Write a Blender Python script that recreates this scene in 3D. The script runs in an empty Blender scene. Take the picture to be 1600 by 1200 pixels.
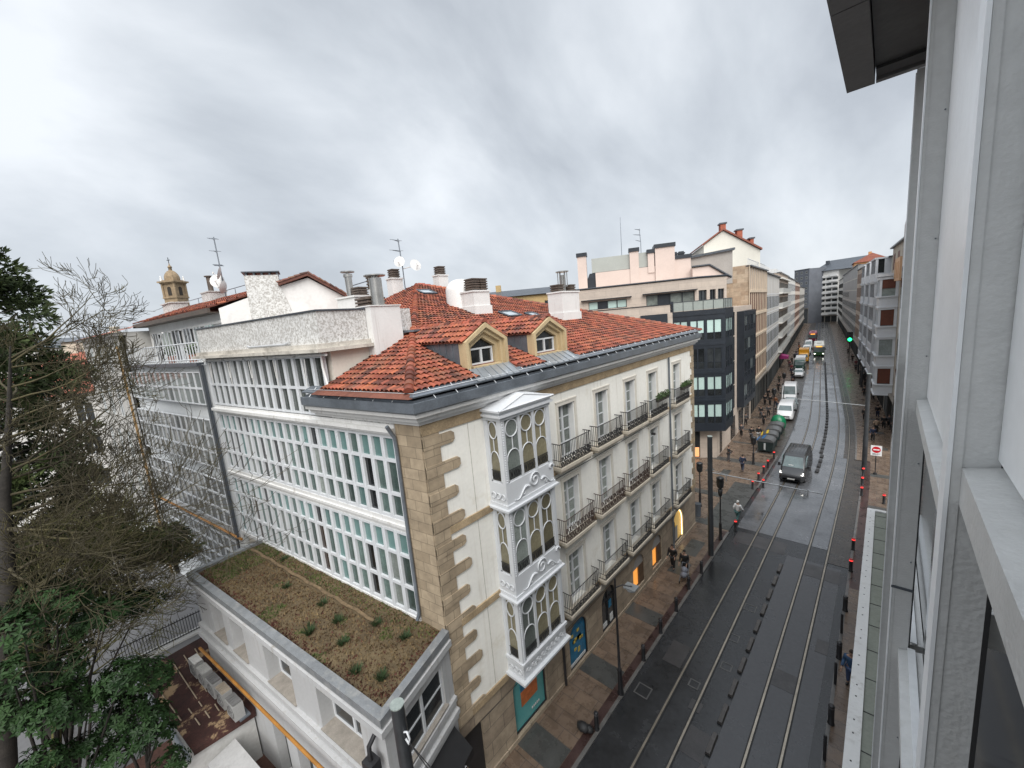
import bpy, bmesh, math, random
from mathutils import Vector, Matrix
random.seed(7)
R_=math.radians
SC=bpy.context.scene
COL=SC.collection
# ------------------------------------------------------------------ camera
def cam_matrix(yaw,pit,rol,loc):
    yaw,pit,rol=R_(yaw),R_(pit),R_(rol)
    cy,sy=math.cos(yaw),math.sin(yaw)
    f=Vector((-sy*math.cos(pit),cy*math.cos(pit),math.sin(pit)))
    r0=Vector((cy,sy,0)); u0=r0.cross(f)
    r=r0*math.cos(rol)+u0*math.sin(rol); u=-r0*math.sin(rol)+u0*math.cos(rol)
    M=Matrix((r,u,-f)).transposed().to_4x4(); M.translation=loc
    return M
cd=bpy.data.cameras.new('camera'); cam=bpy.data.objects.new('camera',cd); COL.objects.link(cam)
cd.sensor_fit='HORIZONTAL'; cd.sensor_width=36; cd.lens=622/1600*36
cd.clip_start=0.05; cd.clip_end=3000
cam.matrix_world=cam_matrix(43.622,-9.065,-5.1311,Vector((0,0,16)))
SC.camera=cam
# ------------------------------------------------------------------ world: overcast sky with cloud structure
W=bpy.data.worlds.new('World'); SC.world=W; W.use_nodes=True
SUN_EL,SUN_AZ=46,130          # elevation, compass azimuth from +Y towards +X
nt=W.node_tree; nt.nodes.clear()
def N(t,**k):
    n=nt.nodes.new(t)
    for a,b in k.items():
        if a=='inp':
            for i,v in b.items(): n.inputs[i].default_value=v
        else: setattr(n,a,b)
    return n
L=nt.links.new
out=N('ShaderNodeOutputWorld'); bg=N('ShaderNodeBackground'); bg.inputs[1].default_value=0.1
L(bg.outputs[0],out.inputs[0])
sky=N('ShaderNodeTexSky',sky_type='NISHITA',sun_disc=False,sun_elevation=R_(SUN_EL),sun_rotation=R_(SUN_AZ),air_density=1.0,dust_density=3.0)
tc=N('ShaderNodeTexCoord'); sep=N('ShaderNodeSeparateXYZ'); L(tc.outputs['Generated'],sep.inputs[0])
mx=N('ShaderNodeMath',operation='MAXIMUM',inp={1:0.0}); L(sep.outputs[2],mx.inputs[0])
ad=N('ShaderNodeMath',operation='ADD',inp={1:0.7}); L(mx.outputs[0],ad.inputs[0])
dx=N('ShaderNodeMath',operation='DIVIDE'); L(sep.outputs[0],dx.inputs[0]); L(ad.outputs[0],dx.inputs[1])
dy=N('ShaderNodeMath',operation='DIVIDE'); L(sep.outputs[1],dy.inputs[0]); L(ad.outputs[0],dy.inputs[1])
cmb=N('ShaderNodeCombineXYZ'); L(dx.outputs[0],cmb.inputs[0]); L(dy.outputs[0],cmb.inputs[1])
mp=N('ShaderNodeMapping'); mp.inputs['Rotation'].default_value=(0,0,R_(-38)); mp.inputs['Scale'].default_value=(1.0,0.62,1); L(cmb.outputs[0],mp.inputs[0])
n1=N('ShaderNodeTexNoise',inp={'Scale':3.4,'Detail':8.0,'Roughness':0.52,'Distortion':0.2}); L(mp.outputs[0],n1.inputs['Vector'])
n2=N('ShaderNodeTexNoise',inp={'Scale':1.5,'Detail':3.0,'Roughness':0.5}); L(mp.outputs[0],n2.inputs['Vector'])
mxn=N('ShaderNodeMath',operation='MULTIPLY_ADD',inp={1:0.55}); L(n1.outputs[0],mxn.inputs[0])
m2=N('ShaderNodeMath',operation='MULTIPLY',inp={1:0.45}); L(n2.outputs[0],m2.inputs[0]); L(m2.outputs[0],mxn.inputs[2])
cr=N('ShaderNodeValToRGB'); e=cr.color_ramp.elements
e[0].position=0.385; e[0].color=(0.345,0.374,0.413,1); e[1].position=0.615; e[1].color=(0.67,0.70,0.735,1)
k=e.new(0.49); k.color=(0.475,0.508,0.548,1)
L(mxn.outputs[0],cr.inputs[0])
# brighter, whiter low down near the skyline; bright high overhead out of the picture (overcast zenith)
hz=N('ShaderNodeMapRange',inp={1:0.0,2:0.34,3:1.0,4:0.0}); L(sep.outputs[2],hz.inputs[0])
hzm=N('ShaderNodeMath',operation='MULTIPLY',inp={1:0.38}); L(hz.outputs[0],hzm.inputs[0])
mix1=N('ShaderNodeMixRGB'); L(hzm.outputs[0],mix1.inputs[0]); L(cr.outputs[0],mix1.inputs[1]); mix1.inputs[2].default_value=(0.54,0.575,0.615,1)
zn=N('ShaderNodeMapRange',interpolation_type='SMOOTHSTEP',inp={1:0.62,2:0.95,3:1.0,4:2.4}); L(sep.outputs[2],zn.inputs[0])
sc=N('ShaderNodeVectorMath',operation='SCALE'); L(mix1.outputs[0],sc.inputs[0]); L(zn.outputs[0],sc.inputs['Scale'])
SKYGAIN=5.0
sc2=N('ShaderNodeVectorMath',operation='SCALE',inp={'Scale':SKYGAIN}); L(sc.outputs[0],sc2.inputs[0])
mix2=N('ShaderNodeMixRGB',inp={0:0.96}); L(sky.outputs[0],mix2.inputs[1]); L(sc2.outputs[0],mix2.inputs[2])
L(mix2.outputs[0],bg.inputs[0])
# ------------------------------------------------------------------ one soft sun behind the cloud
sd=bpy.data.lights.new('sun','SUN'); sun=bpy.data.objects.new('sun',sd); COL.objects.link(sun)
sd.energy=1.5; sd.angle=R_(55); sd.color=(1.0,0.965,0.91)
az,el=R_(SUN_AZ),R_(SUN_EL)
dv=Vector((math.sin(az)*math.cos(el),math.cos(az)*math.cos(el),math.sin(el)))
sun.rotation_euler=dv.to_track_quat('Z','Y').to_euler(); sun.location=dv*200
vs=SC.view_settings; vs.view_transform='Standard'; vs.look='None'; vs.gamma=1; vs.exposure=1.5
SC.cycles.max_bounces=6; SC.cycles.diffuse_bounces=3; SC.cycles.glossy_bounces=3; SC.cycles.transmission_bounces=4; SC.cycles.use_denoising=True
# ------------------------------------------------------------------ materials
MATS={}
def mat(name,col,rough=0.6,var=0.12,scale=1.0,metal=0.0,bump=0.0,bscale=30.0,spec=0.5,col2=None,stain=None,rvar=0.0,streak=False,attr=None,rand=0.0,detail=6.0,drip=None):
    if name in MATS: return MATS[name]
    m=bpy.data.materials.new(name); MATS[name]=m; m.use_nodes=True
    t=m.node_tree; b=t.nodes['Principled BSDF']; l=t.links.new
    def nn(ty,**k):
        n=t.nodes.new(ty)
        for a,v in k.items(): setattr(n,a,v)
        return n
    c1=Vector(col); c2=Vector(col2) if col2 else c1*(1+var); c1=c1 if col2 else c1*(1-var)
    tcn=nn('ShaderNodeTexCoord'); src=tcn.outputs['Object']
    mpn=nn('ShaderNodeMapping'); l(src,mpn.inputs[0])
    if streak: mpn.inputs['Scale'].default_value=(1,1,0.12)
    n=nn('ShaderNodeTexNoise'); n.inputs['Scale'].default_value=scale; n.inputs['Detail'].default_value=detail; n.inputs['Roughness'].default_value=0.62
    l(mpn.outputs[0],n.inputs['Vector'])
    r=nn('ShaderNodeValToRGB'); r.color_ramp.elements[0].position=0.33; r.color_ramp.elements[1].position=0.67
    r.color_ramp.elements[0].color=(*c1,1); r.color_ramp.elements[1].color=(*c2,1)
    l(n.outputs[0],r.inputs[0]); cur=r.outputs[0]
    # fine grain
    g=nn('ShaderNodeTexNoise'); g.inputs['Scale'].default_value=scale*14; g.inputs['Detail'].default_value=3; l(src,g.inputs['Vector'])
    gm=nn('ShaderNodeMapRange'); gm.inputs[1].default_value=0.3; gm.inputs[2].default_value=0.7; gm.inputs[3].default_value=1-var*0.6; gm.inputs[4].default_value=1+var*0.6
    l(g.outputs[0],gm.inputs[0])
    vm=nn('ShaderNodeVectorMath',operation='SCALE'); l(cur,vm.inputs[0]); l(gm.outputs[0],vm.inputs['Scale']); cur=vm.outputs[0]
    if stain:
        sc_,lo,hi,scol=stain
        s=nn('ShaderNodeTexNoise'); s.inputs['Scale'].default_value=sc_; s.inputs['Detail'].default_value=8; s.inputs['Roughness'].default_value=0.7
        l(src,s.inputs['Vector'])
        sr=nn('ShaderNodeMapRange'); sr.inputs[1].default_value=lo; sr.inputs[2].default_value=hi; l(s.outputs[0],sr.inputs[0])
        mxx=nn('ShaderNodeMixRGB'); l(sr.outputs[0],mxx.inputs[0]); l(cur,mxx.inputs[1]); mxx.inputs[2].default_value=(*scol,1); cur=mxx.outputs[0]
    if drip:   # rain streaks running down the face
        dm=nn('ShaderNodeMapping'); dm.inputs['Scale'].default_value=(5.5,5.5,0.22); l(src,dm.inputs[0])
        dn=nn('ShaderNodeTexNoise'); dn.inputs['Scale'].default_value=1.0; dn.inputs['Detail'].default_value=5; dn.inputs['Roughness'].default_value=0.6; l(dm.outputs[0],dn.inputs['Vector'])
        d2=nn('ShaderNodeTexNoise'); d2.inputs['Scale'].default_value=0.8; d2.inputs['Detail'].default_value=2; l(src,d2.inputs['Vector'])
        dr=nn('ShaderNodeMapRange'); dr.inputs[1].default_value=0.54; dr.inputs[2].default_value=0.80; l(dn.outputs[0],dr.inputs[0])
        dq=nn('ShaderNodeMapRange'); dq.inputs[1].default_value=0.38; dq.inputs[2].default_value=0.62; l(d2.outputs[0],dq.inputs[0])
        dp=nn('ShaderNodeMath',operation='MULTIPLY'); l(dr.outputs[0],dp.inputs[0]); l(dq.outputs[0],dp.inputs[1])
        dx_=nn('ShaderNodeMixRGB'); l(dp.outputs[0],dx_.inputs[0]); l(cur,dx_.inputs[1]); dx_.inputs[2].default_value=(*drip,1); cur=dx_.outputs[0]
    if attr:
        a=nn('ShaderNodeAttribute'); a.attribute_name=attr
        v2=nn('ShaderNodeMixRGB',blend_type='MULTIPLY'); v2.inputs[0].default_value=1; l(cur,v2.inputs[1]); l(a.outputs['Color'],v2.inputs[2]); cur=v2.outputs[0]
    if rand:
        oi=nn('ShaderNodeObjectInfo'); mr=nn('ShaderNodeMapRange'); mr.inputs[3].default_value=1-rand; mr.inputs[4].default_value=1+rand; l(oi.outputs['Random'],mr.inputs[0])
        v3=nn('ShaderNodeVectorMath',operation='SCALE'); l(cur,v3.inputs[0]); l(mr.outputs[0],v3.inputs['Scale']); cur=v3.outputs[0]
    l(cur,b.inputs['Base Color'])
    b.inputs['Roughness'].default_value=rough; b.inputs['Metallic'].default_value=metal; b.inputs['Specular IOR Level'].default_value=spec
    if rvar:
        q=nn('ShaderNodeMapRange'); q.inputs[1].default_value=0.35; q.inputs[2].default_value=0.65; q.inputs[3].default_value=max(0.02,rough-rvar); q.inputs[4].default_value=rough+rvar
        l(n.outputs[0],q.inputs[0]); l(q.outputs[0],b.inputs['Roughness'])
    if bump:
        bn=nn('ShaderNodeTexNoise'); bn.inputs['Scale'].default_value=bscale; bn.inputs['Detail'].default_value=4; l(src,bn.inputs['Vector'])
        bp=nn('ShaderNodeBump'); bp.inputs['Strength'].default_value=bump; bp.inputs['Distance'].default_value=0.02; l(bn.outputs[0],bp.inputs['Height']); l(bp.outputs[0],b.inputs['Normal'])
    return m
def emis(name,col,s):
    if name in MATS: return MATS[name]
    m=bpy.data.materials.new(name); MATS[name]=m; m.use_nodes=True; b=m.node_tree.nodes['Principled BSDF']
    b.inputs['Base Color'].default_value=(*col,1); b.inputs['Emission Color'].default_value=(*col,1); b.inputs['Emission Strength'].default_value=s
    return m
def brick(name,c1,c2,mortar,bw,bh,axis='XZ',rough=0.8,msize=0.012,var=0.25,squash=1.0):
    """stone courses / slabs laid by a brick texture in the object's own coordinates"""
    if name in MATS: return MATS[name]
    m=bpy.data.materials.new(name); MATS[name]=m; m.use_nodes=True
    t=m.node_tree; b=t.nodes['Principled BSDF']; l=t.links.new
    tcn=t.nodes.new('ShaderNodeTexCoord'); sp=t.nodes.new('ShaderNodeSeparateXYZ'); l(tcn.outputs['Object'],sp.inputs[0])
    cb=t.nodes.new('ShaderNodeCombineXYZ'); 
    if axis=='XZ':
        adn=t.nodes.new('ShaderNodeMath'); adn.operation='ADD'; l(sp.outputs[0],adn.inputs[0]); l(sp.outputs[1],adn.inputs[1])
        l(adn.outputs[0],cb.inputs[0]); l(sp.outputs[2],cb.inputs[1])
    else: l(sp.outputs[0],cb.inputs[0]); l(sp.outputs[1],cb.inputs[1])
    bt=t.nodes.new('ShaderNodeTexBrick'); l(cb.outputs[0],bt.inputs['Vector'])
    bt.inputs['Color1'].default_value=(*c1,1); bt.inputs['Color2'].default_value=(*c2,1); bt.inputs['Mortar'].default_value=(*mortar,1)
    bt.inputs['Scale'].default_value=1; bt.inputs['Mortar Size'].default_value=msize; bt.inputs['Brick Width'].default_value=bw; bt.inputs['Row Height'].default_value=bh; bt.inputs['Mortar Smooth'].default_value=0.3
    bt.offset=0.5
    n=t.nodes.new('ShaderNodeTexNoise'); n.inputs['Scale'].default_value=1.6; n.inputs['Detail'].default_value=8; n.inputs['Roughness'].default_value=0.7; l(tcn.outputs['Object'],n.inputs['Vector'])
    mr=t.nodes.new('ShaderNodeMapRange'); mr.inputs[1].default_value=0.3; mr.inputs[2].default_value=0.7; mr.inputs[3].default_value=1-var; mr.inputs[4].default_value=1+var; l(n.outputs[0],mr.inputs[0])
    v=t.nodes.new('ShaderNodeVectorMath'); v.operation='SCALE'; l(bt.outputs[0],v.inputs[0]); l(mr.outputs[0],v.inputs['Scale']); l(v.outputs[0],b.inputs['Base Color'])
    if isinstance(rough,tuple):
        q=t.nodes.new('ShaderNodeMapRange'); q.inputs[1].default_value=0.35; q.inputs[2].default_value=0.65; q.inputs[3].default_value=rough[0]; q.inputs[4].default_value=rough[1]; l(n.outputs[0],q.inputs[0]); l(q.outputs[0],b.inputs['Roughness'])
    else: b.inputs['Roughness'].default_value=rough
    bp=t.nodes.new('ShaderNodeBump'); bp.inputs['Strength'].default_value=0.25; bp.inputs['Distance'].default_value=0.02; l(bt.outputs['Fac'],bp.inputs['Height']); bp.invert=True; l(bp.outputs[0],b.inputs['Normal'])
    return m
STUCCO=mat('cream_stucco',(0.83,0.82,0.77),0.85,0.05,0.5,stain=(0.55,0.56,0.8,(0.60,0.55,0.44)),drip=(0.56,0.52,0.44),bump=0.08,bscale=25)
STONE=brick('sandstone_blocks',(0.40,0.32,0.225),(0.285,0.225,0.155),(0.20,0.16,0.11),0.62,0.34,rough=0.85,var=0.3)
STONEP=mat('sandstone_plain',(0.33,0.25,0.155),0.85,0.3,1.3,bump=0.4)
GFSTONE=brick('ground_floor_stone',(0.33,0.27,0.20),(0.25,0.20,0.15),(0.12,0.10,0.08),1.3,0.62,rough=0.75,var=0.35)
WHITE=mat('white_paint',(0.66,0.66,0.65),0.5,0.04,1.2,stain=(1.3,0.58,0.85,(0.50,0.48,0.45)),drip=(0.36,0.34,0.31))
WHITEW=mat('white_joinery',(0.60,0.62,0.645),0.4,0.03,2.0)
PEEL=mat('peeling_white_paint',(0.60,0.60,0.59),0.85,0.10,2.0,stain=(13.0,0.47,0.56,(0.36,0.345,0.325)),bump=0.5,bscale=14)
CREAM=mat('cream_render',(0.66,0.62,0.55),0.85,0.06,0.8,drip=(0.42,0.38,0.32))
GREYR=mat('grey_render',(0.45,0.45,0.44),0.8,0.10,0.7,stain=(0.9,0.55,0.8,(0.30,0.28,0.26)))
ANNEXW=mat('pale_grey_paint',(0.42,0.425,0.43),0.7,0.06,0.8,stain=(1.2,0.6,0.85,(0.34,0.31,0.27)),drip=(0.28,0.26,0.23))
ZINC=mat('zinc_sheet',(0.15,0.17,0.195),0.38,0.18,1.5,metal=0.35,rvar=0.1)
ZINCD=mat('dark_zinc',(0.075,0.085,0.10),0.4,0.18,1.5,metal=0.3)
ZINCL=mat('pale_zinc',(0.34,0.37,0.40),0.3,0.12,2.0,metal=0.5)
OCHRE=mat('ochre_timber',(0.46,0.36,0.215),0.6,0.15,2.5,streak=True)
TILE=mat('clay_tile',(0.25,0.066,0.036),0.72,0.22,3.0,attr='tile_tint',bump=0.15,bscale=40,stain=(0.9,0.50,0.70,(0.105,0.062,0.046)))
TILEU=mat('tile_bed',(0.14,0.05,0.032),0.9,0.3,2.0)
IRON=mat('black_iron',(0.018,0.018,0.02),0.45,0.2,4)
IRONB=mat('brown_iron',(0.055,0.032,0.026),0.5,0.25,4)
STEEL=mat('stainless_flue',(0.42,0.41,0.39),0.28,0.12,3,metal=0.9)
BROWNL=mat('brown_louvre',(0.085,0.065,0.052),0.6,0.25,4)
ALU=mat('weathered_aluminium',(0.57,0.575,0.565),0.38,0.08,0.9,metal=0.1,streak=True,rvar=0.08,bump=0.2,bscale=60,drip=(0.43,0.42,0.395))
ALUL=mat('pale_aluminium',(0.86,0.88,0.89),0.4,0.05,1.2,metal=0.15)
SOFFIT=mat('dark_soffit',(0.06,0.06,0.06),0.6,0.2,1.0)
RUBBER=mat('black_rubber',(0.02,0.02,0.021),0.6,0.2,4)
def glass(name,col,rough=0.06,var=0.35,spec=0.6,rand=0.5,scale=0.9):
    return mat(name,col,rough,var,scale,spec=spec,rand=rand)
GL=glass('window_glass',(0.075,0.085,0.085))
GLD=glass('dark_glass',(0.022,0.025,0.027))
GLT=glass('teal_blind_glass',(0.115,0.20,0.193),0.1,0.10,0.4,0.22,0.4)
GLC=glass('curtained_glass',(0.20,0.225,0.21),0.12,0.3,0.5,0.4,1.4)
GLB=glass('pale_blind_glass',(0.42,0.55,0.52),0.12,0.06,0.4,0.12)
FGL=mat('far_window_glass',(0.055,0.06,0.062),0.8,0.3,0.6,spec=0.05,rand=0.6)
GLM=glass('mirror_glass',(0.20,0.23,0.225),0.08,0.25,0.7,0.35,0.5)
GLY=glass('straw_glass',(0.21,0.19,0.125),0.1,0.25,0.5,0.3,0.8)
ORANGEL=emis('lit_shop_window',(0.9,0.36,0.07),0.30)
YELLOWL=emis('lit_arch_window',(0.42,0.27,0.08),0.22)
NEON=emis('neon_tube',(1.0,0.78,0.40),1.1)
HEADL=emis('headlamp_glow',(1.0,0.97,0.9),2.0)
REDL=emis('red_bollard_lamp',(1.0,0.05,0.045),0.55)
GREENL=emis('green_signal_lamp',(0.02,1.0,0.25),1.6)
# ------------------------------------------------------------------ mesh builder
class MB:
    def __init__(s): s.v=[];s.f=[];s.m=[];s.sm=[];s.mi=0;s.s=False;s.X=None;s.tint=None;s.tc=[]
    def add(s,vs,fs,sm=None):
        o=len(s.v)
        if s.X is not None: vs=[tuple(s.X@Vector(p)) for p in vs]
        s.v+=[tuple(p) for p in vs]
        for f in fs: s.f.append(tuple(i+o for i in f)); s.m.append(s.mi); s.sm.append(s.s if sm is None else sm); s.tc.append(s.tint)
        return s
    def box(s,x0,x1,y0,y1,z0,z1):
        if x0>x1:x0,x1=x1,x0
        if y0>y1:y0,y1=y1,y0
        if z0>z1:z0,z1=z1,z0
        return s.add([(x0,y0,z0),(x1,y0,z0),(x1,y1,z0),(x0,y1,z0),(x0,y0,z1),(x1,y0,z1),(x1,y1,z1),(x0,y1,z1)],
          [(0,3,2,1),(4,5,6,7),(0,1,5,4),(1,2,6,5),(2,3,7,6),(3,0,4,7)],False)
    def quad(s,*p): return s.add(p,[tuple(range(len(p)))],False)
    def prism(s,poly,lo,hi,axis='z'):
        """extrude a 2-D outline (counter-clockwise) between lo and hi along an axis"""
        n=len(poly)
        def P(a,b,h): return {'z':(a,b,h),'y':(a,h,b),'x':(h,a,b)}[axis]
        vs=[P(a,b,lo) for a,b in poly]+[P(a,b,hi) for a,b in poly]
        fs=[tuple(range(n-1,-1,-1)),tuple(range(n,2*n))]+[(i,(i+1)%n,n+(i+1)%n,n+i) for i in range(n)]
        if axis=='y': fs=[tuple(reversed(f)) for f in fs]
        return s.add(vs,fs,False)
    def tube(s,pts,r,n=8,cap=True,sm=True):
        pts=[Vector(p) for p in pts]; rs=r if isinstance(r,(list,tuple)) else [r]*len(pts)
        vs=[];fs=[];prev=None
        for i,p in enumerate(pts):
            d=(pts[min(i+1,len(pts)-1)]-pts[max(i-1,0)])
            if d.length<1e-9: d=Vector((0,0,1))
            d.normalize()
            if prev is None:
                a=Vector((0,0,1)) if abs(d.z)<0.9 else Vector((1,0,0))
                prev=d.cross(a).normalized()
            a=(prev-d*prev.dot(d)); a=a.normalized() if a.length>1e-6 else d.orthogonal().normalized(); prev=a
            b=d.cross(a)
            for k in range(n):
                t=2*math.pi*k/n; vs.append(tuple(p+(a*math.cos(t)+b*math.sin(t))*rs[i]))
        for i in range(len(pts)-1):
            for k in range(n):
                q=(k+1)%n; fs.append((i*n+k,i*n+q,(i+1)*n+q,(i+1)*n+k))
        s.add(vs,fs,sm)
        if cap and n>3:
            o=len(pts)-1
            s.add(vs[:n],[tuple(range(n-1,-1,-1))],False); s.add(vs[o*n:],[tuple(range(n))],False)
        return s
    def cyl(s,x,y,z0,z1,r,n=12,r2=None): return s.tube([(x,y,z0),(x,y,z1)],[r,r if r2 is None else r2],n)
    def lathe(s,prof,cx=0,cy=0,n=16,sm=True):
        vs=[];fs=[]
        for r,z in prof:
            for k in range(n):
                t=2*math.pi*k/n; vs.append((cx+r*math.cos(t),cy+r*math.sin(t),z))
        for i in range(len(prof)-1):
            for k in range(n):
                q=(k+1)%n; fs.append((i*n+k,i*n+q,(i+1)*n+q,(i+1)*n+k))
        s.add(vs,fs,sm); s.add(vs[-n:],[tuple(range(n))],False); s.add(vs[:n],[tuple(range(n-1,-1,-1))],False)
        return s
    def ell(s,cx,cy,cz,a,b,c,n=10,m=6):
        vs=[];fs=[]
        for i in range(m+1):
            ph=-math.pi/2+math.pi*i/m
            for k in range(n):
                t=2*math.pi*k/n; vs.append((cx+a*math.cos(ph)*math.cos(t),cy+b*math.cos(ph)*math.sin(t),cz+c*math.sin(ph)))
        for i in range(m):
            for k in range(n):
                q=(k+1)%n; fs.append((i*n+k,i*n+q,(i+1)*n+q,(i+1)*n+k))
        return s.add(vs,fs,True)
    def wall(s,x0,x1,z0,z1,ops,depth=0.22,y=0.0):
        """front skin at y with real openings (x0,x1,z0,z1) and their reveals going in to y+depth"""
        xs=sorted({x0,x1,*[min(max(o[i],x0),x1) for o in ops for i in (0,1)]}); zs=sorted({z0,z1,*[min(max(o[i],z0),z1) for o in ops for i in (2,3)]})
        for zi in range(len(zs)-1):
            run=None
            for xi in range(len(xs)-1):
                cx=(xs[xi]+xs[xi+1])/2; cz=(zs[zi]+zs[zi+1])/2
                hole=any(o[0]<cx<o[1] and o[2]<cz<o[3] for o in ops)
                if not hole:
                    if run is None: run=xs[xi]
                if hole and run is not None:
                    s.quad((run,y,zs[zi]),(xs[xi],y,zs[zi]),(xs[xi],y,zs[zi+1]),(run,y,zs[zi+1])); run=None
            if run is not None: s.quad((run,y,zs[zi]),(x1,y,zs[zi]),(x1,y,zs[zi+1]),(run,y,zs[zi+1]))
        d=y+depth
        for a,b,c,e in ops:
            s.quad((a,y,c),(a,d,c),(a,d,e),(a,y,e)); s.quad((b,d,c),(b,y,c),(b,y,e),(b,d,e))
            s.quad((a,d,c),(a,y,c),(b,y,c),(b,d,c)); s.quad((a,y,e),(a,d,e),(b,d,e),(b,y,e))
        return s
    def build(s,name,mats,parent=None,loc=(0,0,0),rz=0.0):
        me=bpy.data.meshes.new(name); me.from_pydata(s.v,[],s.f)
        if not isinstance(mats,(list,tuple)): mats=[mats]
        for m in mats: me.materials.append(m)
        me.polygons.foreach_set('material_index',s.m); me.polygons.foreach_set('use_smooth',s.sm)
        if any(t is not None for t in s.tc):
            at=me.color_attributes.new('tile_tint','FLOAT_COLOR','CORNER'); buf=[]
            for f,t in zip(s.f,s.tc):
                t=t or (1,1,1)
                for _ in f: buf+= [t[0],t[1],t[2],1.0]
            at.data.foreach_set('color',buf)
        me.update()
        o=bpy.data.objects.new(name,me); COL.objects.link(o); o.location=loc; o.rotation_euler=(0,0,rz)
        if parent: o.parent=parent
        return o
def tag(o,label=None,cat=None,group=None,kind=None):
    for k,v in (('label',label),('category',cat),('group',group),('kind',kind)):
        if v: o[k]=v
    return o
def thing(name,label,cat,loc=(0,0,0),rz=0.0,group=None):
    o=bpy.data.objects.new(name,None); COL.objects.link(o); o.location=loc; o.rotation_euler=(0,0,rz); o.empty_display_size=0.3
    return tag(o,label,cat,group)
def inst(src,parent,loc=(0,0,0),rz=0.0):
    """copy of a part and of its sub-parts, placed on parent"""
    c=src.copy(); COL.objects.link(c); c.parent=parent; c.location=loc; c.rotation_euler=(0,0,rz)
    for ch in src.children:
        d=ch.copy(); COL.objects.link(d); d.parent=c
    return c
def dup(root,loc,rz,label,group=None):
    r=root.copy(); COL.objects.link(r); r.location=loc; r.rotation_euler=(0,0,rz); r['label']=label
    if group: r['group']=group
    for ch in root.children:
        c=ch.copy(); COL.objects.link(c); c.parent=r
        for g in ch.children:
            d=g.copy(); COL.objects.link(d); d.parent=c
    return r
def shift(y):
    """how far the street has bent to the left at distance y"""
    if y<40: return 0.0
    if y<68: return -0.0955*(y-40)**2/56
    return -0.0955*(y-54)
def strip(mb,x0,x1,y0,y1,z,step=4.0,z2=None):
    y=y0; z2=z if z2 is None else z2
    while y<y1-1e-6:
        q=min(y+step,y1); a,b=shift(y),shift(q)
        mb.quad((x0+a,y,z),(x1+a,y,z2),(x1+b,q,z2),(x0+b,q,z)); y=q
    return mb
# ================================================================== SETTING
ASPH=mat('wet_asphalt',(0.023,0.024,0.026),0.22,0.30,0.35,rvar=0.15,bump=0.12,bscale=60,spec=0.55)
SLAB=mat('wet_track_slab',(0.070,0.071,0.076),0.33,0.14,0.5,rvar=0.10,bump=0.1,bscale=70,spec=0.5)
ASPH2=mat('wet_asphalt_far_sheen',(0.092,0.095,0.101),0.16,0.36,0.45,rvar=0.12,bump=0.05,bscale=4,spec=1.0)  # same wet asphalt, paler: part of the sky sheen is put into its colour
SETTS=brick('wet_setts',(0.062,0.052,0.044),(0.045,0.040,0.036),(0.03,0.028,0.026),0.34,0.22,'XY',(0.18,0.5),0.02)
PAVE=brick('wet_paving',(0.150,0.108,0.078),(0.115,0.084,0.063),(0.045,0.038,0.034),0.9,0.6,'XY',(0.14,0.45),0.012,var=0.3)
PAVEG=mat('grey_paving_band',(0.060,0.061,0.058),0.3,0.2,1.0,rvar=0.1)
KERBRED=mat('red_kerb_paving',(0.046,0.026,0.023),0.32,0.35,1.2,rvar=0.12)
KERB=mat('granite_kerb',(0.115,0.11,0.105),0.35,0.2,2.0,rvar=0.1)
RAIL=mat('tram_rail_steel',(0.33,0.29,0.235),0.3,0.2,1.5,metal=0.8)
GROOVE=mat('rail_groove',(0.012,0.012,0.012),0.6,0.2,2)
GROUND=mat('far_ground',(0.10,0.098,0.094),0.7,0.2,0.05)
YARD=mat('pale_yard_paving',(0.13,0.13,0.135),0.35,0.15,0.3,rvar=0.12)
g=MB().quad((-1500,-1500,-0.14),(1500,-1500,-0.14),(1500,2500,-0.14),(-1500,2500,-0.14)).build('ground',GROUND); tag(g,'flat city ground under everything','ground',kind='structure')
m=MB(); strip(m,-7.5,-0.95,-6,42,0.0); strip(m,-9.4,-1.5,42,330,0.0)
tag(m.build('road',ASPH),'wet dark asphalt street with two tram tracks','road',kind='structure')
m=MB(); strip(m,-7.2,-1.7,29.5,300,0.012); tag(m.build('far_road_surface',ASPH2),'wet shining stretch of the street beyond the crossing, sheen partly in its paler colour','road',kind='structure')
m=MB(); strip(m,-1.95,-0.95,28,48,0.016); strip(m,-2.4,-1.5,48,300,0.016); strip(m,-9.4,-7.3,43,300,0.016)
tag(m.build('sett_margin',SETTS),'brownish setts along both edges of the street','paving',kind='structure')
m=MB(); strip(m,-3.92,-1.32,-4,27.6,0.010); tag(m.build('track_slab',SLAB),'smooth grey slab under the nearer tram track','track bed',kind='structure')
m=MB(); m.box(-3.0,-2.05,17.1,18.1,0.012,0.018); m.box(-1.75,-1.3,20.1,21.0,0.012,0.018); m.box(-3.05,-1.3,26.0,27.3,0.012,0.018); m.box(-6.9,-6.1,15.6,17.0,0.002,0.01); m.box(-5.2,-4.75,14.0,14.5,0.002,0.014)
m.box(-7.0,-4.1,27.5,29.0,0.002,0.008); m.box(-4.9,-4.1,12.2,13.4,0.002,0.008)
tag(m.build('road_patches',mat('road_patch',(0.045,0.042,0.042),0.34,0.3,1.5)),'darker repair patches in the asphalt','patch',kind='structure')
m=MB()
for x,y,w in ((-5.35,15.2,.42),(-4.75,18.8,.5),(-4.6,21.4,.55),(-6.9,13.6,.6),(-4.55,16.9,.45)):
    for a,b,c,d in ((-w/2,w/2,-w/2,-w/2+.05),(-w/2,w/2,w/2-.05,w/2),(-w/2,-w/2+.05,-w/2+.05,w/2-.05),(w/2-.05,w/2,-w/2+.05,w/2-.05)): m.box(x+a,x+b,y+c,y+d,.002,.012)
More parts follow.
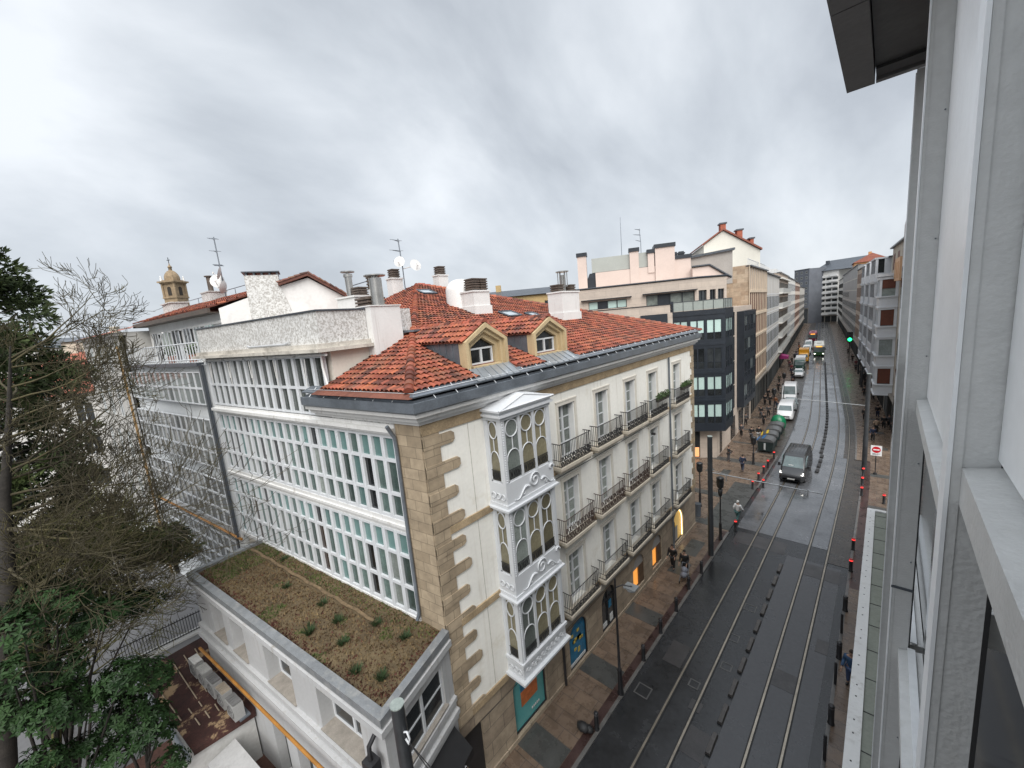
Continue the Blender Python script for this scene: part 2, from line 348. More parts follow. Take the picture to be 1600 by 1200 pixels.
tag(m.build('manhole_frames',mat('pale_frame',(0.085,0.083,0.08),.4,.25,3)),'pale square frames of covers set in the asphalt','covers',kind='structure')
# rails: steel head with a dark groove, one structure
m=MB()
for xc in (-5.93,-4.96,-3.0,-2.04):
    m.mi=0; strip(m,xc-0.035,xc+0.035,-4,300,0.020,3)
    m.mi=1; strip(m,xc+0.035,xc+0.085,-4,300,0.019,3); strip(m,xc-0.075,xc-0.035,-4,300,0.019,3)
tag(m.build('tram_tracks',[RAIL,GROOVE]),'two pairs of grooved tram rails set in the street','tram tracks',kind='structure')
m=MB()
strip(m,-9.75,-7.5,-6,28.4,0.05,40); strip(m,-60,-7.5,28.4,42.9,0.05,40); strip(m,-13.5,-7.5,42.9,46,0.05,2); strip(m,-13.5,-9.4,46,300,0.05)
tag(m.build('pavement',PAVE),'wet brown slab pavement on the left side','pavement',kind='structure')
m=MB(); strip(m,-0.95,0.9,-6,48,0.05); strip(m,-1.5,2.2,48,300,0.05)
tag(m.build('pavement_right',PAVE),'wet brown slab pavement on the right side','pavement',kind='structure')
m=MB()
for y0,y1 in ((8.6,9.7),(12.8,13.9),(17.2,18.2),(28.6,29.4),(33.6,34.4),(42.2,43.2)): m.box(-9.6 if y0<28 else -20,-7.9,y0,y1,0.051,0.059)
m.box(-9.2,-8.3,24.2,26.2,0.051,0.057); m.box(-9.2,-8.2,21.9,23.3,0.051,0.057); m.box(-10.9,-10.2,38.6,39.9,0.051,0.057); m.box(-12.2,-11.6,38.6,39.6,0.051,0.057); m.box(-7.5,-9.3,28.6,37.4,0.051,0.0545)
for y0 in (20.3,31.5,36.9,44,52,58,64): strip(m,-0.44,0.9,y0,y0+0.8,0.058)
for y0 in (48.5,54,60,66,72,78,84,90): strip(m,-12.2,-9.5,y0,y0+0.45,0.058)
tag(m.build('paving_bands',PAVEG),'dark grey bands and covers laid in the pavement','paving',kind='structure')
m=MB(); strip(m,-7.89,-7.57,-6,28.4,0.054); strip(m,-7.89,-7.57,37,45,0.054); strip(m,-0.86,-0.45,26,48,0.054)
tag(m.build('red_paving_edge',KERBRED),'reddish paving strip beside the kerb','paving',kind='structure')
m=MB()
def kerb(m,x0,x1,y0,y1):
    strip(m,x0,x1,y0,y1,0.062); 
    y=y0
    while y<y1:
        q=min(y+4,y1); a,b=shift(y),shift(q)
        for x in (x0,x1): m.quad((x+a,y,-0.02),(x+b,q,-0.02),(x+b,q,0.062),(x+a,y,0.062))
        y=q
kerb(m,-7.56,-7.42,-6,28.4); kerb(m,-7.56,-7.42,37,46); kerb(m,-9.5,-9.36,46,300); kerb(m,-1.0,-0.88,-6,48); kerb(m,-1.55,-1.43,48,300)
tag(m.build('kerb',KERB),'low granite kerbs edging both pavements','kerb',kind='structure')
m=MB(); m.quad((-60,-14,0.0),(-21.2,-14,0.0),(-21.2,4.5,0.0),(-60,4.5,0.0)); tag(m.build('courtyard',YARD),'pale wet courtyard paving behind the tree','courtyard',kind='structure')
m=MB(); m.quad((-21.2,-14,0.0),(-9.7,-14,0.0),(-9.7,3.4,0.0),(-21.2,3.4,0.0)); tag(m.build('garden_soil',mat('reddish_garden_soil',(0.075,0.035,0.026),0.85,0.4,0.8,bump=0.6,bscale=12)),'dark reddish garden soil below the shrubs','soil',kind='structure')
# ================================================================== WHITE STREET BUILDING
wb=thing('white_building','cream white corner building with stone quoins, iron balconies and red tiled roof','building',(-9.65,6.15,0),R_(90))
LW=22.15
rows=[(9.98,12.35),(6.72,9.15),(3.35,5.8)]
wx=[7.1,9.95,12.8,15.55,19.15]; WW=1.16
ops=[(x-WW/2,x+WW/2,a,b) for a,b in rows for x in wx]
m=MB(); m.wall(0,LW,3.1,13.3,ops+[(2.6,4.9,7.4,9.6),(2.6,4.9,10.7,12.8),(2.6,4.9,4.1,6.2)],0.40)
m.box(0.02,LW-0.02,0.5,9,3.1,13.3)
# rear and party bodies so that the block is solid
m.quad((LW,0,0),(LW,14,0),(LW,14,13.3),(LW,0,13.3)); m.quad((LW,14,0),(0,14,0),(0,14,13.3),(LW,14,13.3))
m.build('wall',STUCCO,wb)
# ground floor in stone with arches
def arch_ops(cx,w,zb,zt):
    return (cx-w/2,cx+w/2,zb,zt)
arches=[(3.5,1.95,0.2,2.75),(6.9,1.5,0.15,2.4),(9.65,1.45,0.15,2.4),(12.98,1.4,0.45,2.35),(15.45,1.35,0.45,2.35),(18.9,1.75,0.3,2.55)]
m=MB(); m.wall(0,LW,0,3.1,[arch_ops(*a) for a in arches]+[(-0.3+0.4,1.0,0.05,2.5)],0.3); m.box(0.02,LW-0.02,0.4,9,0,3.08)
for cx,w,zb,zt in arches:          # rounded heads: fill the two upper corners of each opening
    r=w/2; rz=min(r,0.95 if cx>5 else 0.5); K=8
    for s_ in (-1,1):
        pts=[(cx+s_*r*math.cos(math.pi/2*i/K),zt-rz+rz*math.sin(math.pi/2*i/K)) for i in range(K+1)]
        c=(cx+s_*r,zt)
        for i in range(K):
            a,b=pts[i],pts[i+1]
            f=[(c[0],0,c[1]),(a[0],0,a[1]),(b[0],0,b[1])]
            m.quad(*(f if s_<0 else f[::-1]))
            q=[(a[0],0,a[1]),(a[0],0.3,a[1]),(b[0],0.3,b[1]),(b[0],0,b[1])]; m.quad(*q)
m.box(0,LW+0.02,-0.05,-0.002,0,0.22)
m.build('ground_floor_wall',GFSTONE,wb)
m=MB(); m.box(5.6,20.4,-0.16,-0.003,2.72,2.98); m.build('shop_fascia',mat('stone_fascia',(0.30,0.28,0.25),0.6,0.2,1),wb)
def arch_pane(w,zb,zt,mats,deco=None):
    m=MB(); r=w/2; rz=min(r,0.95 if w<1.9 else 0.5); K=8
    pts=[(-r,zb),(r,zb)]+[(r*math.cos(math.pi*i/(2*K)),zt-rz+rz*math.sin(math.pi*i/(2*K))) for i in range(2*K+1)]
    m.mi=0; m.prism(pts,0.16,0.2,'y')
    m.mi=1
    for i in range(len(pts)):
        a,b=pts[i],pts[(i+1)%len(pts)]
        m.tube([(a[0]*0.97,0.13,a[1]),(b[0]*0.97,0.13,b[1])],0.04,5)
    if deco: deco(m,w,zb,zt)
    return m
TEALD=mat('teal_display',(0.10,0.36,0.37),0.25,0.08,1,spec=0.6); BLUED=mat('blue_display',(0.02,0.16,0.30),0.3,0.3,3); ORD=mat('orange_poster',(0.50,0.15,0.05),0.5,0.25,4); YD=mat('yellow_display',(0.55,0.42,0.08),0.5,0.3,5); WD=mat('white_display',(0.6,0.62,0.62),0.5,0.1,3)
def deco1(m,w,zb,zt):
    m.mi=2; m.box(-0.45,0.5,0.13,0.15,zb+1.5,zt-0.1); m.mi=3; m.box(-0.45,0.5,0.128,0.148,zb+0.85,zb+1.5); m.mi=4
    for i in range(5): m.box(0.1+i*0.1,0.16+i*0.1,0.13,0.15,zb+0.3,zb+0.38)
def deco2(m,w,zb,zt):
    random.seed(3)
    m.mi=2; m.box(-0.55,0.35,0.13,0.15,zb+0.3,zb+1.3); m.box(-0.35,0.5,0.13,0.15,zb+1.1,zb+1.75)
    m.mi=5
    for i in range(9):
        x=random.uniform(-.45,.3); z=random.uniform(zb+.4,zb+1.7); m.box(x,x+.16,0.11,0.14,z,z+.12)
    m.mi=4; m.box(-0.6,0.6,0.12,0.14,zb+0.05,zb+0.2)
def deco3(m,w,zb,zt):
    m.mi=1; m.box(-0.03,0.03,0.1,0.17,zb,zt-0.05); m.box(-w/2,w/2,0.1,0.17,zb+1.5,zb+1.56)
    m.mi=4; m.box(0.2,0.5,0.12,0.14,zb+0.1,zb+0.5); m.box(-0.5,-0.1,0.12,0.14,zb+0.1,zb+0.35); m.mi=2; m.box(0.15,0.4,0.12,0.14,zb+0.9,zb+1.3)
def deco45(m,w,zb,zt):
    m.mi=6; m.box(-w/2,w/2,0.09,0.14,zt-0.75,zt-0.06); m.mi=7; m.box(0.12,w/2,0.06,0.15,zb,zt-0.75)
def deco6(m,w,zb,zt):
    m.mi=5; m.box(-0.5,-0.1,0.12,0.14,zb+0.8,zb+1.2); m.mi=6; m.box(-0.3,0.1,0.11,0.14,zb+0.1,zb+1.1); m.mi=1; m.box(-0.42,-0.36,0.1,0.14,zb,zb+1.5)
    m.mi=8; r=w/2-0.09; pts=[(r*math.cos(math.pi*i/16),0.08,zt-0.95+0.88*math.sin(math.pi*i/16)) for i in range(0,14)]; m.tube([(r,0.08,zb+0.1)]+pts,0.035,6)
CAN=mat('shop_blind',(0.30,0.29,0.28),0.6,0.1,2); REVB=mat('brown_reveal',(0.10,0.06,0.035),0.5,0.3,3)
for i,((cx,w,zb,zt),gm,dc,lab) in enumerate(zip(arches,(TEALD,BLUED,GLD,ORANGEL,ORANGEL,YELLOWL),(deco1,deco2,deco3,deco45,deco45,deco6),
    ('wide arched shop window with a pale teal poster','arched shop window with a blue and yellow display','dark arched shop window with a glazing bar','orange lit arched shop window','orange lit arched shop window','yellow lit arched shop window with a glowing rim'))):
    o=arch_pane(w,zb,zt,None,dc).build('shop_window',[gm,IRON,BLUED,ORD,WD,YD,CAN,REVB,NEON],wb,(cx,0,0)); o['label']=lab
MB().box(0.12,0.98,0.12,0.2,0.05,2.48).build('shop_door',mat('black_shutter',(0.022,0.022,0.024),0.45,0.2,2),wb)
# quoins and stone courses
m=MB(); 
z=3.0; i=0
while z<12.9:
    h=0.40; wd=(1.22,1.08,1.28,1.15)[(i//2)%4] if i%2==0 else 0.78
    if i%2==0: m.prism([(0.0,z+0.02),(wd-0.1,z+0.02),(wd,z+0.1),(wd,z+h-0.1),(wd-0.1,z+h-0.02),(0.0,z+h-0.02)],-0.05,-0.002,'y')
    z+=h if i%2==0 else 0.46; i+=1
m.box(0,0.60,-0.035,-0.001,3.1,13.0); m.build('quoins',STONE,wb)
m=MB(); z=3.3; i=0
while z<12.8:
    if i%2==0: m.box(LW-0.55,LW+0.03,-0.05,-0.002,z,z+0.4)
    else: m.box(LW-0.3,LW+0.03,-0.045,-0.002,z+0.01,z+0.39)
    z+=0.42; i+=1
m.build('quoins',STONE,wb)
m=MB()
for zb in (9.62,6.40,3.02): m.box(0.6,LW,-0.06,-0.002,zb,zb+0.24)
m.box(0,LW,-0.045,-0.003,12.93,13.3)
m.build('stone_courses',STONEP,wb)
# stone return on the gallery side
wr=math.pi/2*0
m=MB(); m.box(-1.06,-0.001,-0.03,0.2,0.0,13.28); ret=m.build('corner_return',STONE,wb,(0,0,0),R_(9.04)-R_(90))
# cornice, gutter (front run and the return along the gallery side)
aU=math.atan2(0.15716,0.98757)
def eave_profile(m,P,prof):
    """sweep a profile (out,z) along a chain of plan points with outward normals"""
    n=len(prof); vs=[(p[0]+nx*o,p[1]+ny*o,z) for p,(nx,ny) in P for o,z in prof]; fs=[]
    for i in range(len(P)-1):
        for k in range(n):
            q=(k+1)%n; fs.append((i*n+k,(i+1)*n+k,(i+1)*n+q,i*n+q))
    m.add(vs,fs,False); m.add(vs[:n],[tuple(range(n))]); m.add(vs[-n:],[tuple(range(n-1,-1,-1))])
Ux,Uy=-0.98757,-0.15716; Nx,Ny=0.15716,-0.98757
# mitre vector at the corner for outward offsets: solve n1.v=1, n2.v=1 with n1=(1,0), n2=(Nx,Ny)
mv=(1.0,(1-Nx)/Ny)
chain=[((Ux*5.2,Uy*5.2),(Nx,Ny)),((0,0),mv),((0,LW+0.25),(1,0))]   # in world axes relative to corner
m=MB(); eave_profile(m,chain,[(0,13.28),(0.10,13.28),(0.12,13.38),(0.26,13.42),(0.28,13.52),(0.42,13.58),(0.44,13.70),(0,13.70)])
co=m.build('cornice',WHITE,wb,(0,0,0),R_(-90))
m=MB(); eave_profile(m,chain,[(0.0,13.705),(0.47,13.705),(0.50,13.74),(0.54,13.76),(0.54,14.03),(0.51,14.04),(0.50,13.93),(0.40,13.90),(0.36,14.08),(0.0,14.10)])
m.build('gutter',ZINC,wb,(0,0,0),R_(-90))
m=MB(); eave_profile(m,chain,[(0.46,14.16),(0.06,14.315),(0.06,14.345),(0.47,14.20)]); m.build('eave_flashing',ZINC,wb,(0,0,0),R_(-90))
m=MB()
for k in range(28):
    yk=0.3+k*0.8
    m.tube([(0.53,yk,14.05),(0.22,yk,14.33)],0.016,4)
for k in range(6): 
    bx,by=Ux*(0.4+k*0.85),Uy*(0.4+k*0.85); m.tube([(bx+Nx*0.53,by+Ny*0.53,14.05),(bx+Nx*0.22,by+Ny*0.22,14.33)],0.016,4)
for o,z in ((0.34,14.27),(0.42,14.20)):
    m.tube([(Ux*5+Nx*o,Uy*5+Ny*o,z),(mv[0]*o,mv[1]*o,z),(o,LW,z)],0.010,4)
m.build('snow_guard',mat('pale_bracket',(0.5,0.52,0.54),0.4,0.1,3,metal=0.3),wb,(0,0,0),R_(-90))
# thin cables and a joint line on the plain wall
m=MB(); m.box(1.74,1.755,-.012,-.002,3.3,12.9); m.build('wall_joint',mat('joint_grey',(0.45,0.43,0.39),.8,.2,4),wb)
m=MB(); m.tube([(5.2,-.03,9.45),(9,-.03,9.42),(14,-.03,9.46),(17.7,-.03,9.44)],.012,4); m.build('cable',RUBBER,wb)
m=MB(); m.tube([(0.9,-.06,2.55),(5.5,-.2,2.62),(9,-.2,2.66)],.012,4); m.build('cable',RUBBER,wb)
m=MB(); m.box(15.0,15.12,-.30,-.1,8.85,8.97); m.tube([(15.06,-.1,8.91),(15.06,-.0,8.95)],.02,4); m.build('wall_camera',IRON,wb)
# downpipes
m=MB(); m.tube([(20.2-2.4,-0.09,12.95),(20.2-2.4,-0.09,3.1),(20.2-2.4,-0.12,0.1)],0.055,7)
m.build('downpipe',ZINC,wb)
m=MB(); m.tube([(5.3,-0.09,13.2),(5.3,-0.09,12.6)],0.05,7); m.build('downpipe',ZINC,wb)
m=MB(); m.tube([(5.6,-0.09,2.9),(5.6,-0.09,0.1)],0.06,7); m.build('downpipe',IRON,wb)
# ---- french windows
def french(w,h,cols=2,rows_=4,sh=True):
    m=MB(); m.mi=0
    f=0.07
    m.box(-w/2,-w/2+f,0.24,0.32,0,h); m.box(w/2-f,w/2,0.24,0.32,0,h); m.box(-w/2+f,w/2-f,0.24,0.32,h-f,h); m.box(-w/2+f,w/2-f,0.24,0.32,0,0.12)
    m.box(-0.06,0.06,0.22,0.32,0.12,h-f)
    for s_ in (-1,1):
        a,b=(f-w/2,-0.045) if s_<0 else (0.045,w/2-f)
        for k in range(1,rows_): z=0.12+(h-0.19)*k/rows_; m.box(a,b,0.25,0.295,z-0.024,z+0.024)
    return m
def surround(w,h):
    m=MB(); t=0.14; y0,y1=-0.045,-0.001
    m.box(-w/2-t,-w/2,y0,y1,0,h+t); m.box(w/2,w/2+t,y0,y1,0,h+t); m.box(-w/2,w/2,y0,y1,h,h+t); m.box(-w/2-t-.03,w/2+t+.03,y0-.02,y1,h+t,h+t+.05)
    return m
h0=2.4
fw=french(WW,h0).build('window',WHITEW,wb,(wx[0],0,rows[0][0]))
fp=MB().box(-WW/2+.02,WW/2-.02,0.285,0.30,0.03,h0-.03).build('pane',GLC,fw)
fs=surround(WW,h0).build('surround',mat('pale_stone_trim',(0.62,0.59,0.53),0.7,0.08,2),fw)
shm=MB(); shm.box(WW/2-0.01,WW/2+0.36-0.36,-0.0,0.13,0.1,h0-.1)
first=True
for ri,(a,b) in enumerate(rows):
    for x in wx:
        if first: first=False; continue
        w_=inst(fw,wb,(x,0,a))
        if ri==2 and x==wx[0]: w_['label']='window with dark bare panes and no curtain'
# white panels added on the right reveals, to brighten their shaded stucco
sh=MB().box(WW/2-0.05,WW/2-0.006,0.015,0.235,0.05,h0-.01)
reveal_ob=sh.build('reveal_lining',mat('white_reveal_lining',(0.78,0.79,0.79),0.5,0.04,2),wb,(wx[0],0,rows[0][0]))
for ri,(a,b) in enumerate(rows):
    for x in wx:
        if ri==0 and x==wx[0]: continue
        inst(reveal_ob,wb,(x,0,a))
# ---- balconies
def balcony(im,style,name='balcony'):
    W2=1.18; D=0.44
    s=MB(); s.prism([(-W2,-0.002),(-W2,-D),(W2,-D),(W2,-0.002)],-0.13,0.0); s.prism([(-W2+.06,-0.002),(-W2+.06,-D+.08),(W2-.06,-D+.08),(W2-.06,-0.002)],-0.25,-0.131)
    b=s.build(name,mat('balcony_stone',(0.52,0.47,0.39),0.75,0.12,2,stain=(2,0.55,0.8,(0.3,0.26,0.21))),wb)
    m=MB(); d=D-0.05; w=W2-0.05
    for zz in (0.06,0.30,0.98): 
        r=0.022 if zz>0.9 else 0.016
        m.tube([(-w,-0.0,zz),(-w,-d,zz),(w,-d,zz),(w,0,zz)],r,4)
    n=21
    for k in range(n): 
        x=-w+2*w*k/(n-1); m.tube([(x,-d,0.02),(x,-d,0.98)],0.0135,4,cap=False)
    for k in range(1,4):
        for s_ in (-1,1): m.tube([(s_*w,-d*k/4,0.02),(s_*w,-d*k/4,0.98)],0.0135,4,cap=False)
    # scrollwork in the lower part
    hh=0.42 if style==0 else (0.62 if style==1 else 0.26)
    nk=14
    for k in range(nk):
        xc=-w+2*w*(k+0.5)/nk
        for zc,rr in ((0.06+hh*0.28,hh*0.2),(0.06+hh*0.74,hh*0.2)):
            if style==2 and zc>0.3: continue
            p=[(xc+0.055*math.cos(t*0.8),-d-0.012,zc+rr*math.sin(t*0.8)) for t in range(9)]
            m.tube(p,0.02 if style==0 else 0.017,3,cap=False)
    m.build('railing',im,b)
    return b
styles=[[0]*5,[1,1,1,2,2],[2,2,2,2,2]]
protos={0:balcony(IRON,0),1:balcony(IRONB,1),2:balcony(IRON,2)}
used=set()
for ri,(a,b) in enumerate(rows):
    for xi,x in enumerate(wx):
        st=styles[ri][xi]
        if st not in used: used.add(st); o=protos[st]; o.location=(x,0,a)
        else: o=inst(protos[st],wb,(x,0,a))
        if st==1: o['label']='balcony with dense brown iron railing'
        if ri==0 and xi in (3,4): o['label']='balcony with green plants hung on its railing'
# flower boxes standing on the top row's last two balconies: things of their own
FOL=mat('box_plant_leaves',(0.045,0.085,0.022),0.6,0.4,6,rand=0.2)
def leaf_cloud(m,cx,cy,cz,a,b,c,n,s,seed,droop=0.0):
    rg=random.Random(seed)
    for _ in range(n):
        while True:
            p=(rg.uniform(-1,1),rg.uniform(-1,1),rg.uniform(-1,1))
            if p[0]**2+p[1]**2+p[2]**2<1: break
        q=Vector((cx+a*p[0],cy+b*p[1],cz+c*p[2])); u=Vector((rg.uniform(-1,1),rg.uniform(-1,1),rg.uniform(-.6,.6))).normalized(); w=u.cross(Vector((rg.uniform(-1,1),rg.uniform(-1,1),rg.uniform(-1,1)))).normalized()
        l=s*rg.uniform(.6,1.3); k=l*0.42
        m.add([q-u*l,q+w*k,q+u*l,q-w*k],[(0,1,2,3)],False)
def flower_box(label,x,z,seed):
    t=thing('flower_box',label,'flower box',(-9.65+0.5,6.15+x,z+0.98))
    MB().box(-0.09,0.09,-0.75,0.75,-0.18,0.0).build('planter',mat('dark_planter',(0.04,0.035,0.03),0.7,0.2,2),t)
    m=MB(); 
    for k in range(6): leaf_cloud(m,0.03,-0.65+k*0.26,0.12,0.16,0.18,0.2,60,0.07,seed+k)
    m.build('foliage',FOL,t)
flower_box('dark leafy planter hung on the fourth top floor balcony, beside the downpipe',wx[3]+0.2,rows[0][0],5)
flower_box('bright leafy planter hung on the last top floor balcony at the far corner',wx[4]+0.25,rows[0][0],50)
# ---- glazed bay window, three storeys
bay=MB(); bx0,bx1,bd=2.42,4.95,0.80
bay.mi=0
def bay_box(z0,z1,e=0.0): bay.box(bx0-e,bx1+e,-bd-e,-0.002,z0,z1)
for zb,zt in ((3.98,6.36),(7.36,9.70),(10.72,12.88)):
    for px,py in ((bx0,-bd),(bx1-0.16,-bd)): bay.box(px,px+0.16,py,py+0.16,zb,zt)
    bay.box(bx0,bx0+0.1,-0.14,-0.002,zb,zt); bay.box(bx1-0.1,bx1,-0.14,-0.002,zb,zt)
    w=(bx1-bx0-0.32)/3
    for k in (1,2): x=bx0+0.16+w*k; bay.box(x-0.055,x+0.055,-bd+.01,-bd+.12,zb,zt)
bay_box(12.86,12.98,0.03); bay_box(12.98,13.06,0.12); bay_box(13.06,13.16,0.05); bay_box(13.16,13.22,0.14)
for z in (9.70,6.36):
    bay_box(z,z+0.10,0.02); bay_box(z+0.10,z+0.17,0.13); bay_box(z+0.17,z+0.30,0.04); bay_box(z+0.30,z+1.02 if z>8 else z+1.0,0.0)
bay_box(3.25,3.34,0.14); bay_box(3.34,3.98,0.0); bay_box(3.90,4.02,0.06)
# small pediment roof
z0=13.22; A=(bx0-.14,-bd-.14,z0);B=(bx1+.14,-bd-.14,z0);Cc=(bx1+.14,-.002,z0);D_=(bx0-.14,-.002,z0);Pk=((bx0+bx1)/2,-bd*0.95,z0+0.30);Pb=((bx0+bx1)/2,-.002,z0+0.42)
bay.quad(A,B,Pk); bay.quad(B,Cc,Pb,Pk); bay.quad(D_,A,Pk,Pb)
for a_,b_ in ((A,Pk),(B,Pk),(A,B)): bay.tube([a_,b_],0.035,5)
# raised ornament: volutes, shells and leaf scrolls on the aprons
def spiral(m,cx,cz,r,y,t=0.03,turns=1.6,flip=1):
    p=[]
    for i in range(22):
        a=i/21*turns*2*math.pi; rr=r*(1-0.8*i/21); p.append((cx+flip*rr*math.cos(a),y,cz+rr*math.sin(a)))
    m.tube(p,t,5)
for z in (10.0,6.66):
    cx=(bx0+bx1)/2+0.15
    spiral(bay,cx,z+0.42,0.30,-bd-0.03,0.035); 
    for s_ in (-1,1):
        p=[(cx+s_*(0.32+0.75*i/10),-bd-0.03,z+0.30-0.22*i/10+0.10*math.sin(i/10*math.pi*2)) for i in range(11)]; bay.tube(p,[0.05-0.003*i for i in range(11)],5)
        spiral(bay,cx+s_*0.62,z+0.16,0.10,-bd-0.03,0.022,1.3,s_)
    spiral(bay,cx+0.95,z+0.55,0.16,-bd-0.03,0.04,0.6)
rg=random.Random(4)
for k in range(16):
    x=bx0+0.2+k*0.142; spiral(bay,x,3.62+0.05*(-1)**k,0.085,-bd-0.02,0.02,1.4,(-1)**k)
for z in (10.25,6.95,3.62): 
    for k in range(3):
        p=[(bx0-0.02,-0.2-0.22*k+0.1*math.cos(t*.7),z+0.1*math.sin(t*.7)) for t in range(9)]; bay.tube(p,0.022,4)
# beaded corner post
for zb,zt in ((3.98,6.36),(7.36,9.70),(10.72,12.88)):
    z=zb+0.05
    while z<zt-0.05: bay.ell(bx0+0.08,-bd-0.005,z,0.028,0.028,0.028,5,4); z+=0.085
b_=bay.build('bay_window',WHITEW,wb)
b_['label']='three storey white glazed bay with scroll ornament'
def artpane(w,h):
    """art-nouveau glazing bars: an oval over two sweeping curves"""
    m=MB(); m.mi=0
    m.box(-w/2,-w/2+0.05,-0.03,0.03,0,h); m.box(w/2-0.05,w/2,-0.03,0.03,0,h); m.box(-w/2,w/2,-0.03,0.03,h-0.05,h); m.box(-w/2,w/2,-0.03,0.03,0,0.06)
    oz=h-0.36; p=[((w/2-0.05)*0.92*math.cos(t*math.pi/10),-0.02,oz+0.29*math.sin(t*math.pi/10)) for t in range(21)]; m.tube(p,0.026,5)
    m.tube([(0,-0.02,oz-0.29),(0,-0.02,h*0.50)],0.022,5)
    for s_ in (-1,1): m.tube([(s_*(w/2-0.05)*math.sin(i/8*math.pi/2),-0.02,h*0.50-0.34*(1-math.cos(i/8*math.pi/2))) for i in range(9)],0.022,5)
    m.mi=1
    for k in range(9): 
        x=-w/2+0.08+k*(w-0.16)/8; m.tube([(x,-0.035,0.07),(x,-0.035,0.42)],0.010,3,cap=False)
    for k in range(5):
        xc=-w/2+0.12+k*(w-0.24)/4; m.tube([(xc+0.05*math.cos(t*.8),-0.04,0.24+0.12*math.sin(t*.8)) for t in range(9)],0.012,3,cap=False)
    m.tube([(-w/2+.05,-0.04,0.42),(w/2-.05,-0.04,0.42)],0.013,4)
    return m
wf=(bx1-bx0-0.32)/3
firsts={}
for zb,zt in ((10.72,12.88),(7.36,9.70),(4.02,6.36)):
    h=zt-zb
    for k in range(3):
        x=bx0+0.16+wf*(k+.5)
        o=artpane(wf-0.02,h).build('bay_sash',[WHITEW,IRON],wb,(x,-bd+0.06,zb)); MB().box(-wf/2+.03,wf/2-.03,0.0,0.012,0.02,h-.02).build('pane',GLY if k else GLC,o)
    for x,s_ in ((bx0+0.05,-1),(bx1-0.05,1)):
        wd=bd-0.30
        o=artpane(wd,h).build('bay_sash',[WHITEW,IRON],wb,(x,-0.14-wd/2,zb),R_(-90) if s_<0 else R_(90)); MB().box(-wd/2+.03,wd/2-.03,0.0,0.012,0.02,h-.02).build('pane',GLY,o)
# ================================================================== ROOF
EX,EY,EZ=-9.2,5.62,14.16; PK=Vector((-22.4,15.4,18.8)); FY=28.55
rv=Vector((-9.65,6.15,0))
def W2L(p):  # world -> white building local
    return (p[1]-6.15,-(p[0]+9.65),p[2])
m=MB(); E_=(EX,EY,EZ);F_=(EX,FY,EZ);U_=(EX+Ux*14,EY+Uy*14,EZ); B_=(EX-28,FY,EZ)
m.quad(W2L(E_),W2L(F_),W2L(PK)); eu=Vector((Ux,Uy,0)); perp=Vector((PK.x-EX,PK.y-EY,PK.z-EZ)); upl=perp-eu*perp.dot(eu); uh=upl/math.hypot(upl.x,upl.y)*4.4; Av=Vector(E_)+eu*4.75
m.quad(*[W2L(q) for q in (Av,Vector(E_),PK,Vector(U_)+uh,Av+uh)]); m.quad(W2L(F_),W2L(B_),W2L(PK)); m.quad(W2L(B_),W2L(Vector(U_)+uh),W2L(PK))
roof=m.build('roof',TILEU,wb)
def tint(rg):
    a=rg.random()
    if a<0.17: return (0.38,0.37,0.37)
    if a<0.25: return (0.72,0.62,0.58)
    v=rg.uniform(0.8,1.3); return (v,v*rg.uniform(0.92,1.15),v*rg.uniform(0.85,1.1))
def tiles(m,o,s,u,inside,S,T,seed,tw=0.205,tl=0.31):
    """overlapping barrel tiles on a plane: origin o, unit vectors s (along the eave) and u (up the slope)"""
    rg=random.Random(seed); s=Vector(s).normalized(); u=Vector(u).normalized(); n=s.cross(u).normalized()
    if n.z<0: n=-n
    o=Vector(o)
    for j in range(int(T/tl)+1):
        for i in range(int(S[0]/tw),int(S[1]/tw)+1):
            cs=(i+.5)*tw; ct=(j+.4)*tl
            c=o+s*cs+u*ct
            if not inside(c): continue
            m.tint=tint(rg); jit=rg.uniform(-.012,.012)
            vs=[]
            for (tt,rr,lift) in ((-0.03,0.098,0.042),(tl+0.04,0.080,0.0)):
                for k in range(6):
                    a=math.pi*k/5
                    vs.append(c+s*(math.cos(a)*rr+jit)+u*(tt-0.4*tl)+n*(math.sin(a)*rr*0.85+lift))
            fs=[(k,k+1,7+k,6+k) for k in range(5)]
            m.add(vs,fs,True)
def inpoly(x,y,P):
    r=False; n=len(P); j=n-1
    for i in range(n):
        if (P[i][1]>y)!=(P[j][1]>y) and x<(P[j][0]-P[i][0])*(y-P[i][1])/(P[j][1]-P[i][1])+P[i][0]: r=not r
        j=i
    return r
dorm=[(8.5,10.5),(12.0,14.2)]
def inF(c):
    if c.x>EX-0.24 or not inpoly(c.x,c.y,[(EX-0.02,EY),(EX-0.02,FY),(PK.x,PK.y)]): return False
    for a,b in dorm:
        if a-0.05<c.y<b+0.05 and c.x>-13.0: return False
    return True
m=MB(); up=Vector((PK.x-EX,0,PK.z-EZ)); tiles(m,(EX,EY,EZ),(0,1,0),up,inF,(-0.5,FY-EY+.5),up.length,1)
# left slope
eu=Vector((Ux,Uy,0)); perp=Vector((PK.x-EX,PK.y-EY,PK.z-EZ)); upl=perp-eu*perp.dot(eu)
tiles(m,(EX,EY,EZ),eu,upl,lambda c:((c.x-EX)*Nx+(c.y-EY)*Ny)<-0.24 and inpoly(c.x,c.y,[(EX,EY),(EX+Ux*14,EY+Uy*14),(PK.x,PK.y)]) and not(((c.x+9.65)*Ux+(c.y-6.15)*Uy)>4.12 and ((c.x+9.65)*Nx+(c.y-6.15)*Ny)>-3.9),(-0.3,14),upl.length,2)
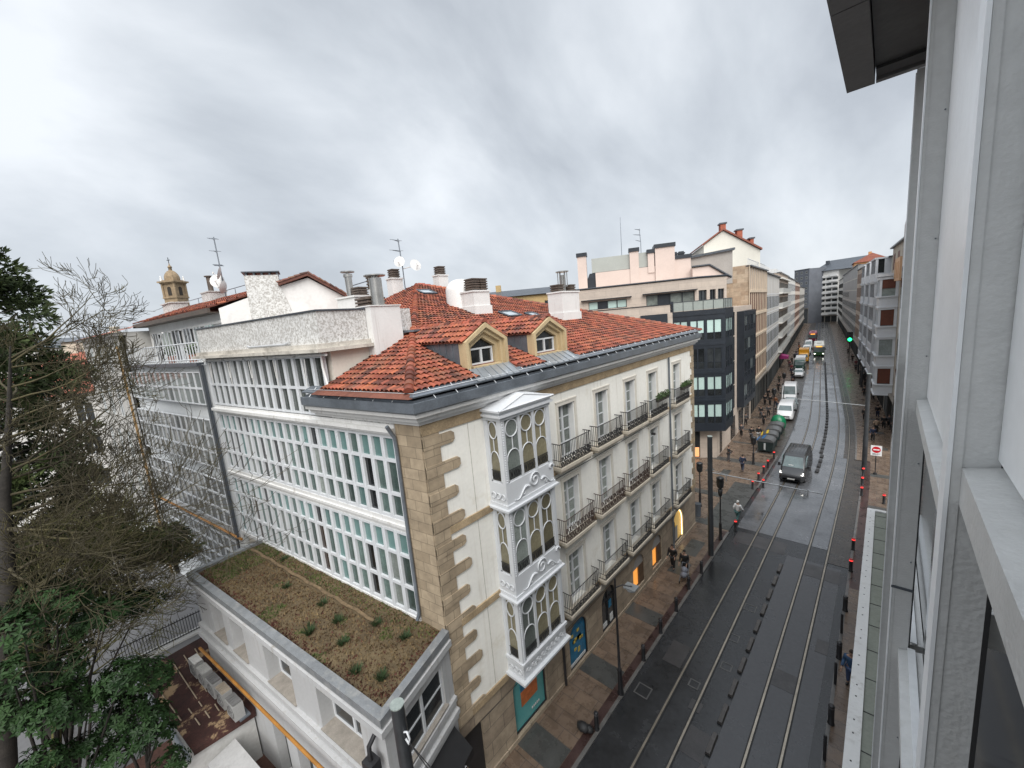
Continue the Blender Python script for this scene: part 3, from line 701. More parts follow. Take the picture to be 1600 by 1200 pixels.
# hip and eave tiles
def ridge(m,a,b,seed,r=0.15,st=0.36):
    rg=random.Random(seed); a=Vector(a);b=Vector(b); L_=(b-a).length; d=(b-a)/L_; sd=d.cross(Vector((0,0,1))).normalized(); n=sd.cross(d)
    for k in range(int(L_/st)):
        m.tint=tint(rg); vs=[]
        for t,rr,l in ((k*st-0.03,r,0.05),((k+1)*st+0.04,r*0.85,0.02)):
            for q in range(7): an=math.pi*q/6; vs.append(a+d*t+sd*(math.cos(an)*rr)+n*(math.sin(an)*rr+l))
        m.add(vs,[(q,q+1,8+q,7+q) for q in range(6)],True); m.add(vs[:7],[tuple(range(7))],False)
ridge(m,Vector(E_)+(PK-Vector(E_))*.022,PK,3); ridge(m,F_,PK,4)
m.tint=None
rt=MB(); rt.__dict__.update(m.__dict__); rt.v=[W2L(v) for v in m.v]
rt.build('roof_tiles',TILE,wb)
# dormers
def dormer(y0,y1,label):
    yc=(y0+y1)/2; hw=(y1-y0)/2; zb,ze,za=14.50,15.42,15.98; xf=-10.1; ze_x=EX-(ze-EZ)/0.3515; za_x=EX-(za-EZ)/0.3515
    m=MB(); m.mi=0
    # zinc clad body with standing seams on its cheeks
    m.prism([(yc-hw+.06,zb-.3),(yc+hw-.06,zb-.3),(yc+hw-.06,ze-.02),(yc,za-.04),(yc-hw+.06,ze-.02)],ze_x-1.2,xf-.52,'x'); m.v=[W2L(p) for p in m.v]
    for s_ in (-1,1):
        y=yc+s_*(hw-0.06)
        tri=[(xf,zb-.15),(xf,ze-.02),(xf-.53,ze-.02),(xf-.53,zb-.15)]
        vs=[W2L((a,y-.02,b)) for a,b in tri]+[W2L((a,y+.02,b)) for a,b in tri]; m.add(vs,[(0,1,2,3),(7,6,5,4),(0,4,5,1),(1,5,6,2),(2,6,7,3),(3,7,4,0)],False)
        x=xf-0.35
        while x>ze_x+0.2:
            zlow=EZ+(EX-x)*0.3515; m.tube([W2L((x,y+s_*0.012,zlow)),W2L((x,y+s_*0.012,ze))],0.014,4); x-=0.36
    d=m.build('dormer',ZINC,wb); d['label']=label
    m=MB()  # ochre front: stepped gable frame
    def ring(w1,e1,a1,w2,e2,a2,x0,x1,zb_):
        o=[(yc-w1,zb_),(yc-w1,e1),(yc,a1),(yc+w1,e1),(yc+w1,zb_)]; i_=[(yc-w2,zb_+.0),(yc-w2,e2),(yc,a2),(yc+w2,e2),(yc+w2,zb_)]
        for k in range(4):
            q=[o[k],o[k+1],i_[k+1],i_[k]]
            f=[(x1,a,b) for a,b in q]; bk=[(x0,a,b) for a,b in q]
            vs=[W2L(p) for p in f+bk]; m.add(vs,[(0,1,2,3),(7,6,5,4),(0,4,5,1),(3,2,6,7),(1,5,6,2),(0,3,7,4)])
    ring(hw,ze,za+0.03,hw-0.14,ze-0.05,za-0.13,xf-0.3,xf+0.06,zb)
    ring(hw-0.14,ze-0.05,za-0.13,hw-0.27,ze-0.10,za-0.28,xf-0.34,xf-0.06,zb)
    ring(hw-0.27,ze-0.10,za-0.28,hw-0.42,ze-0.22,za-0.46,xf-0.5,xf-0.20,zb)
    m.add([W2L(p) for p in [(xf-.5,yc-hw+.3,zb),(xf+.05,yc-hw+.3,zb),(xf+.05,yc+hw-.3,zb),(xf-.5,yc+hw-.3,zb),(xf-.5,yc-hw+.3,zb+.06),(xf+.05,yc-hw+.3,zb+.06),(xf+.05,yc+hw-.3,zb+.06),(xf-.5,yc+hw-.3,zb+.06)]],[(0,3,2,1),(4,5,6,7),(0,1,5,4),(1,2,6,5),(2,3,7,6),(3,0,4,7)])
    m.build('gable_front',OCHRE,d)
    m=MB(); w=hw-0.44; xi=xf-0.36
    def bx(y_0,y_1,z_0,z_1,x0,x1,mi): m.mi=mi; a=W2L((x0,y_0,z_0)); b=W2L((x1,y_1,z_1)); m.box(a[0],b[0],a[1],b[1],a[2],b[2])
    zt=ze-0.26
    bx(yc-w,yc+w,zb+.06,zt+0.0,xi-.03,xi-.02,1); bx(yc-w,yc-w+.06,zb+.06,zt,xi-.02,xi+.04,0); bx(yc+w-.06,yc+w,zb+.06,zt,xi-.02,xi+.04,0); bx(yc-.04,yc+.04,zb+.06,zt,xi-.02,xi+.045,0); bx(yc-w,yc+w,zb+.06,zb+.14,xi-.02,xi+.05,0); bx(yc-w,yc+w,zt-.06,zt,xi-.02,xi+.05,0)
    m.mi=1; m.quad(W2L((xi-.01,yc-w,zt)),W2L((xi-.01,yc+w,zt)),W2L((xi-.01,yc,za-.4)))
    m.build('window',[WHITEW,GLD],d)
    m=MB()  # tiled gable roof running back into the main slope
    for s_ in (-1,1):
        ey=yc+s_*(hw+0.05); zz=ze-0.02
        o=Vector((xf+0.0,ey,zz+.02)); uv=Vector((0,yc-ey,za-zz+.02)); sv=Vector((-1,0,0))
        m.tint=None
        m.quad((xf-.05,ey,zz),(xf-.05,yc,za),(za_x-.3,yc,za),(ze_x-.25,ey,zz))
        tiles(m,o,sv,uv,lambda c:c.z>EZ+(EX-c.x)*0.3515-0.02,(0.0,5),uv.length-0.1,int(y0*10)+s_)
    ridge(m,(xf+.0,yc,za+.0),(za_x,yc,za+.0),9,0.13)
    m.v=[W2L(v) for v in m.v]; m.tint=None
    m.build('dormer_tiles',TILE,d)
    m=MB() # seamed zinc apron down to the gutter
    a=[(xf+.06,y0+.05,zb+.02),(xf+.06,y1-.05,zb+.02),(EX+.0,y1-.35,EZ+.06),(EX+.0,y0-.35,EZ+.06)]
    m.quad(*[W2L(p) for p in (a[3],a[2],a[1],a[0])])
    for k in range(7):
        t=k/6; p=Vector(a[0]).lerp(Vector(a[1]),t); q=Vector(a[3]).lerp(Vector(a[2]),t); m.tube([W2L(p+Vector((0,0,.015))),W2L(q+Vector((0,0,.015)))],0.016,4)
    m.build('apron',ZINCL,d)
dormer(*dorm[0],'ochre framed dormer nearer the corner, zinc cheek visible'); dormer(*dorm[1],'ochre framed dormer farther along the roof')
def rz(x,y): return EZ+(EX-x)*0.3515
# roof lights
for (x0,x1,y0,y1) in ((-15.5,-14.7,15.7,16.7),(-15.0,-14.4,17.3,18.0),(-20.5,-19.7,14.0,14.9)):
    m=MB(); a=[(x1,y0,rz(x1,0)+.14),(x1,y1,rz(x1,0)+.14),(x0,y1,rz(x0,0)+.14),(x0,y0,rz(x0,0)+.14)]
    m.mi=0; m.quad(*[W2L(p) for p in a]); m.mi=1
    for k in range(4):
        p,q=Vector(a[k]),Vector(a[(k+1)%4]); m.tube([W2L(p),W2L(q)],0.055,4)
        m.quad(W2L(p),W2L(q),W2L(q-Vector((0,0,.2))),W2L(p-Vector((0,0,.2))))
    m.build('roof_light',[glass('sky_glass',(0.35,0.40,0.43),0.1,0.1,0.5,0.05),ZINCD],wb)
def louvre(m,cx,cy,z0,z1,w,d,n=5):
    for k in range(n):
        z=z0+(z1-z0)*k/n; h=(z1-z0)/n; m.box(cx-w/2,cx+w/2,cy-d/2,cy+d/2,z+h*0.45,z+h*0.98); m.box(cx-w*.42,cx+w*.42,cy-d*.42,cy+d*.42,z,z+h*.45)
def chimney(cx,cy,w,d,zt,deco,label=None):
    """a rendered stack on the white building's roof; deco adds the tops"""
    zb=min(rz(cx-w/2,0)-0.4,16.9); m=MB(); a=W2L((cx,cy,0)); m.box(a[0]-d/2,a[0]+d/2,a[1]-w/2,a[1]+w/2,zb,zt); m.box(a[0]-d/2-.05,a[0]+d/2+.05,a[1]-w/2-.05,a[1]+w/2+.05,zt,zt+.08)
    m.box(a[0]-d/2-.06,a[0]+d/2+.06,a[1]-w/2-.06,a[1]+w/2+.06,zb,zb+.55)
    c=m.build('chimney',WHITE,roof); 
    if label: c['label']=label
    deco(c,a[0],a[1],zt+.08)
    return c
def d1(c,x,y,z):
    m=MB(); louvre(m,x-.28,y-.1,z,z+.62,.5,.7); louvre(m,x+.28,y-.1,z,z+.62,.5,.7); m.build('louvre_cap',BROWNL,wb)
    m=MB(); m.lathe([(0.85,z-1.0),(0.85,z+0.15),(0.80,z+.38),(0.62,z+.60),(0.36,z+.73),(0.02,z+.78)],x,y+1.15,16); m.build('dome_cap',WHITE,wb)
chimney(-16.1,14.7,0.95,1.15,17.62,d1,'white stack with twin brown louvres and a white dome behind')
def d2(c,x,y,z):
    m=MB(); louvre(m,x-.6,y,z,z+.4,.55,.6,3); louvre(m,x+.62,y,z,z+.4,.5,.6,3); m.build('louvre_cap',BROWNL,wb)
    m=MB(); m.cyl(x,y,z,z+.95,.17,12)
    for k in range(6): t=k*math.pi/3; m.tube([(x+.27*math.cos(t),y+.27*math.sin(t),z+.3),(x+.27*math.cos(t),y+.27*math.sin(t),z+1.12)],.03,4)
    m.cyl(x,y,z+1.12,z+1.17,.38,14); m.cyl(x,y,z+.28,z+.33,.30,14); m.build('flue',STEEL,wb)
chimney(-14.0,19.75,1.0,1.75,17.3,d2,'white stack with a caged steel flue')
def d3(c,x,y,z):
    m=MB(); louvre(m,x,y,z,z+.55,.55,.55,4); m.build('louvre_cap',BROWNL,wb)
chimney(-21.9,17.0,0.6,0.8,19.3,d3); chimney(-23.0,14.2,0.6,0.8,19.2,d3)
# ================================================================== GLAZED GALLERY BUILDING (left flank)
AU=R_(9.04)
def gframe(name,label,cat,off=0.0,u=0.0):
    """a thing whose local x runs to the right along the flank, y goes into the building; x = -u"""
    return thing(name,label,cat,(-9.65+Ux*u+Nx*off,6.15+Uy*u+Ny*off,0),AU)
gb=gframe('gallery_building','white fully glazed gallery facade beside the stone corner, peeling parapet on top','building')
m=MB(); m.box(-14.25,-4.2,0.22,3.9,13.3,15.5); m.box(-14.25,-1.07,0.22,6,0,13.299)
m.build('wall',CREAM,gb)
m=MB()
for z0,z1,o in ((12.84,12.93,0.05),(12.93,13.0,0.16),(13.0,13.12,0.22),(9.72,9.80,0.03),(9.80,9.90,0.10),(9.90,10.05,0.05),(6.50,6.66,0.06),(13.12,13.22,0.06),(9.62,9.72,0.0)):
    m.box(-14.2,-1.07,-o,0.22,z0,z1)
m.box(-14.2,-4.35,-0.04,0.2,15.40,15.52)
m.build('ledge',WHITE,gb)
m=MB(); m.box(-4.3,-1.08,-0.02,0.1,13.22,13.9); m.build('peeling_panel',PEEL,gb)
pitch=0.6145; n=21
def sash(h,zs,w=pitch):
    m=MB(); m.box(-w/2,-w/2+0.085,-0.04,0.10,0,h); m.box(w/2-0.085,w/2,-0.04,0.10,0,h)
    for a,b in zs: m.box(-w/2+0.085,w/2-0.085,-0.03,0.09,a,b)
    m.box(-0.012-w/2,0.012-w/2,-0.055,-0.04,0,h)
    return m
hB=2.95
def gallery_proto(z,h,t1,t2,glist):
    s=sash(h,[(0,0.10),(t1-.05,t1+.05),(t2-.05,t2+.05),(h-.08,h)]).build('gallery_window',WHITEW,gb,(-1.15-pitch/2,0,z))
    MB().box(-pitch/2+.08,pitch/2-.08,0.05,0.06,0.09,t2-.04).build('pane',glist[0],s)
    MB().box(-pitch/2+.08,pitch/2-.08,0.05,0.06,t2+.04,h-.07).build('blind_pane',glist[1],s)
    return s
GCUR=glass('green_curtain_glass',(0.085,0.125,0.115),0.09,0.35,0.5,0.55,1.2)
pA=gallery_proto(10.05,2.79,0.86,1.98,(GCUR,GLT))
pB=gallery_proto(6.66,2.96,0.98,2.12,(GCUR,GLT))
rgw=random.Random(12); BRG=glass('brown_room_glass',(0.035,0.022,0.014),.1,.4,.5,.3,1.0)
def vary(w_):
    for c_ in w_.children:
        r_=rgw.random(); lo=c_.name.startswith('pane'); m_=None
        if lo and r_<.22: m_=GLD
        elif lo and r_<.28: m_=BRG
        elif lo and r_<.40: m_=GLT
        elif lo and r_<.47: m_=GLC
        elif not lo and r_<.10: m_=GCUR
        elif not lo and r_<.15: m_=GLD
        if m_: c_.material_slots[0].link='OBJECT'; c_.material_slots[0].material=m_
for k in range(1,n): vary(inst(pA,gb,(-1.15-pitch*(k+.5),0,10.05)))
for k in range(1,n): vary(inst(pB,gb,(-1.15-pitch*(k+.5),0,6.66)))
pC=sash(2.14,[(0,0.07),(0.93,1.03),(2.06,2.14)],0.655).build('gallery_window',WHITEW,gb,(-4.35-.3275,0,13.26)); MB().box(-.26,.26,0.05,0.06,0.05,2.1).build('pane',glass('smoky_glass',(0.075,0.085,0.08),0.08,0.4,0.6,0.5,1.3),pC)
for k in range(1,15): inst(pC,gb,(-4.35-.655*(k+.5),0,13.26))
m=MB()
for k in range(5):
    x=-13.9+k*2.05; m.tube([(x,-0.1,15.42),(x+1.75,-0.1,15.42)],0.05,6); m.tube([(x+.2,-.12,15.3),(x+.25,-.12,14.6)],0.02,4); m.tube([(x+.4,-.12,15.3),(x+.3,-.12,14.3)],0.02,4)
m.build('awning_roll',WHITE,gb)
# roof slab and peeling parapet with the big white duct at its right end
m=MB(); m.prism([(-14.6,3.9),(-14.6,-0.42),(-3.85,-0.42),(-3.85,1.95),(-4.2,3.9)],15.52,15.64); m.prism([(-14.45,3.9),(-14.45,-0.30),(-3.98,-0.30),(-3.98,1.75),(-4.2,3.9)],15.64,15.80); m.build('roof_slab',mat('weathered_slab',(0.50,0.47,0.42),0.8,0.15,1.2,stain=(1.5,0.5,0.7,(0.24,0.22,0.19))),gb)
m=MB(); m.prism([(-14.35,-0.12),(-4.1,-0.12),(-4.1,1.74),(-4.34,1.74),(-4.34,0.12),(-14.1,.12),(-14.1,3.9),(-14.35,3.9)],15.80,16.86); m.build('parapet',PEEL,gb)
m=MB(); m.prism([(-14.4,-0.17),(-4.05,-0.17),(-4.05,1.74),(-4.39,1.74),(-4.39,0.17),(-14.4,.17)],16.865,16.915); m.build('parapet_coping',ZINCD,gb)
m=MB(); m.box(-4.5,-3.78,1.76,3.12,14.3,16.95); m.box(-4.54,-3.74,1.72,3.16,16.951,16.99); m.build('duct',WHITE,gb); m=MB(); m.box(-4.4,-4.05,3.17,3.85,15.5,16.85); m.build('peeling_stack',PEEL,gb)
m=MB(); m.box(-4.1,-3.2,3.3,4.0,15.2,15.75); m.box(-4.0,-3.3,3.25,3.9,15.9,15.98); m.build('zinc_flashing',ZINC,gb)
m=MB(); m.tube([(-9.2,-.2,15.9),(-9,-.22,15.86),(-6.2,-.22,15.86),(-6,-.2,15.9)],0.05,6); m.build('pipe',mat('grey_plastic_pipe',(0.42,0.43,0.44),0.4,0.1,2),gb)
m=MB(); m.tube([(-4.32,-.06,15.5),(-4.3,-.08,15.0),(-4.05,-.1,13.9),(-3.9,-.14,13.8)],0.045,6); m.build('downpipe',WHITE,gb)
m=MB(); m.tube([(-1.02,-0.35,13.25),(-1.03,-0.12,12.85),(-1.03,-0.10,12.5),(-1.06,-0.09,6.9),(-1.07,-0.2,6.72)],0.06,7); m.build('downpipe',ZINC,gb)
# ---- flues behind the parapet
m=MB(); m.box(-7.6,-6.35,3.0,4.2,15.6,17.55); m.box(-7.66,-6.29,2.95,4.25,17.55,17.62); fb=m.build('chimney',WHITE,gb)
m=MB(); m.cyl(-7.3,3.5,17.6,18.5,.15,12); m.cyl(-7.3,3.5,18.5,18.62,.19,12); m.cyl(-7.3,3.5,18.7,18.74,.30,14); m.cyl(-7.3,3.5,18.6,18.72,.08,8); m.build('flue',STEEL,fb)
m=MB(); louvre(m,-6.75,3.6,17.6,18.0,.5,.5,4); m.build('louvre_cap',BROWNL,fb)
m=MB(); m.cyl(-4.75,2.9,16.3,18.1,.25,14); m.cyl(-4.75,2.9,18.18,18.22,.42,14); m.cyl(-4.75,2.9,18.05,18.2,.12,8); fl=m.build('flue',STEEL,gb)
m=MB(); m.cyl(-5.35,3.0,16.6,17.45,.36,14); louvre(m,-5.35,3.0,16.6,17.4,.85,.85,6); m.build('louvre_cap',BROWNL,gb)
m=MB(); m.cyl(-5.4,3.3,17.4,17.75,.22,12); m.build('flue_collar',WHITE,gb); m=MB(); louvre(m,-5.4,3.3,17.75,18.25,.38,.38,4); m.build('louvre_cap',BROWNL,gb)
# ================================================================== GREEN ROOF ANNEX
an=gframe('roof_annex','low pale annex with a planted roof of brown sedum against the gallery','annex')
AL,AD=12.15,2.9
an_y=-2.86
# local: x from -12.1 (left) to 0.0; the street end is set at x ~0.42 so that it lines with the street facade
xr_front=0.50; xr_back=0.02
def anbox(m,z0,z1,o,hole=None):
    P=[(-12.0-o,-0.01),(-12.0-o,an_y-o),(xr_front+o,an_y-o),(xr_back+o,-0.01)]
    m.prism(P,z0,z1)
m=MB()
wins=[(-10.1,),(-8.35,),(-5.5,),(-2.2,)]
aw=[(-10.55,-9.35,4.45,5.95),(-8.75,-7.55,4.45,5.95),(-6.0,-4.2,4.45,5.95),(-2.7,-0.55,4.45,5.95)]
# long flank
sub=MB(); sub.wall(-12.0,xr_front,0,6.2,aw+[(-6.6,-5.6,0.1,2.6),(-4.9,-3.9,0.1,2.6)],0.5,an_y); m.add(sub.v,sub.f)
# street end: its own plane runs from (xr_front,an_y) to (xr_back,0)
ex,ey=xr_back-xr_front,0-an_y; EL=math.hypot(ex,ey); er=math.atan2(ey,ex)
sub=MB(); sub.X=Matrix.Translation((xr_front,an_y,0))@Matrix.Rotation(er,4,'Z'); sub.wall(0,EL,0,6.2,[(0.5,2.45,4.45,5.8),(0.35,2.5,0.1,2.75)],0.16,0); m.add(sub.v,sub.f)
m.quad((-12,-0.01,0),(-12,an_y,0),(-12,an_y,6.2),(-12,-.01,6.2)); m.box(-11.9,0.0,an_y+0.6,-0.02,0,6.1)
m.build('wall',ANNEXW,an)
m=MB()
for z0,z1,o in ((6.05,6.20,0.05),(6.20,6.40,0.16),(6.40,6.47,0.10)): anbox(m,z0,z1,o)
m.build('cornice',ANNEXW,an); mq=MB()
for z0,z1,o in ((4.20,4.36,0.12),(3.95,4.20,0.05),(3.55,3.78,0.10),(3.78,3.95,0.18)): 
    P=[(-12.0-o,an_y+.3),(-12.0-o,an_y-o),(xr_front+o,an_y-o),(xr_back+o,-0.02),(xr_back-.3,-0.02),(xr_front-.3,an_y+.3)]; mq.prism(P,z0,z1)
mq.build('sill_course',ANNEXW,an)
m=MB(); cw=0.26; z0,z1=6.47,6.70
P=[(-12.16,-0.02),(-12.16,an_y-.12),(xr_front+.12,an_y-.12),(xr_back+.12,-0.02)]
I=[(-12.16+cw,-0.02),(-12.16+cw,an_y-.12+cw),(xr_front+.12-cw,an_y-.12+cw),(xr_back+.12-cw,-.02)]
for k in range(3): m.prism([P[k],P[k+1],I[k+1],I[k]],z0,z1)
m.build('coping',mat('grey_coping_sheet',(0.17,0.18,0.19),0.5,0.2,2.5,stain=(3,0.5,0.7,(0.27,0.27,0.26))),an)
# soil with a real relief
rg=random.Random(11)
m=MB(); nx,ny=70,20; vs=[]
from mathutils import noise as mn
for j in range(ny+1):
    for i in range(nx+1):
        x=-11.9+(12.3)*i/nx; y=an_y+.14+(2.72)*j/ny
        xm=xr_front+.12-cw+(xr_back-xr_front)*j/ny; x=min(x,xm+.02)
        vs.append((x,y,6.58+0.05*mn.noise(Vector((x*1.7,y*1.7,0)))+0.035*mn.noise(Vector((x*6,y*6,3)))))
m.s=True; m.add(vs,[(j*(nx+1)+i,j*(nx+1)+i+1,(j+1)*(nx+1)+i+1,(j+1)*(nx+1)+i) for j in range(ny) for i in range(nx)])
SOIL=mat('sedum_soil',(0.060,0.042,0.022),0.95,0.3,1.1,col2=(0.13,0.095,0.05),bump=1.0,bscale=22)
m.build('planting_bed',SOIL,an)
m=MB()
for k in range(24):
    x0=-11.7+k*.39; x1=x0+.39; f=lambda x:-0.75-0.02*(x+6)+.03*math.sin(x*5); m.quad((x0,f(x0)-.06,6.64),(x1,f(x1)-.06,6.64),(x1,f(x1)+.05,6.645),(x0,f(x0)+.05,6.645))
m.build('gravel_line',mat('sandy_line',(0.145,0.10,0.055),.9,.35,6),an)
SEDB=mat('brown_sedum',(0.085,0.055,0.026),0.9,0.4,0.9,col2=(0.19,0.135,0.065)); SEDG=mat('green_sedum',(0.035,0.055,0.012),0.85,0.4,1.2,col2=(0.10,0.12,0.03)); SEDR=mat('red_sedum',(0.055,0.018,0.012),0.9,0.3,1.2,col2=(0.10,0.035,0.022))
m=MB()
for _ in range(15000):
    x=rg.uniform(-11.85,0.3); y=rg.uniform(an_y+.16,-0.06)
    if x>xr_front-.16-(y-an_y)*0.165: continue
    ridge_=abs(y-(-0.75-0.02*(x+6)))<0.10 and x<-2.5
    nv=mn.noise(Vector((x*0.9,y*1.1,7))); edge=(y<an_y+.42 or x>-0.25)
    if ridge_: continue
    if nv>0.30: mi=1
    elif edge and rg.random()<0.62: mi=2
    elif x<-10 and rg.random()<0.75: mi=1
    elif y>-0.6 and rg.random()<0.35: mi=1
    else: mi=0 if rg.random()<0.9 else 2
    if mi==0 and rg.random()<0.35: continue
    s=rg.uniform(.018,.05); h=rg.uniform(.02,.085); a=rg.uniform(0,6.28); z=6.58+0.05*mn.noise(Vector((x*1.7,y*1.7,0)))
    m.mi=mi; ca,sa=math.cos(a)*s,math.sin(a)*s; lx,ly=rg.uniform(-.04,.04),rg.uniform(-.04,.04)
    m.add([(x-ca,y-sa,z-.01),(x+ca,y+sa,z-.01),(x+lx,y+ly,z+h)],[(0,1,2)],False)
o=m.build('sedum_cover',[SEDB,SEDG,SEDR],an); o['kind']='stuff'
# annex windows
def casement(w,h):
    m=MB(); m.mi=0; f=.06
    m.box(-w/2,-w/2+f,0,.07,0,h); m.box(w/2-f,w/2,0,.07,0,h); m.box(-w/2+f,w/2-f,0,.07,0,f); m.box(-w/2+f,w/2-f,0,.07,h-f,h); m.box(-.045,.045,-.01,.07,f,h-f)
    for a,b in ((-w/2+f,-.045),(.045,w/2-f)): m.box(a,b,.01,.06,h*.52-.025,h*.52+.025)
    return m
for a,b,c,d in aw:
    o=casement(b-a,d-c).build('window',WHITEW,an,((a+b)/2,an_y+.40,c)); MB().box(-(b-a)/2+.05,(b-a)/2-.05,.035,.045,.05,d-c-.05).build('pane',GLD,o)
    MB().box(-(b-a)/2-.02,(b-a)/2+.02,-.46,0.0,-.03,.005).build('sill',mat('sill_stone',(0.27,0.245,0.215),0.8,0.2,3),o)
e=casement(1.95,1.35).build('window',WHITEW,an,(0,0,0)); 
e.location=Matrix.Translation((xr_front,an_y,0))@Matrix.Rotation(er,4,'Z')@Vector((1.475,.06,4.45)); e.rotation_euler=(0,0,er); e['label']='window on the street end with dark panes'
MB().box(-.94,.94,.035,.045,.05,1.3).build('pane',GLD,e); MB().box(-1.0,1.0,-.14,0.0,-.04,.005).build('sill',MATS['sill_stone'],e)
d=MB(); d.box(-1.05,1.05,.1,.14,.1,2.7); d.mi=1; d.prism([(-.2,2.72),(-.95,2.35),(-.95,2.85),(-.2,2.9)],-.75,.0,'x') if False else None
o=d.build('shopfront',GLD,an); o.location=Matrix.Translation((xr_front,an_y,0))@Matrix.Rotation(er,4,'Z')@Vector((1.42,.1,0)); o.rotation_euler=(0,0,er)
# black shop awning on the street end, with its white scribbled mark
aw_=MB(); aw_.mi=0; aw_.prism([(0.0,3.35),(-0.62,2.78),(-0.62,2.52),(-0.58,2.52),(-0.58,2.76),(0.0,3.28)],-1.25,1.25,'x')
aw_.mi=1
rg2=random.Random(2)
for k in range(7):
    x=-0.7+k*0.22; aw_.tube([(x,-.632,2.60),(x+.05,-.632,2.72),(x+.10,-.632,2.58),(x+.15,-.632,2.70),(x+.2,-.632,2.62)],.012,3)
o=aw_.build('awning',[mat('black_canvas',(0.012,0.012,0.013),0.55,0.2,3),WHITEW],an); o.location=Matrix.Translation((xr_front,an_y,0))@Matrix.Rotation(er,4,'Z')@Vector((1.42,0,0.05)); o.rotation_euler=(0,0,er)
# ochre pipe along the flank, black pipe with hopper on the corner
m=MB(); m.tube([(-12.0,an_y-.28,3.30),(0.1,an_y-.28,3.34)],.058,8)
m.build('ochre_pipe',mat('ochre_pipe',(0.33,0.15,0.03),0.5,0.2,2),an)
m=MB(); m.tube([(0.22,an_y-.02,6.1),(0.22,an_y-.28,5.9),(0.22,an_y-.30,5.5)],.06,7); m.box(0.05,0.40,an_y-.44,an_y-.14,5.2,5.52); m.tube([(0.22,an_y-.3,5.2),(0.22,an_y-.26,0.2)],.075,8); m.build('downpipe',IRON,an)
for a,b in ((-6.6,-5.6),(-4.9,-3.9)):
    MB().box(a,b,an_y+.3,an_y+.36,0.1,2.6).build('door',mat('dark_green_door',(0.02,0.026,0.026),0.4,0.3,2),an)
# tufts of taller plants on the roof
TUFT=mat('tuft_green',(0.028,0.052,0.016),0.7,0.4,5)
tl=['tall green tuft in the middle of the sedum roof','green tuft just behind the tallest one on the sedum roof','small tuft near the parapet side of the sedum roof','spiky tuft nearest the street corner of the sedum roof','low bushy tuft toward the far end of the sedum roof','thin tuft close to the glazed facade','twin stemmed tuft by the annex parapet','dark rounded tuft at the far end by the glazed wall','yellowish tuft beside the front coping','small dark tuft near the stone corner pillar']
ts=[(-3.6,-1.45,.30),(-4.9,-1.2,.26),(-2.6,-1.9,.22),(-0.45,-2.1,.30),(-7.2,-1.3,.22),(-2.3,-.85,.22),(-4.0,-2.2,.34),(-9.3,-.35,.2),(-1.3,-2.35,.25),(-1.0,-.8,.2)]
for (x,y,h),lb in zip(ts,tl):
    w=Vector((-9.65,6.15,0))+Matrix.Rotation(AU,3,'Z')@Vector((x,y,6.57))
    m=MB(); rg=random.Random(int(x*100))
    for _ in range(70):
        a=rg.uniform(0,6.28); r0=rg.uniform(0,.10); r1=r0+rg.uniform(.02,.16); hh=h*rg.uniform(.35,1.05); c,s_=math.cos(a),math.sin(a); wd=.018
        m.add([(c*r0-s_*wd,s_*r0+c*wd,0),(c*r0+s_*wd,s_*r0-c*wd,0),(c*r1+s_*wd*.6,s_*r1-c*wd*.6,hh*.7),(c*r1*1.15,s_*r1*1.15,hh)],[(0,1,2,3)])
    o=m.build('roof_tuft',TUFT,None,w); tag(o,lb,'plant','tufts of plants on the annex roof')
# ================================================================== MIRROR-GLASS NEIGHBOUR
mb_=gframe('glass_building','white framed building of mirrored glazing with a roof terrace, left of the gallery','building')
m=MB(); m.box(-27.5,-15.05,0.15,8,0,15.3); m.box(-15.0,-14.3,0.02,6,0,15.2); m.build('wall',mat('pale_blue_grey_panel',(0.62,0.64,0.65),0.6,0.06,0.8,drip=(0.4,0.41,0.41)),mb_)
m=MB(); m.box(-15.28,-15.06,-.03,.05,2,15.25); m.tube([(-14.62,-.08,15.2),(-14.62,-.1,6.2)],.06,6); m.build('downpipe',ZINCD,mb_)
m=MB(); m.tube([(-27.4,-.05,6.05),(-14.4,-.05,6.1)],.07,6); m.build('ochre_pipe',MATS['ochre_pipe'],mb_)
def curtain(z0,z1,rws,w=0.87,t=.05):
    m=MB(); h=z1-z0
    m.box(-w/2,-w/2+t,-.05,.05,0,h); m.box(w/2-t,w/2,-.05,.05,0,h)
    for k in range(rws+1): z=h*k/rws; m.box(-w/2+t,w/2-t,-.04,.05,max(0,z-t),min(h,z+t))
    return m
for z0,z1,rw,gm in ((13.15,14.85,2,GLM),(9.75,12.4,3,glass('smoky_mirror',(0.12,0.13,0.127),0.07,0.4,0.6,0.5,0.8)),(6.5,9.1,3,glass('dark_mirror',(0.085,0.092,0.088),0.08,0.35,0.6,0.5,0.8)),(2.6,5.7,4,MATS['smoky_mirror'])):
    p=curtain(z0,z1,rw).build('curtain_window',WHITEW,mb_,(-15.3-.435,0,z0)); MB().box(-.41,.41,.0,.012,.02,z1-z0-.02).build('pane',gm,p)
    for k in range(1,14): inst(p,mb_,(-15.3-.87*(k+.5),0,z0))
m=MB(); m.box(-27.5,-15.05,-.16,.3,15.14,15.3); m.build('terrace_edge',ZINCD,mb_)
m=MB()
for z in (15.45,16.30): m.tube([(-27.4,.1,z),(-15.2,.1,z)],.03,5)
for k in range(32): x=-27.3+k*.39; m.box(x-.018,x+.018,.08,.12,15.3,16.3)
m.build('railing',WHITEW,mb_)
m=MB(); m.box(-27.5,-15.2,1.5,7,15.3,17.75); m.box(-15.6,-15.2,0.3,1.5,15.3,16.3); m.build('penthouse',WHITE,mb_)
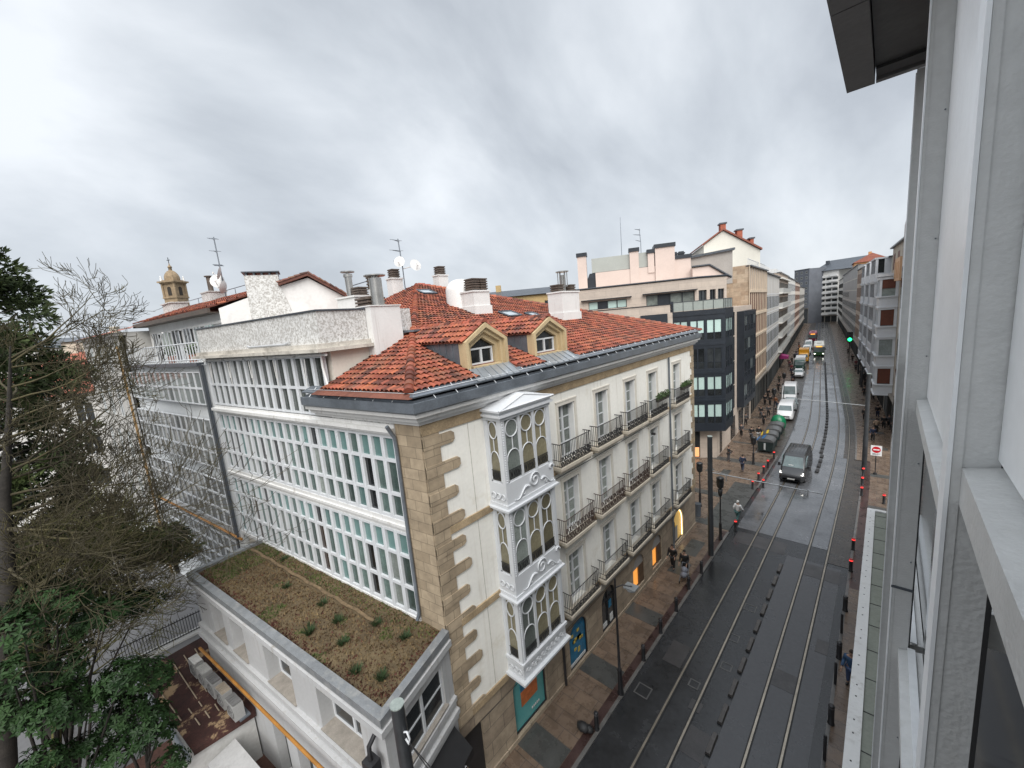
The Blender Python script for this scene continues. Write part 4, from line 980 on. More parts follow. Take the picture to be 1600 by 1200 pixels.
for k,(x,w,gm) in enumerate(((-26.0,1.0,GLD),(-24.2,1.3,GLC),(-22.3,1.3,GLD),(-20.4,1.1,GLD),(-18.8,1.0,GLC),(-17.2,.9,GLB))):
    m=MB(); m.mi=0; m.box(x-w/2,x+w/2,1.40,1.49,15.35,17.2); m.mi=1
    for a in (-w/2,-.03,w/2-.06): m.box(x+a,x+a+.06,1.36,1.41,15.35,17.2)
    m.build('terrace_door',[gm,WHITEW],mb_)
m=MB(); m.prism([(-26.8,17.1),(-26.8,17.2),(-15.4,17.35),(-15.4,17.2)],1.42,1.47,'y'); m.tube([(-25.6,1.0,15.6),(-22.0,.7,17.1)],.05,5); m.build('awning_rail',WHITE,mb_)
# red roof above the penthouse (sloping up and away), fascia and gutter
m=MB(); m.quad((-28,.9,17.95),(-15.3,.9,17.95),(-13.0,4.2,19.05),(-28,4.2,19.05)); m.quad((-28,4.2,19.05),(-13.,4.2,19.05),(-13.,9,17.4),(-28,9,17.4)); m.mi=1; m.box(-28,-15.3,.84,.95,17.72,17.96); m.box(-28,-15.35,.9,1.6,17.72,17.76)
m.build('roof',[mat('corrugated_tile',(0.24,0.075,0.045),0.8,0.3,2.5),BROWNL],mb_)
m=MB(); m.tint=None
tiles(m,(-28,.9,17.97),(1,0,0),(0,3.3,1.1),lambda c:c.x<-15.3+(c.y-.9)*.7,(0.1,15),3.45,8,0.25,0.4); m.tint=None
m.build('roof_tiles',TILE,mb_)
m=MB(); m.tube([(-28,4.2,19.5),(-16,4.2,19.55),(-13.5,4.2,19.2)],.025,5); m.tube([(-26,4.2,19.05),(-26,4.2,19.5)],.02,4); m.tube([(-20,4.2,19.05),(-20,4.2,19.5)],.02,4); m.build('ridge_rail',ZINC,mb_)
m=MB(); m.box(-23.6,-22.3,3.6,4.6,18.6,19.55); m.box(-23.66,-22.24,3.55,4.65,19.55,19.62); c=m.build('chimney',PEEL,mb_); m=MB(); m.cyl(-23,4,19.6,20.6,.16,8); m.cyl(-23,4,20.6,20.66,.26,8); m.build('flue',BROWNL,c)
m=MB(); m.box(-31.0,-29.0,3.5,4.5,18,19.5); m.box(-31.1,-28.9,3.4,4.6,19.5,19.57); m.build('chimney',PEEL,mb_)
# terrace plants (things standing on the terrace)
def pot_plant(label,x,y,z,r,seed,name='potted_shrub'):
    w=Vector((-9.65,6.15,0))+Matrix.Rotation(AU,3,'Z')@Vector((x,y,z)); t=thing(name,label,'potted plant',w)
    MB().cyl(0,0,0,.4,.16,10,.2).build('pot',mat('terracotta_pot',(0.25,0.10,0.06),0.8,0.2,3),t)
    m=MB(); leaf_cloud(m,0,0,.4+r,r,r,r,160,.09,seed); m.build('foliage',FOL,t)
pot_plant('round clipped shrub in a pot on the roof terrace, right of the white door',-18.1,.7,15.3,.32,3)
pot_plant('small round shrub in a pot beside the pale terrace pillar',-16.0,.7,15.3,.2,4)
pot_plant('loose low plant behind the white terrace railing',-20.6,.5,15.3,.3,6)
# pale beige building at the far left end, ochre pilaster between
fb_=gframe('beige_house','beige house with an ochre pilaster past the mirrored glazing, behind the bare branches','house')
m=MB(); m.wall(-38,-27.6,0,17.3,[(-36.5+k*2.4,-35.3+k*2.4,2+j*3.2,4.1+j*3.2) for k in range(4) for j in range(5)],.25,-.1); m.quad((-38,-.1,0),(-38,9,0),(-38,9,17.3),(-38,-.1,17.3)); m.box(-37.9,-27.6,.3,9,0,17.3); m.box(-38.3,-27.6,-.4,9,17.3,17.5)
m.build('wall',mat('beige_render',(0.40,0.39,0.37),0.85,0.1,0.6),fb_)
m=MB(); m.box(-28.3,-28.1,-.2,-.11,0,16.6); m.build('pilaster',mat('ochre_render',(0.36,0.22,0.09),0.85,0.15,1),fb_)
m=MB(); m.mi=0; m.box(-.6,.6,.1,.14,0,2.1); m.mi=1; m.box(-.03,.03,.06,.12,0,2.1); m.box(-.6,-.54,.06,.12,0,2.1); m.box(.54,.6,.06,.12,0,2.1)
wv=m.build('window',[GLC,WHITEW],fb_,(-35.9,-.1,2))
for k in range(4):
    for j in range(5):
        if k or j: inst(wv,fb_,(-35.9+k*2.4,-.1,2+j*3.2))
m=MB(); m.quad((-38.5,-.6,17.45),(-27.4,-.6,17.45),(-27.4,4,18.6),(-38.5,4,18.6)); m.quad((-38.5,4,18.6),(-27.4,4,18.6),(-27.4,9.5,17.2),(-38.5,9.5,17.2)); m.build('roof',MATS['corrugated_tile'],fb_)
# ---- white gabled house behind (roof ridge running away), with broad chimney
gh=thing('gable_house','white rendered house with a tiled gable and a broad ragged chimney, behind the peeling parapet','house',(-21.6,7.91,0),R_(69.88))
m=MB(); m.prism([(-3.5,12),(2.1,12),(2.1,17.95),(.44,19.02),(-.82,18.66),(-2.2,18.2),(-3.5,17.75)],0,4,'y'); m.build('wall',mat('white_render',(0.66,0.65,0.64),.85,.06,.6,stain=(0.7,0.5,0.8,(0.46,0.44,0.42))),gh)
m=MB(); m.box(-2.27,-.85,-.03,.8,17.0,19.2); m.prism([(-.85,17.0),(-.4,17.0),(-.85,18.85)],-.031,.8,'y'); c=m.build('chimney',PEEL,gh); m=MB(); m.box(-2.35,-.77,-.1,.9,19.33,19.38)
for k in range(5): m.box(-2.22+k*.325,-2.14+k*.325,-.02,.78,19.2,19.33)
m.build('chimney_cap',ZINCD,c)
for a_,b_ in (((-.9,18.66),(.44,19.1)),((.44,19.1),(2.2,17.9))):
    m=MB(); m.add([(a_[0],-.25,a_[1]),(b_[0],-.25,b_[1]),(b_[0],4,b_[1]),(a_[0],4,a_[1]),(a_[0],-.25,a_[1]+.13),(b_[0],-.25,b_[1]+.13),(b_[0],4,b_[1]+.13),(a_[0],4,a_[1]+.13)],[(0,3,2,1),(4,5,6,7),(0,1,5,4),(1,2,6,5),(2,3,7,6),(3,0,4,7)]); m.build('roof',mat('dark_red_roof',(0.11,0.042,0.03),.8,.3,3),gh)
m=MB()
for a_,b_ in (((-.9,-.2,18.76),(.44,-.2,19.2)),((.44,-.2,19.2),(2.15,-.2,18.03))): ridge(m,a_,b_,5,.09,.28)
m.build('verge_tiles',mat('dark_tile',(0.13,0.055,0.04),.8,.3,3,attr='tile_tint'),gh)
# lower house roof between (red hip roof seen behind flues)
# ---- antennas
def antenna(label,loc,h,dishes,seed):
    t=thing('antenna',label,'antenna',loc); m=MB(); m.tube([(0,0,0),(0,0,h*.45),(-.12,0,h)],.035,5)
    m.build('mast',ZINC,t); rg=random.Random(seed)
    for zz,l in ((h*.97,.8),(h*.78,1.1),(h*.55,.7)):
        m=MB(); a=.5; m.tube([(-.1-l*.7,0,zz+.15),(l*.1-.1,0,zz-.1)],.022,4)
        for k in range(6): x=-.1-l*.65+k*l*.13; m.tube([(x,-.25,zz+.14-k*.03),(x,.25,zz+.14-k*.03)],.012,3)
        m.build('aerial',ZINC,t)
    for (dx,dy,dz,r,ax) in dishes:
        m=MB(); prof=[(0.02,0)]+[(r*k/5,0.10*r*(k/5)**2*2.2) for k in range(1,6)]
        v=Vector(ax).normalized(); q=v.to_track_quat('Z','Y').to_matrix().to_4x4(); m.X=Matrix.Translation((dx,dy,dz))@q; m.lathe(prof,0,0,14); m.X=m.X; m.tube([(0,-r*.7,.1),(0,-r*.2,r*.9)],.02,4); m.box(-.06,.06,-r*.2-.06,-r*.2+.06,r*.85,r); m.X=None; m.tube([(0,0,max(0,dz-.1)),(dx,dy,dz)],.025,4)
        m.build('dish',mat('dish_white',(0.6,0.6,0.59),0.5,0.06,2),t)
wA=Vector((-9.65,6.15,0))+Matrix.Rotation(AU,3,'Z')@Vector((-21.0,4.0,18.9))
antenna('tall antenna mast with three white dishes, on the red roof at left',wA,3.9,[(-.3,-.2,1.2,.42,(.8,-.5,.2)),(.35,-.1,1.6,.42,(-.3,-.8,.3)),(.6,-.1,.7,.4,(-.6,-.7,.3))],1)
antenna('antenna mast with two white dishes, behind the main tiled roof',Vector((-21.9,14.2,18.4)),3.1,[(0,-.15,1.7,.33,(.6,-.7,.2)),(.75,.4,1.4,.36,(.95,-.1,.25))],2)
m=MB(); m.tube([(-.9,0,0),(-.6,0,.9),(.6,0,1.1),(.9,0,.6)],.03,5); m.tube([(.6,0,1.1),(.6,0,0)],.03,5); o=m.build('roof_pipe_rail',ZINC,None,(-21.5,11.2,17.8),.6); tag(o,'thin bent metal rail on the roof beside the steel flues','railing')
# ================================================================== CHURCH TOWER
ct=thing('church_tower','ochre stone baroque church tower with a small dome, far beyond the roofs','church tower',(-148.6,20.7,0),R_(40))
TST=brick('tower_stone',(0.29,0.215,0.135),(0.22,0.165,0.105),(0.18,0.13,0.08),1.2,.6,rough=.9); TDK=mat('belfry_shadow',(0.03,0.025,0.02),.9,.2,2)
m=MB(); m.box(-1.9,1.9,-1.9,1.9,0,30.6); m.box(-1.7,1.7,-1.7,1.7,30.9,34.6)
for sx in (-1,1):
    for sy in (-1,1): m.box(sx*1.75-.25,sx*1.75+.25,sy*1.75-.25,sy*1.75+.25,30.9,34.6)
m.build('shaft',TST,ct)
m=MB(); m.box(-2.1,2.1,-2.1,2.1,30.55,30.95); m.build('string_course',TST,ct); m=MB(); m.box(-2.15,2.15,-2.15,2.15,34.6,34.9); m.box(-2.5,2.5,-2.5,2.5,34.9,35.3); m.box(-1.9,1.9,-1.9,1.9,35.3,35.6); m.build('cornice',TST,ct)
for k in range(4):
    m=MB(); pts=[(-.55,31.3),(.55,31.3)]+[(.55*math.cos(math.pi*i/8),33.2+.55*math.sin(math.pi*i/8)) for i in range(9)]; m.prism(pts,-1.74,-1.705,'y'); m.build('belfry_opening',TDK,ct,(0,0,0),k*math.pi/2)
m=MB(); m.lathe([(1.75,35.6),(1.8,36.1),(1.72,36.7),(1.45,37.4),(1.0,38.0),(.55,38.3),(.42,38.35)],0,0,16); m.build('dome',TST,ct)
m=MB(); m.lathe([(.42,38.3),(.40,39.1),(.55,39.15),(.5,39.35),(.25,39.7),(.1,40.0),(.16,40.15),(.05,40.3)],0,0,10); l_=m.build('lantern',TST,ct)
m=MB(); m.box(-.06,.06,-.06,.06,40.2,41.9); m.box(-.45,.45,-.06,.06,41.1,41.25); m.build('cross',IRON,l_)
for sx in (-1,1):
    for sy in (-1,1): m=MB(); m.lathe([(.3,35.3),(.3,36.0),(.15,36.4),(.2,36.6),(.02,36.9)],sx*1.75,sy*1.75,8); m.build('finial',WHITE if sx*sy>0 else TST,ct)
# far roofs at the left horizon
FARW=[mat('far_wall_cream',(0.48,0.43,0.35),.9,.1,.3),mat('far_wall_white',(0.56,0.55,0.53),.9,.08,.3),mat('far_wall_ochre',(0.40,0.29,0.14),.9,.12,.3)]
def far_house(label,x,y,w,d,h,rz_,wm,rh=1.6,rm=None,name='far_house'):
    t=thing(name,label,'house',(x,y,0),rz_)
    m=MB(); ops_=[(-w/2+.8+k*2.4,-w/2+1.9+k*2.4,h-2.6-3.1*j,h-1.0-3.1*j) for k in range(int((w-1)/2.4)) for j in range(3)]
    m.wall(-w/2,w/2,0,h,ops_,.25,-d/2); m.box(-w/2+.01,w/2-.01,-d/2+.35,d/2,0,h-.01); m.quad((-w/2,-d/2,0),(-w/2,d/2,0),(-w/2,d/2,h),(-w/2,-d/2,h)); m.quad((w/2,-d/2,0),(w/2,d/2,0),(w/2,d/2,h),(w/2,-d/2,h)); m.build('wall',wm,t)
    if ops_:
        m=MB(); m.mi=0; m.box(-.5,.5,.1,.13,0,1.55); m.mi=1; m.box(-.03,.03,.07,.12,0,1.55); a=ops_[0]; p=m.build('window',[GLD,WHITEW],t,((a[0]+a[1])/2,-d/2,a[2]))
        for a in ops_[1:]: inst(p,t,((a[0]+a[1])/2,-d/2,a[2]))
    m=MB(); o=.4; m.quad((-w/2-o,-d/2-o,h),(w/2+o,-d/2-o,h),(w/2-.5,0,h+rh),(-w/2+.5,0,h+rh)); m.quad((w/2+o,d/2+o,h),(-w/2-o,d/2+o,h),(-w/2+.5,0,h+rh),(w/2-.5,0,h+rh)); m.quad((-w/2-o,d/2+o,h),(-w/2-o,-d/2-o,h),(-w/2+.5,0,h+rh)); m.quad((w/2+o,-d/2-o,h),(w/2+o,d/2+o,h),(w/2-.5,0,h+rh)); m.quad((-w/2-o,-d/2-o,h-.02),(-w/2-o,d/2+o,h-.02),(w/2+o,d/2+o,h-.02),(w/2+o,-d/2-o,h-.02))
    m.build('roof',rm or MATS['corrugated_tile'],t)
    m=MB(); m.box(-w/4-.4,-w/4+.4,-.4,.4,h+rh*.3,h+rh+.9); m.build('chimney',wm,t)
    return t
far_house('white house with red roof seen through the bare branches, at the courtyard end',-58,-1.5,14,10,13.0,R_(80),FARW[1],2.0)
far_house('cream house with a flat dark roof just left of the church tower',-75,6,12,10,18.2,R_(60),FARW[0],.8,ZINCD)
far_house('cream house with a red roof below the cream flat one',-66,1.2,8,8,15.4,R_(70),FARW[0],1.4)
far_house('low white house at the left edge of the skyline',-95,-1,20,10,18.0,R_(80),FARW[1],1.5,ZINCD)
far_house('ochre brick building with a shallow dark roof, behind the main roof ridge',-42,48,14,9,19.4,R_(40),FARW[2],1.2,ZINCD,'ochre_building')
# ================================================================== COURTYARD THINGS
m=MB(); m.box(0,0.09,0,3.9,0,.25)
fe=thing('iron_fence','black iron bar fence across the pale courtyard, near the annex','fence',(-28.2,-1.75,0)); m=MB()
for z in (.15,1.1): m.box(-.02,.02,0,3.9,z,z+.05)
for k in range(33): m.box(-.013,.013,k*.12,k*.12+.026,0,1.25)
m.build('bars',IRON,fe); MB().box(-.3,.3,-.1,4,-.02,.12).build('plinth',GREYR,fe)
sh_=thing('shed','low dark shed with rotted roof boards and pale battens, below the annex','shed',(0,0,0)); 
m=MB(); RX0,RX1=-23.3,-17.2; m.box(RX0,RX1,-.3,2.0,0,2.05); m.build('wall',GREYR,sh_); 
SHB=mat('rotten_roof_boards',(0.040,0.014,0.011),.8,.45,1.5,stain=(0.75,.56,.60,(0.30,0.21,0.12)))
m=MB(); m.quad((RX0-.2,-.85,2.12),(RX1+.1,.15,2.12),(RX1+.2,2.05,2.3),(RX0-.2,1.55,2.3)); m.quad((RX0-.2,-.85,2.05),(RX0-.2,-.85,2.12),(RX1+.1,.15,2.12),(RX1+.1,.15,2.05)); m.quad((RX1+.1,.15,1.95),(RX1+.1,.15,2.12),(RX1+.2,2.05,2.3),(RX1+.2,2.05,1.95)); m.build('roof',SHB,sh_)
m=MB()
for k in range(5):
    y0=-.62+k*.42; 
    for (a,b) in ((0.08,0.62),(0.66,0.72),(0.78,0.86)):
        if (k*7+int(a*10))%4==3: continue
        def P(t): 
            x=RX0+(RX1-RX0)*t; yy=y0+ (0.95*t)*(1-k*.14); return (x,yy,2.165+k*.035)
        m.tube([P(a),P(b)],.022,4)
m.build('battens',mat('pale_batten',(0.36,0.29,0.21),.8,.2,3),sh_)
m=MB(); m.tube([(RX0-.2,-.95,2.15),(RX1+.3,.02,2.05)],.07,7); m.build('gutter',mat('grey_gutter',(0.30,0.33,0.36),.4,.15,2),sh_)
m=MB(); m.box(0,5.2,-.9,.0,0,2.6); m.quad((0,-.9,2.6),(5.2,-.9,2.6),(5.2,0,2.75),(0,0,2.75)); o=m.build('lean_to',mat('pale_lean_to',(0.36,0.36,0.36),.7,.1,.8,stain=(1.2,.55,.75,(.2,.2,.2))),None,(-17.0,1.3,-1.1),AU); tag(o,'pale grey lean-to roof at the foot of the annex flank','lean-to')
aclab=['white topped air conditioner, farthest in the row below the ochre pipe','second air conditioner from the far end of the row, grey lid','middle air conditioner of the row, open grille on top','fourth air conditioner of the row, brownish lid','nearest air conditioner of the row, square fan grille on top']
for k in range(5):
    u=11.75-k*.92; w=Vector((-9.65+Ux*u,6.15+Uy*u,0))+Vector((Nx,Ny,0))*3.42
    t=thing('air_conditioner',aclab[k],'air conditioner',(w.x,w.y,2.45),AU,'air conditioners under the ochre pipe')
    MB().box(-.34,.34,-.17,.17,0,.60+.05*(k%2)).build('case',mat('ac_case',(0.29,0.29,0.285),.5,.08,2,rand=.1),t)
    m=MB(); m.box(-.32,.32,-.15,.15,.651,.672)
    for q in range(5): m.box(-.28+q*.13,-.24+q*.13,-.13,.13,.673,.688)
    m.build('lid',[mat('ac_white',(0.55,0.55,0.54),.5,.05,2),mat('ac_grey',(0.33,0.33,0.32),.6,.15,2),mat('ac_dark',(0.14,0.14,0.14),.6,.2,2),mat('ac_brown',(0.28,0.24,0.19),.6,.2,2),mat('ac_dark',(0.14,0.14,0.14),.6,.2,2)][k],t)
    m=MB(); m.tube([(.1+.24*math.cos(a*.63),-.18,.33+.24*math.sin(a*.63)) for a in range(11)],.015,4); 
    for q in range(4): m.tube([(.1,-.18,.33),(.1+.23*math.cos(q*1.57+.4),-.18,.33+.23*math.sin(q*1.57+.4))],.02,4)
    m.build('fan_grille',MATS['ac_dark'],t)
    MB().box(-.42,.42,-.05,.3,-.06,0).build('bracket',ZINC,t)
# ================================================================== TREES
BARK=mat('dark_bark',(0.022,0.019,0.016),.9,.4,3,bump=.6,bscale=20); TWIG=mat('twig_bark',(0.028,0.022,0.016),.9,.4,.6,col2=(0.072,0.062,0.026)); MOSS=mat('mossy_bark',(0.045,0.045,0.014),.9,.4,3,col2=(0.11,0.105,0.035))
def branch(m,p,d,L,r,depth,rg,maxd,curl=.25,up=.04,spread=.75,nchild=3,tips=None):
    seg=4 if depth<2 else 3; pts=[p]; q=Vector(p); dd=Vector(d).normalized(); rs=[r]
    for k in range(seg):
        dd=(dd+Vector((rg.uniform(-1,1),rg.uniform(-1,1),rg.uniform(-1,1)))*curl*(.6 if depth==0 else 1)+Vector((0,0,up))).normalized()
        q=q+dd*(L/seg); pts.append(q.copy()); rs.append(max(.0085,r*(1-.62*(k+1)/seg)))
    m.tube(pts,rs,6 if depth<2 else 4 if depth<3 else 3,cap=False)
    if tips is not None and depth>=maxd-1: tips.append((pts[-1],dd.copy())); 
    if depth<maxd:
        nc=nchild+(1 if depth in(1,2) else 0)
        for c in range(nc):
            t=rg.uniform(.30,1.0) if c else 1.0
            i=min(int(t*seg),seg-1); f=t*seg-i; b=pts[i].lerp(pts[i+1],f); bd=(pts[i+1]-pts[i]).normalized()
            a=bd.orthogonal().normalized(); a=Matrix.Rotation(rg.uniform(0,6.283),3,bd)@a
            nd=(bd+a*spread*rg.uniform(.6,1.2)).normalized()
            branch(m,b,nd,L*rg.uniform(.52,.80),rs[i]*.62 if depth else rs[i]*.55,depth+1,rg,maxd,curl,up,spread,nchild,tips)
t=thing('bare_tree','tall leafless tree with fine dark twigs in front of the mirrored building','tree',(-20.5,-4.7,0))
TR=lambda z:Vector((.5*z/17,.19*z+.05*math.sin(z*.9),z))
m=MB(); m.tube([TR(z) for z in (0,3,6,9,12,14.5,16.6)],[.30,.26,.22,.18,.13,.07,.02],9,cap=False); m.build('trunk',BARK,t)
m=MB(); rg=random.Random(21)
def limb(m,p,d,L,r,depth,up):
    seg=6 if depth==0 else 4 if depth==1 else 3; pts=[Vector(p)]; q=Vector(p); dd=Vector(d).normalized(); rs=[r]; c_=(.20,.30,.36,.40)[depth]
    for k in range(seg):
        dd=(dd+Vector((rg.uniform(-1,1),rg.uniform(-1,1),rg.uniform(-1,1)))*c_+Vector((0,0,up*(k/seg)))).normalized(); q=q+dd*(L/seg)*rg.uniform(.8,1.2); pts.append(q.copy()); rs.append(max(.0085,r*(1-.72*(k+1)/seg)))
    m.tube(pts,rs,6 if depth<1 else 4 if depth<2 else 3,cap=False)
    if depth==3: return
    for c in range((8,5,4)[depth]+rg.randint(-1,1)):
        t=rg.uniform(.22,1.0)*seg; i=min(int(t),seg-1); b_=pts[i].lerp(pts[i+1],t-i); bd=(pts[i+1]-pts[i]).normalized(); a_=Matrix.Rotation(rg.uniform(0,6.283),3,bd)@bd.orthogonal().normalized()
        limb(m,b_,bd+a_*rg.uniform(.5,1.3)+Vector((0,0,.15*depth)),L*(rg.uniform(.28,.5) if depth==0 else rg.uniform(.45,.75)),rs[i]*rg.uniform(.38,.6),depth+1,(.12,.30,.40)[depth])
for k in range(44):
    z=5.8+k*.245+rg.uniform(-.3,.3); u_=(z-6)/11; a=rg.gauss(0,.75) if k%4 else rg.uniform(0,6.28)
    limb(m,TR(z),Vector((math.sin(a)*.8,math.cos(a),rg.uniform(-.25,.4)+.45*max(0,u_-.35))),max(1.8,(5.9-3.3*u_))*rg.uniform(.7,1.15),.062-.03*u_,0,rg.uniform(-.12,.2))
m.build('crown',TWIG,t)
# conifer-like dark evergreen at the left edge
def needle_mass(m,clumps,seed,n,s,spread):
    rg=random.Random(seed)
    for c,r in clumps: 
        k=int(n*r*r)
        for _ in range(k):
            while True:
                p=Vector((rg.uniform(-1,1),rg.uniform(-1,1),rg.uniform(-1,1)))
                if .25<p.length<1: break
            q=c+Vector((p.x*r,p.y*r,p.z*r*.7)); u=(p+Vector((rg.uniform(-.6,.6),rg.uniform(-.6,.6),rg.uniform(-.2,.6)))).normalized(); w=u.orthogonal().normalized(); w=Matrix.Rotation(rg.uniform(0,6.28),3,u)@w
            l=s*rg.uniform(.6,1.4); m.add([q-w*l*.3,q+u*l*.5+w*l*.15,q+u*l,q+u*l*.5-w*l*.3+w*l*.1],[(0,1,2,3)],False)
t=thing('evergreen_tree','dense dark green evergreen tree rising at the left edge','tree',(-26.0,-3.7,0))
m=MB(); m.tube([(0,0,0),(0,.2,8),(.1,.2,14),(0,.3,22)],[.45,.36,.22,.05],9,cap=False); rg=random.Random(5); cl=[]
for k in range(250):
    z=5.0+17.9*k/250; R=3.4 if z<15 else 3.4-.13*(z-15)-.018*(z-15)**2.2; a=k*2.4+rg.uniform(-.5,.5); rr=R*rg.uniform(.45,1.0)**.7; c=Vector((math.cos(a)*rr,math.sin(a)*rr+.1,z+rg.uniform(-.35,.35))); cl.append((c,rg.uniform(.42,.8))) if rg.random()<.86 else None
    m.tube([(0,.2,z-.5),(c.x*.5,c.y*.5,z-.25),(c.x,c.y,z)],[.07,.04,.015],4,cap=False)
# long low limb sweeping out to the right
m.tube([(0,.1,8.2),(.6,1.6,8.9),(.9,3.6,8.0),(1.0,5.7,6.4)],[.14,.11,.07,.02],6,cap=False)
for k in range(70):
    t_=rg.uniform(.12,1.0); y=.1+5.7*t_; z=8.7-2.5*t_**1.6+rg.uniform(-.75,.35); c=Vector((.9+rg.uniform(-.9,.9),y,z)); cl.append((c,rg.uniform(.35,.62)))
m.build('trunk',BARK,t)
m=MB(); needle_mass(m,cl,3,820,.26,.3); m.build('crown',mat('evergreen_needles',(0.016,0.030,0.008),.75,.4,.7,col2=(0.060,0.085,0.022)),t)
# mossy, tangled leafless tree in the lower left
t=thing('mossy_tree','tangled leafless tree with yellow-green mossy branches, lower left','tree',(-20.5,-2.6,0))
m=MB(); m.tube([(0,-1.2,0),(.1,-.4,3),(0,.2,6.2)],[.16,.13,.08],8,cap=False); m.build('trunk',MOSS,t)
m=MB(); rg=random.Random(33); tips=[]
for k in range(34):
    a=rg.uniform(-2.6,1.2)-.4; z=4.4+k*.135
    branch(m,Vector((0,.15,z)),Vector((math.sin(a),math.cos(a)*.9,rg.uniform(.1,.7))),rg.uniform(1.5,2.6),.042,0,rg,3,.36,.0,.8,3,tips)
m.build('crown',MOSS,t)
# broad-leaved evergreen shrubs in the bottom-left corner
LEAF=mat('glossy_leaf',(0.008,0.022,0.007),.55,.4,1.2,col2=(0.030,0.066,0.019),rvar=.1,spec=.2); LEAF2=mat('dark_glossy_leaf',(0.006,0.016,0.006),.6,.4,1.2,col2=(0.022,0.045,0.015),rvar=.1,spec=.15)
def rosette_tree(name,label,cat,loc,clumps,seed,lm,nper,ls=.165,group=None):
    rg=random.Random(seed); t=thing(name,label,cat,loc,0,group)
    st=MB(); m=MB(); o=Vector(loc)
    for c,r in clumps:
        c=Vector(c)-o; b0=Vector((rg.uniform(-.15,.15),rg.uniform(-.15,.15),0)); st.tube([b0,Vector((c.x*.35,c.y*.35,c.z*.55)),c],[.06,.045,.018],5,cap=False)
        for _ in range(int(nper*r*r)):
            th=rg.uniform(0,6.28); ph=math.acos(rg.uniform(-.3,1)); rr=r*rg.uniform(.55,1.1); p=Vector((math.sin(ph)*math.cos(th)*rr,math.sin(ph)*math.sin(th)*rr,math.cos(ph)*rr*.75)); tip=c+p
            ax=(p.normalized()+Vector((rg.uniform(-.4,.4),rg.uniform(-.4,.4),rg.uniform(.1,.7)))).normalized(); oo=ax.orthogonal().normalized(); k0=rg.uniform(0,6.28)
            if rg.random()<.4: st.tube([tuple(c),tuple(tip)],[.014,.006],3,cap=False)
            for q in range(rg.randint(5,8)):
                d=Matrix.Rotation(k0+q*2.4,3,ax)@oo; u=(d+ax*rg.uniform(.05,.55)).normalized(); w=u.cross(ax).normalized(); l=ls*rg.uniform(.7,1.25); b=tip+ax*(q*.008); dn=ax*(-l*.22)
                m.add([b,b+u*l*.45+w*l*.21+ax*.01,b+u*l+dn,b+u*l*.45-w*l*.21+ax*.01],[(0,1,2),(0,2,3)],True)
    st.build('trunk',BARK,t); m.build('crown',lm,t)
rg=random.Random(77)
P1=[(-16.3,-2.3,9.3),(-16.4,-1.75,9.2),(-16.4,-1.0,8.3),(-16.4,-2.75,8.0),(-16.9,-1.5,7.9),(-16.4,-.95,6.4),(-16.4,-.55,5.7),(-16.3,-2.85,6.7),(-16.3,-2.3,6.6),(-16.35,-1.75,5.8),(-16.4,-1.1,4.9),(-16.3,-2.75,5.3),(-16.3,-2.1,4.6),(-16.4,-1.45,3.9),(-16.6,-.7,4.3),(-16.5,-1.9,7.2)]
rosette_tree('broadleaf_tree','glossy broad leaved evergreen tree filling the bottom left corner','tree',(-17.0,-2.9,0),[((x+rg.uniform(-.7,.7),y,z),rg.uniform(.5,.68)) for x,y,z in P1],1,LEAF,250)
P2=[(-19.6,-.2,7.3),(-19.8,-.9,7.6),(-19.7,-1.6,8.4),(-20.0,-2.3,8.9),(-20.2,-3.0,8.6),(-20.3,-2.9,7.4),(-20.2,-3.4,6.0),(-19.6,-2.3,5.2)]
rosette_tree('broadleaf_tree','darker broad leaved tree behind, framing a gap of reddish soil','tree',(-20.6,-3.0,0),[((x,y,z-.4),rg.uniform(.45,.65)) for x,y,z in P2],2,LEAF2,230)
P3=[(-19.0,-.7,3.0),(-20.2,-.2,3.3),(-17.8,-.6,2.9),(-16.9,-.45,2.4),(-19.2,-1.6,3.2)]
rosette_tree('leafy_shrub','low broad leaved shrub creeping along the edge of the shed roof','shrub',(-19.0,-1.2,0),[(p_,.5) for p_ in P3],3,LEAF,230)
# ================================================================== DARK ORIEL BUILDING AND STONE UPPER FLOORS
AK=math.atan2(.4774,.8787); SD=(.442,.897)
ob=thing('corner_building','modern stone clad corner building with dark metal oriel windows and a set back top floor','building',(-11.3,42.1,0),AK)
CLAD=brick('stone_cladding',(0.47,0.40,0.34),(0.42,0.36,0.31),(0.28,0.24,0.21),1.2,.55,rough=.7,var=.10,msize=.008); PINK=mat('pink_render',(0.56,0.465,0.42),.85,.05,.5); NAVY=mat('navy_metal',(0.016,0.021,0.029),.42,.2,1.5); GREYP=mat('grey_green_panel',(0.33,0.35,0.33),.6,.06,.6); CORR=mat('corrugated_grey',(0.31,0.29,0.27),.7,.1,.5)
def along(t,o=0.0,base=(-.6,1.0)):
    return (base[0]+SD[0]*t+SD[1]*o, base[1]+SD[1]*t-SD[0]*o)
B_=along(17.5); m=MB()
m.prism([(-16,0.0),(-4.7,0.0),(-4.7,1.0),(-.6,1.0),B_,(B_[0]-14,B_[1]+6),(-16,8)],3.2,15.25); m.prism([(-16,0.02),(-4.7,.02),(-4.7,1.02),(-.6,1.02),along(17.48,-.02),(-4,16),(-16,8)],0,3.2)
m.prism([(-16,0.0),(-4.72,0.0),(-4.72,.25),(-16,.25)],15.25,16.15); m.build('wall',CLAD,ob)
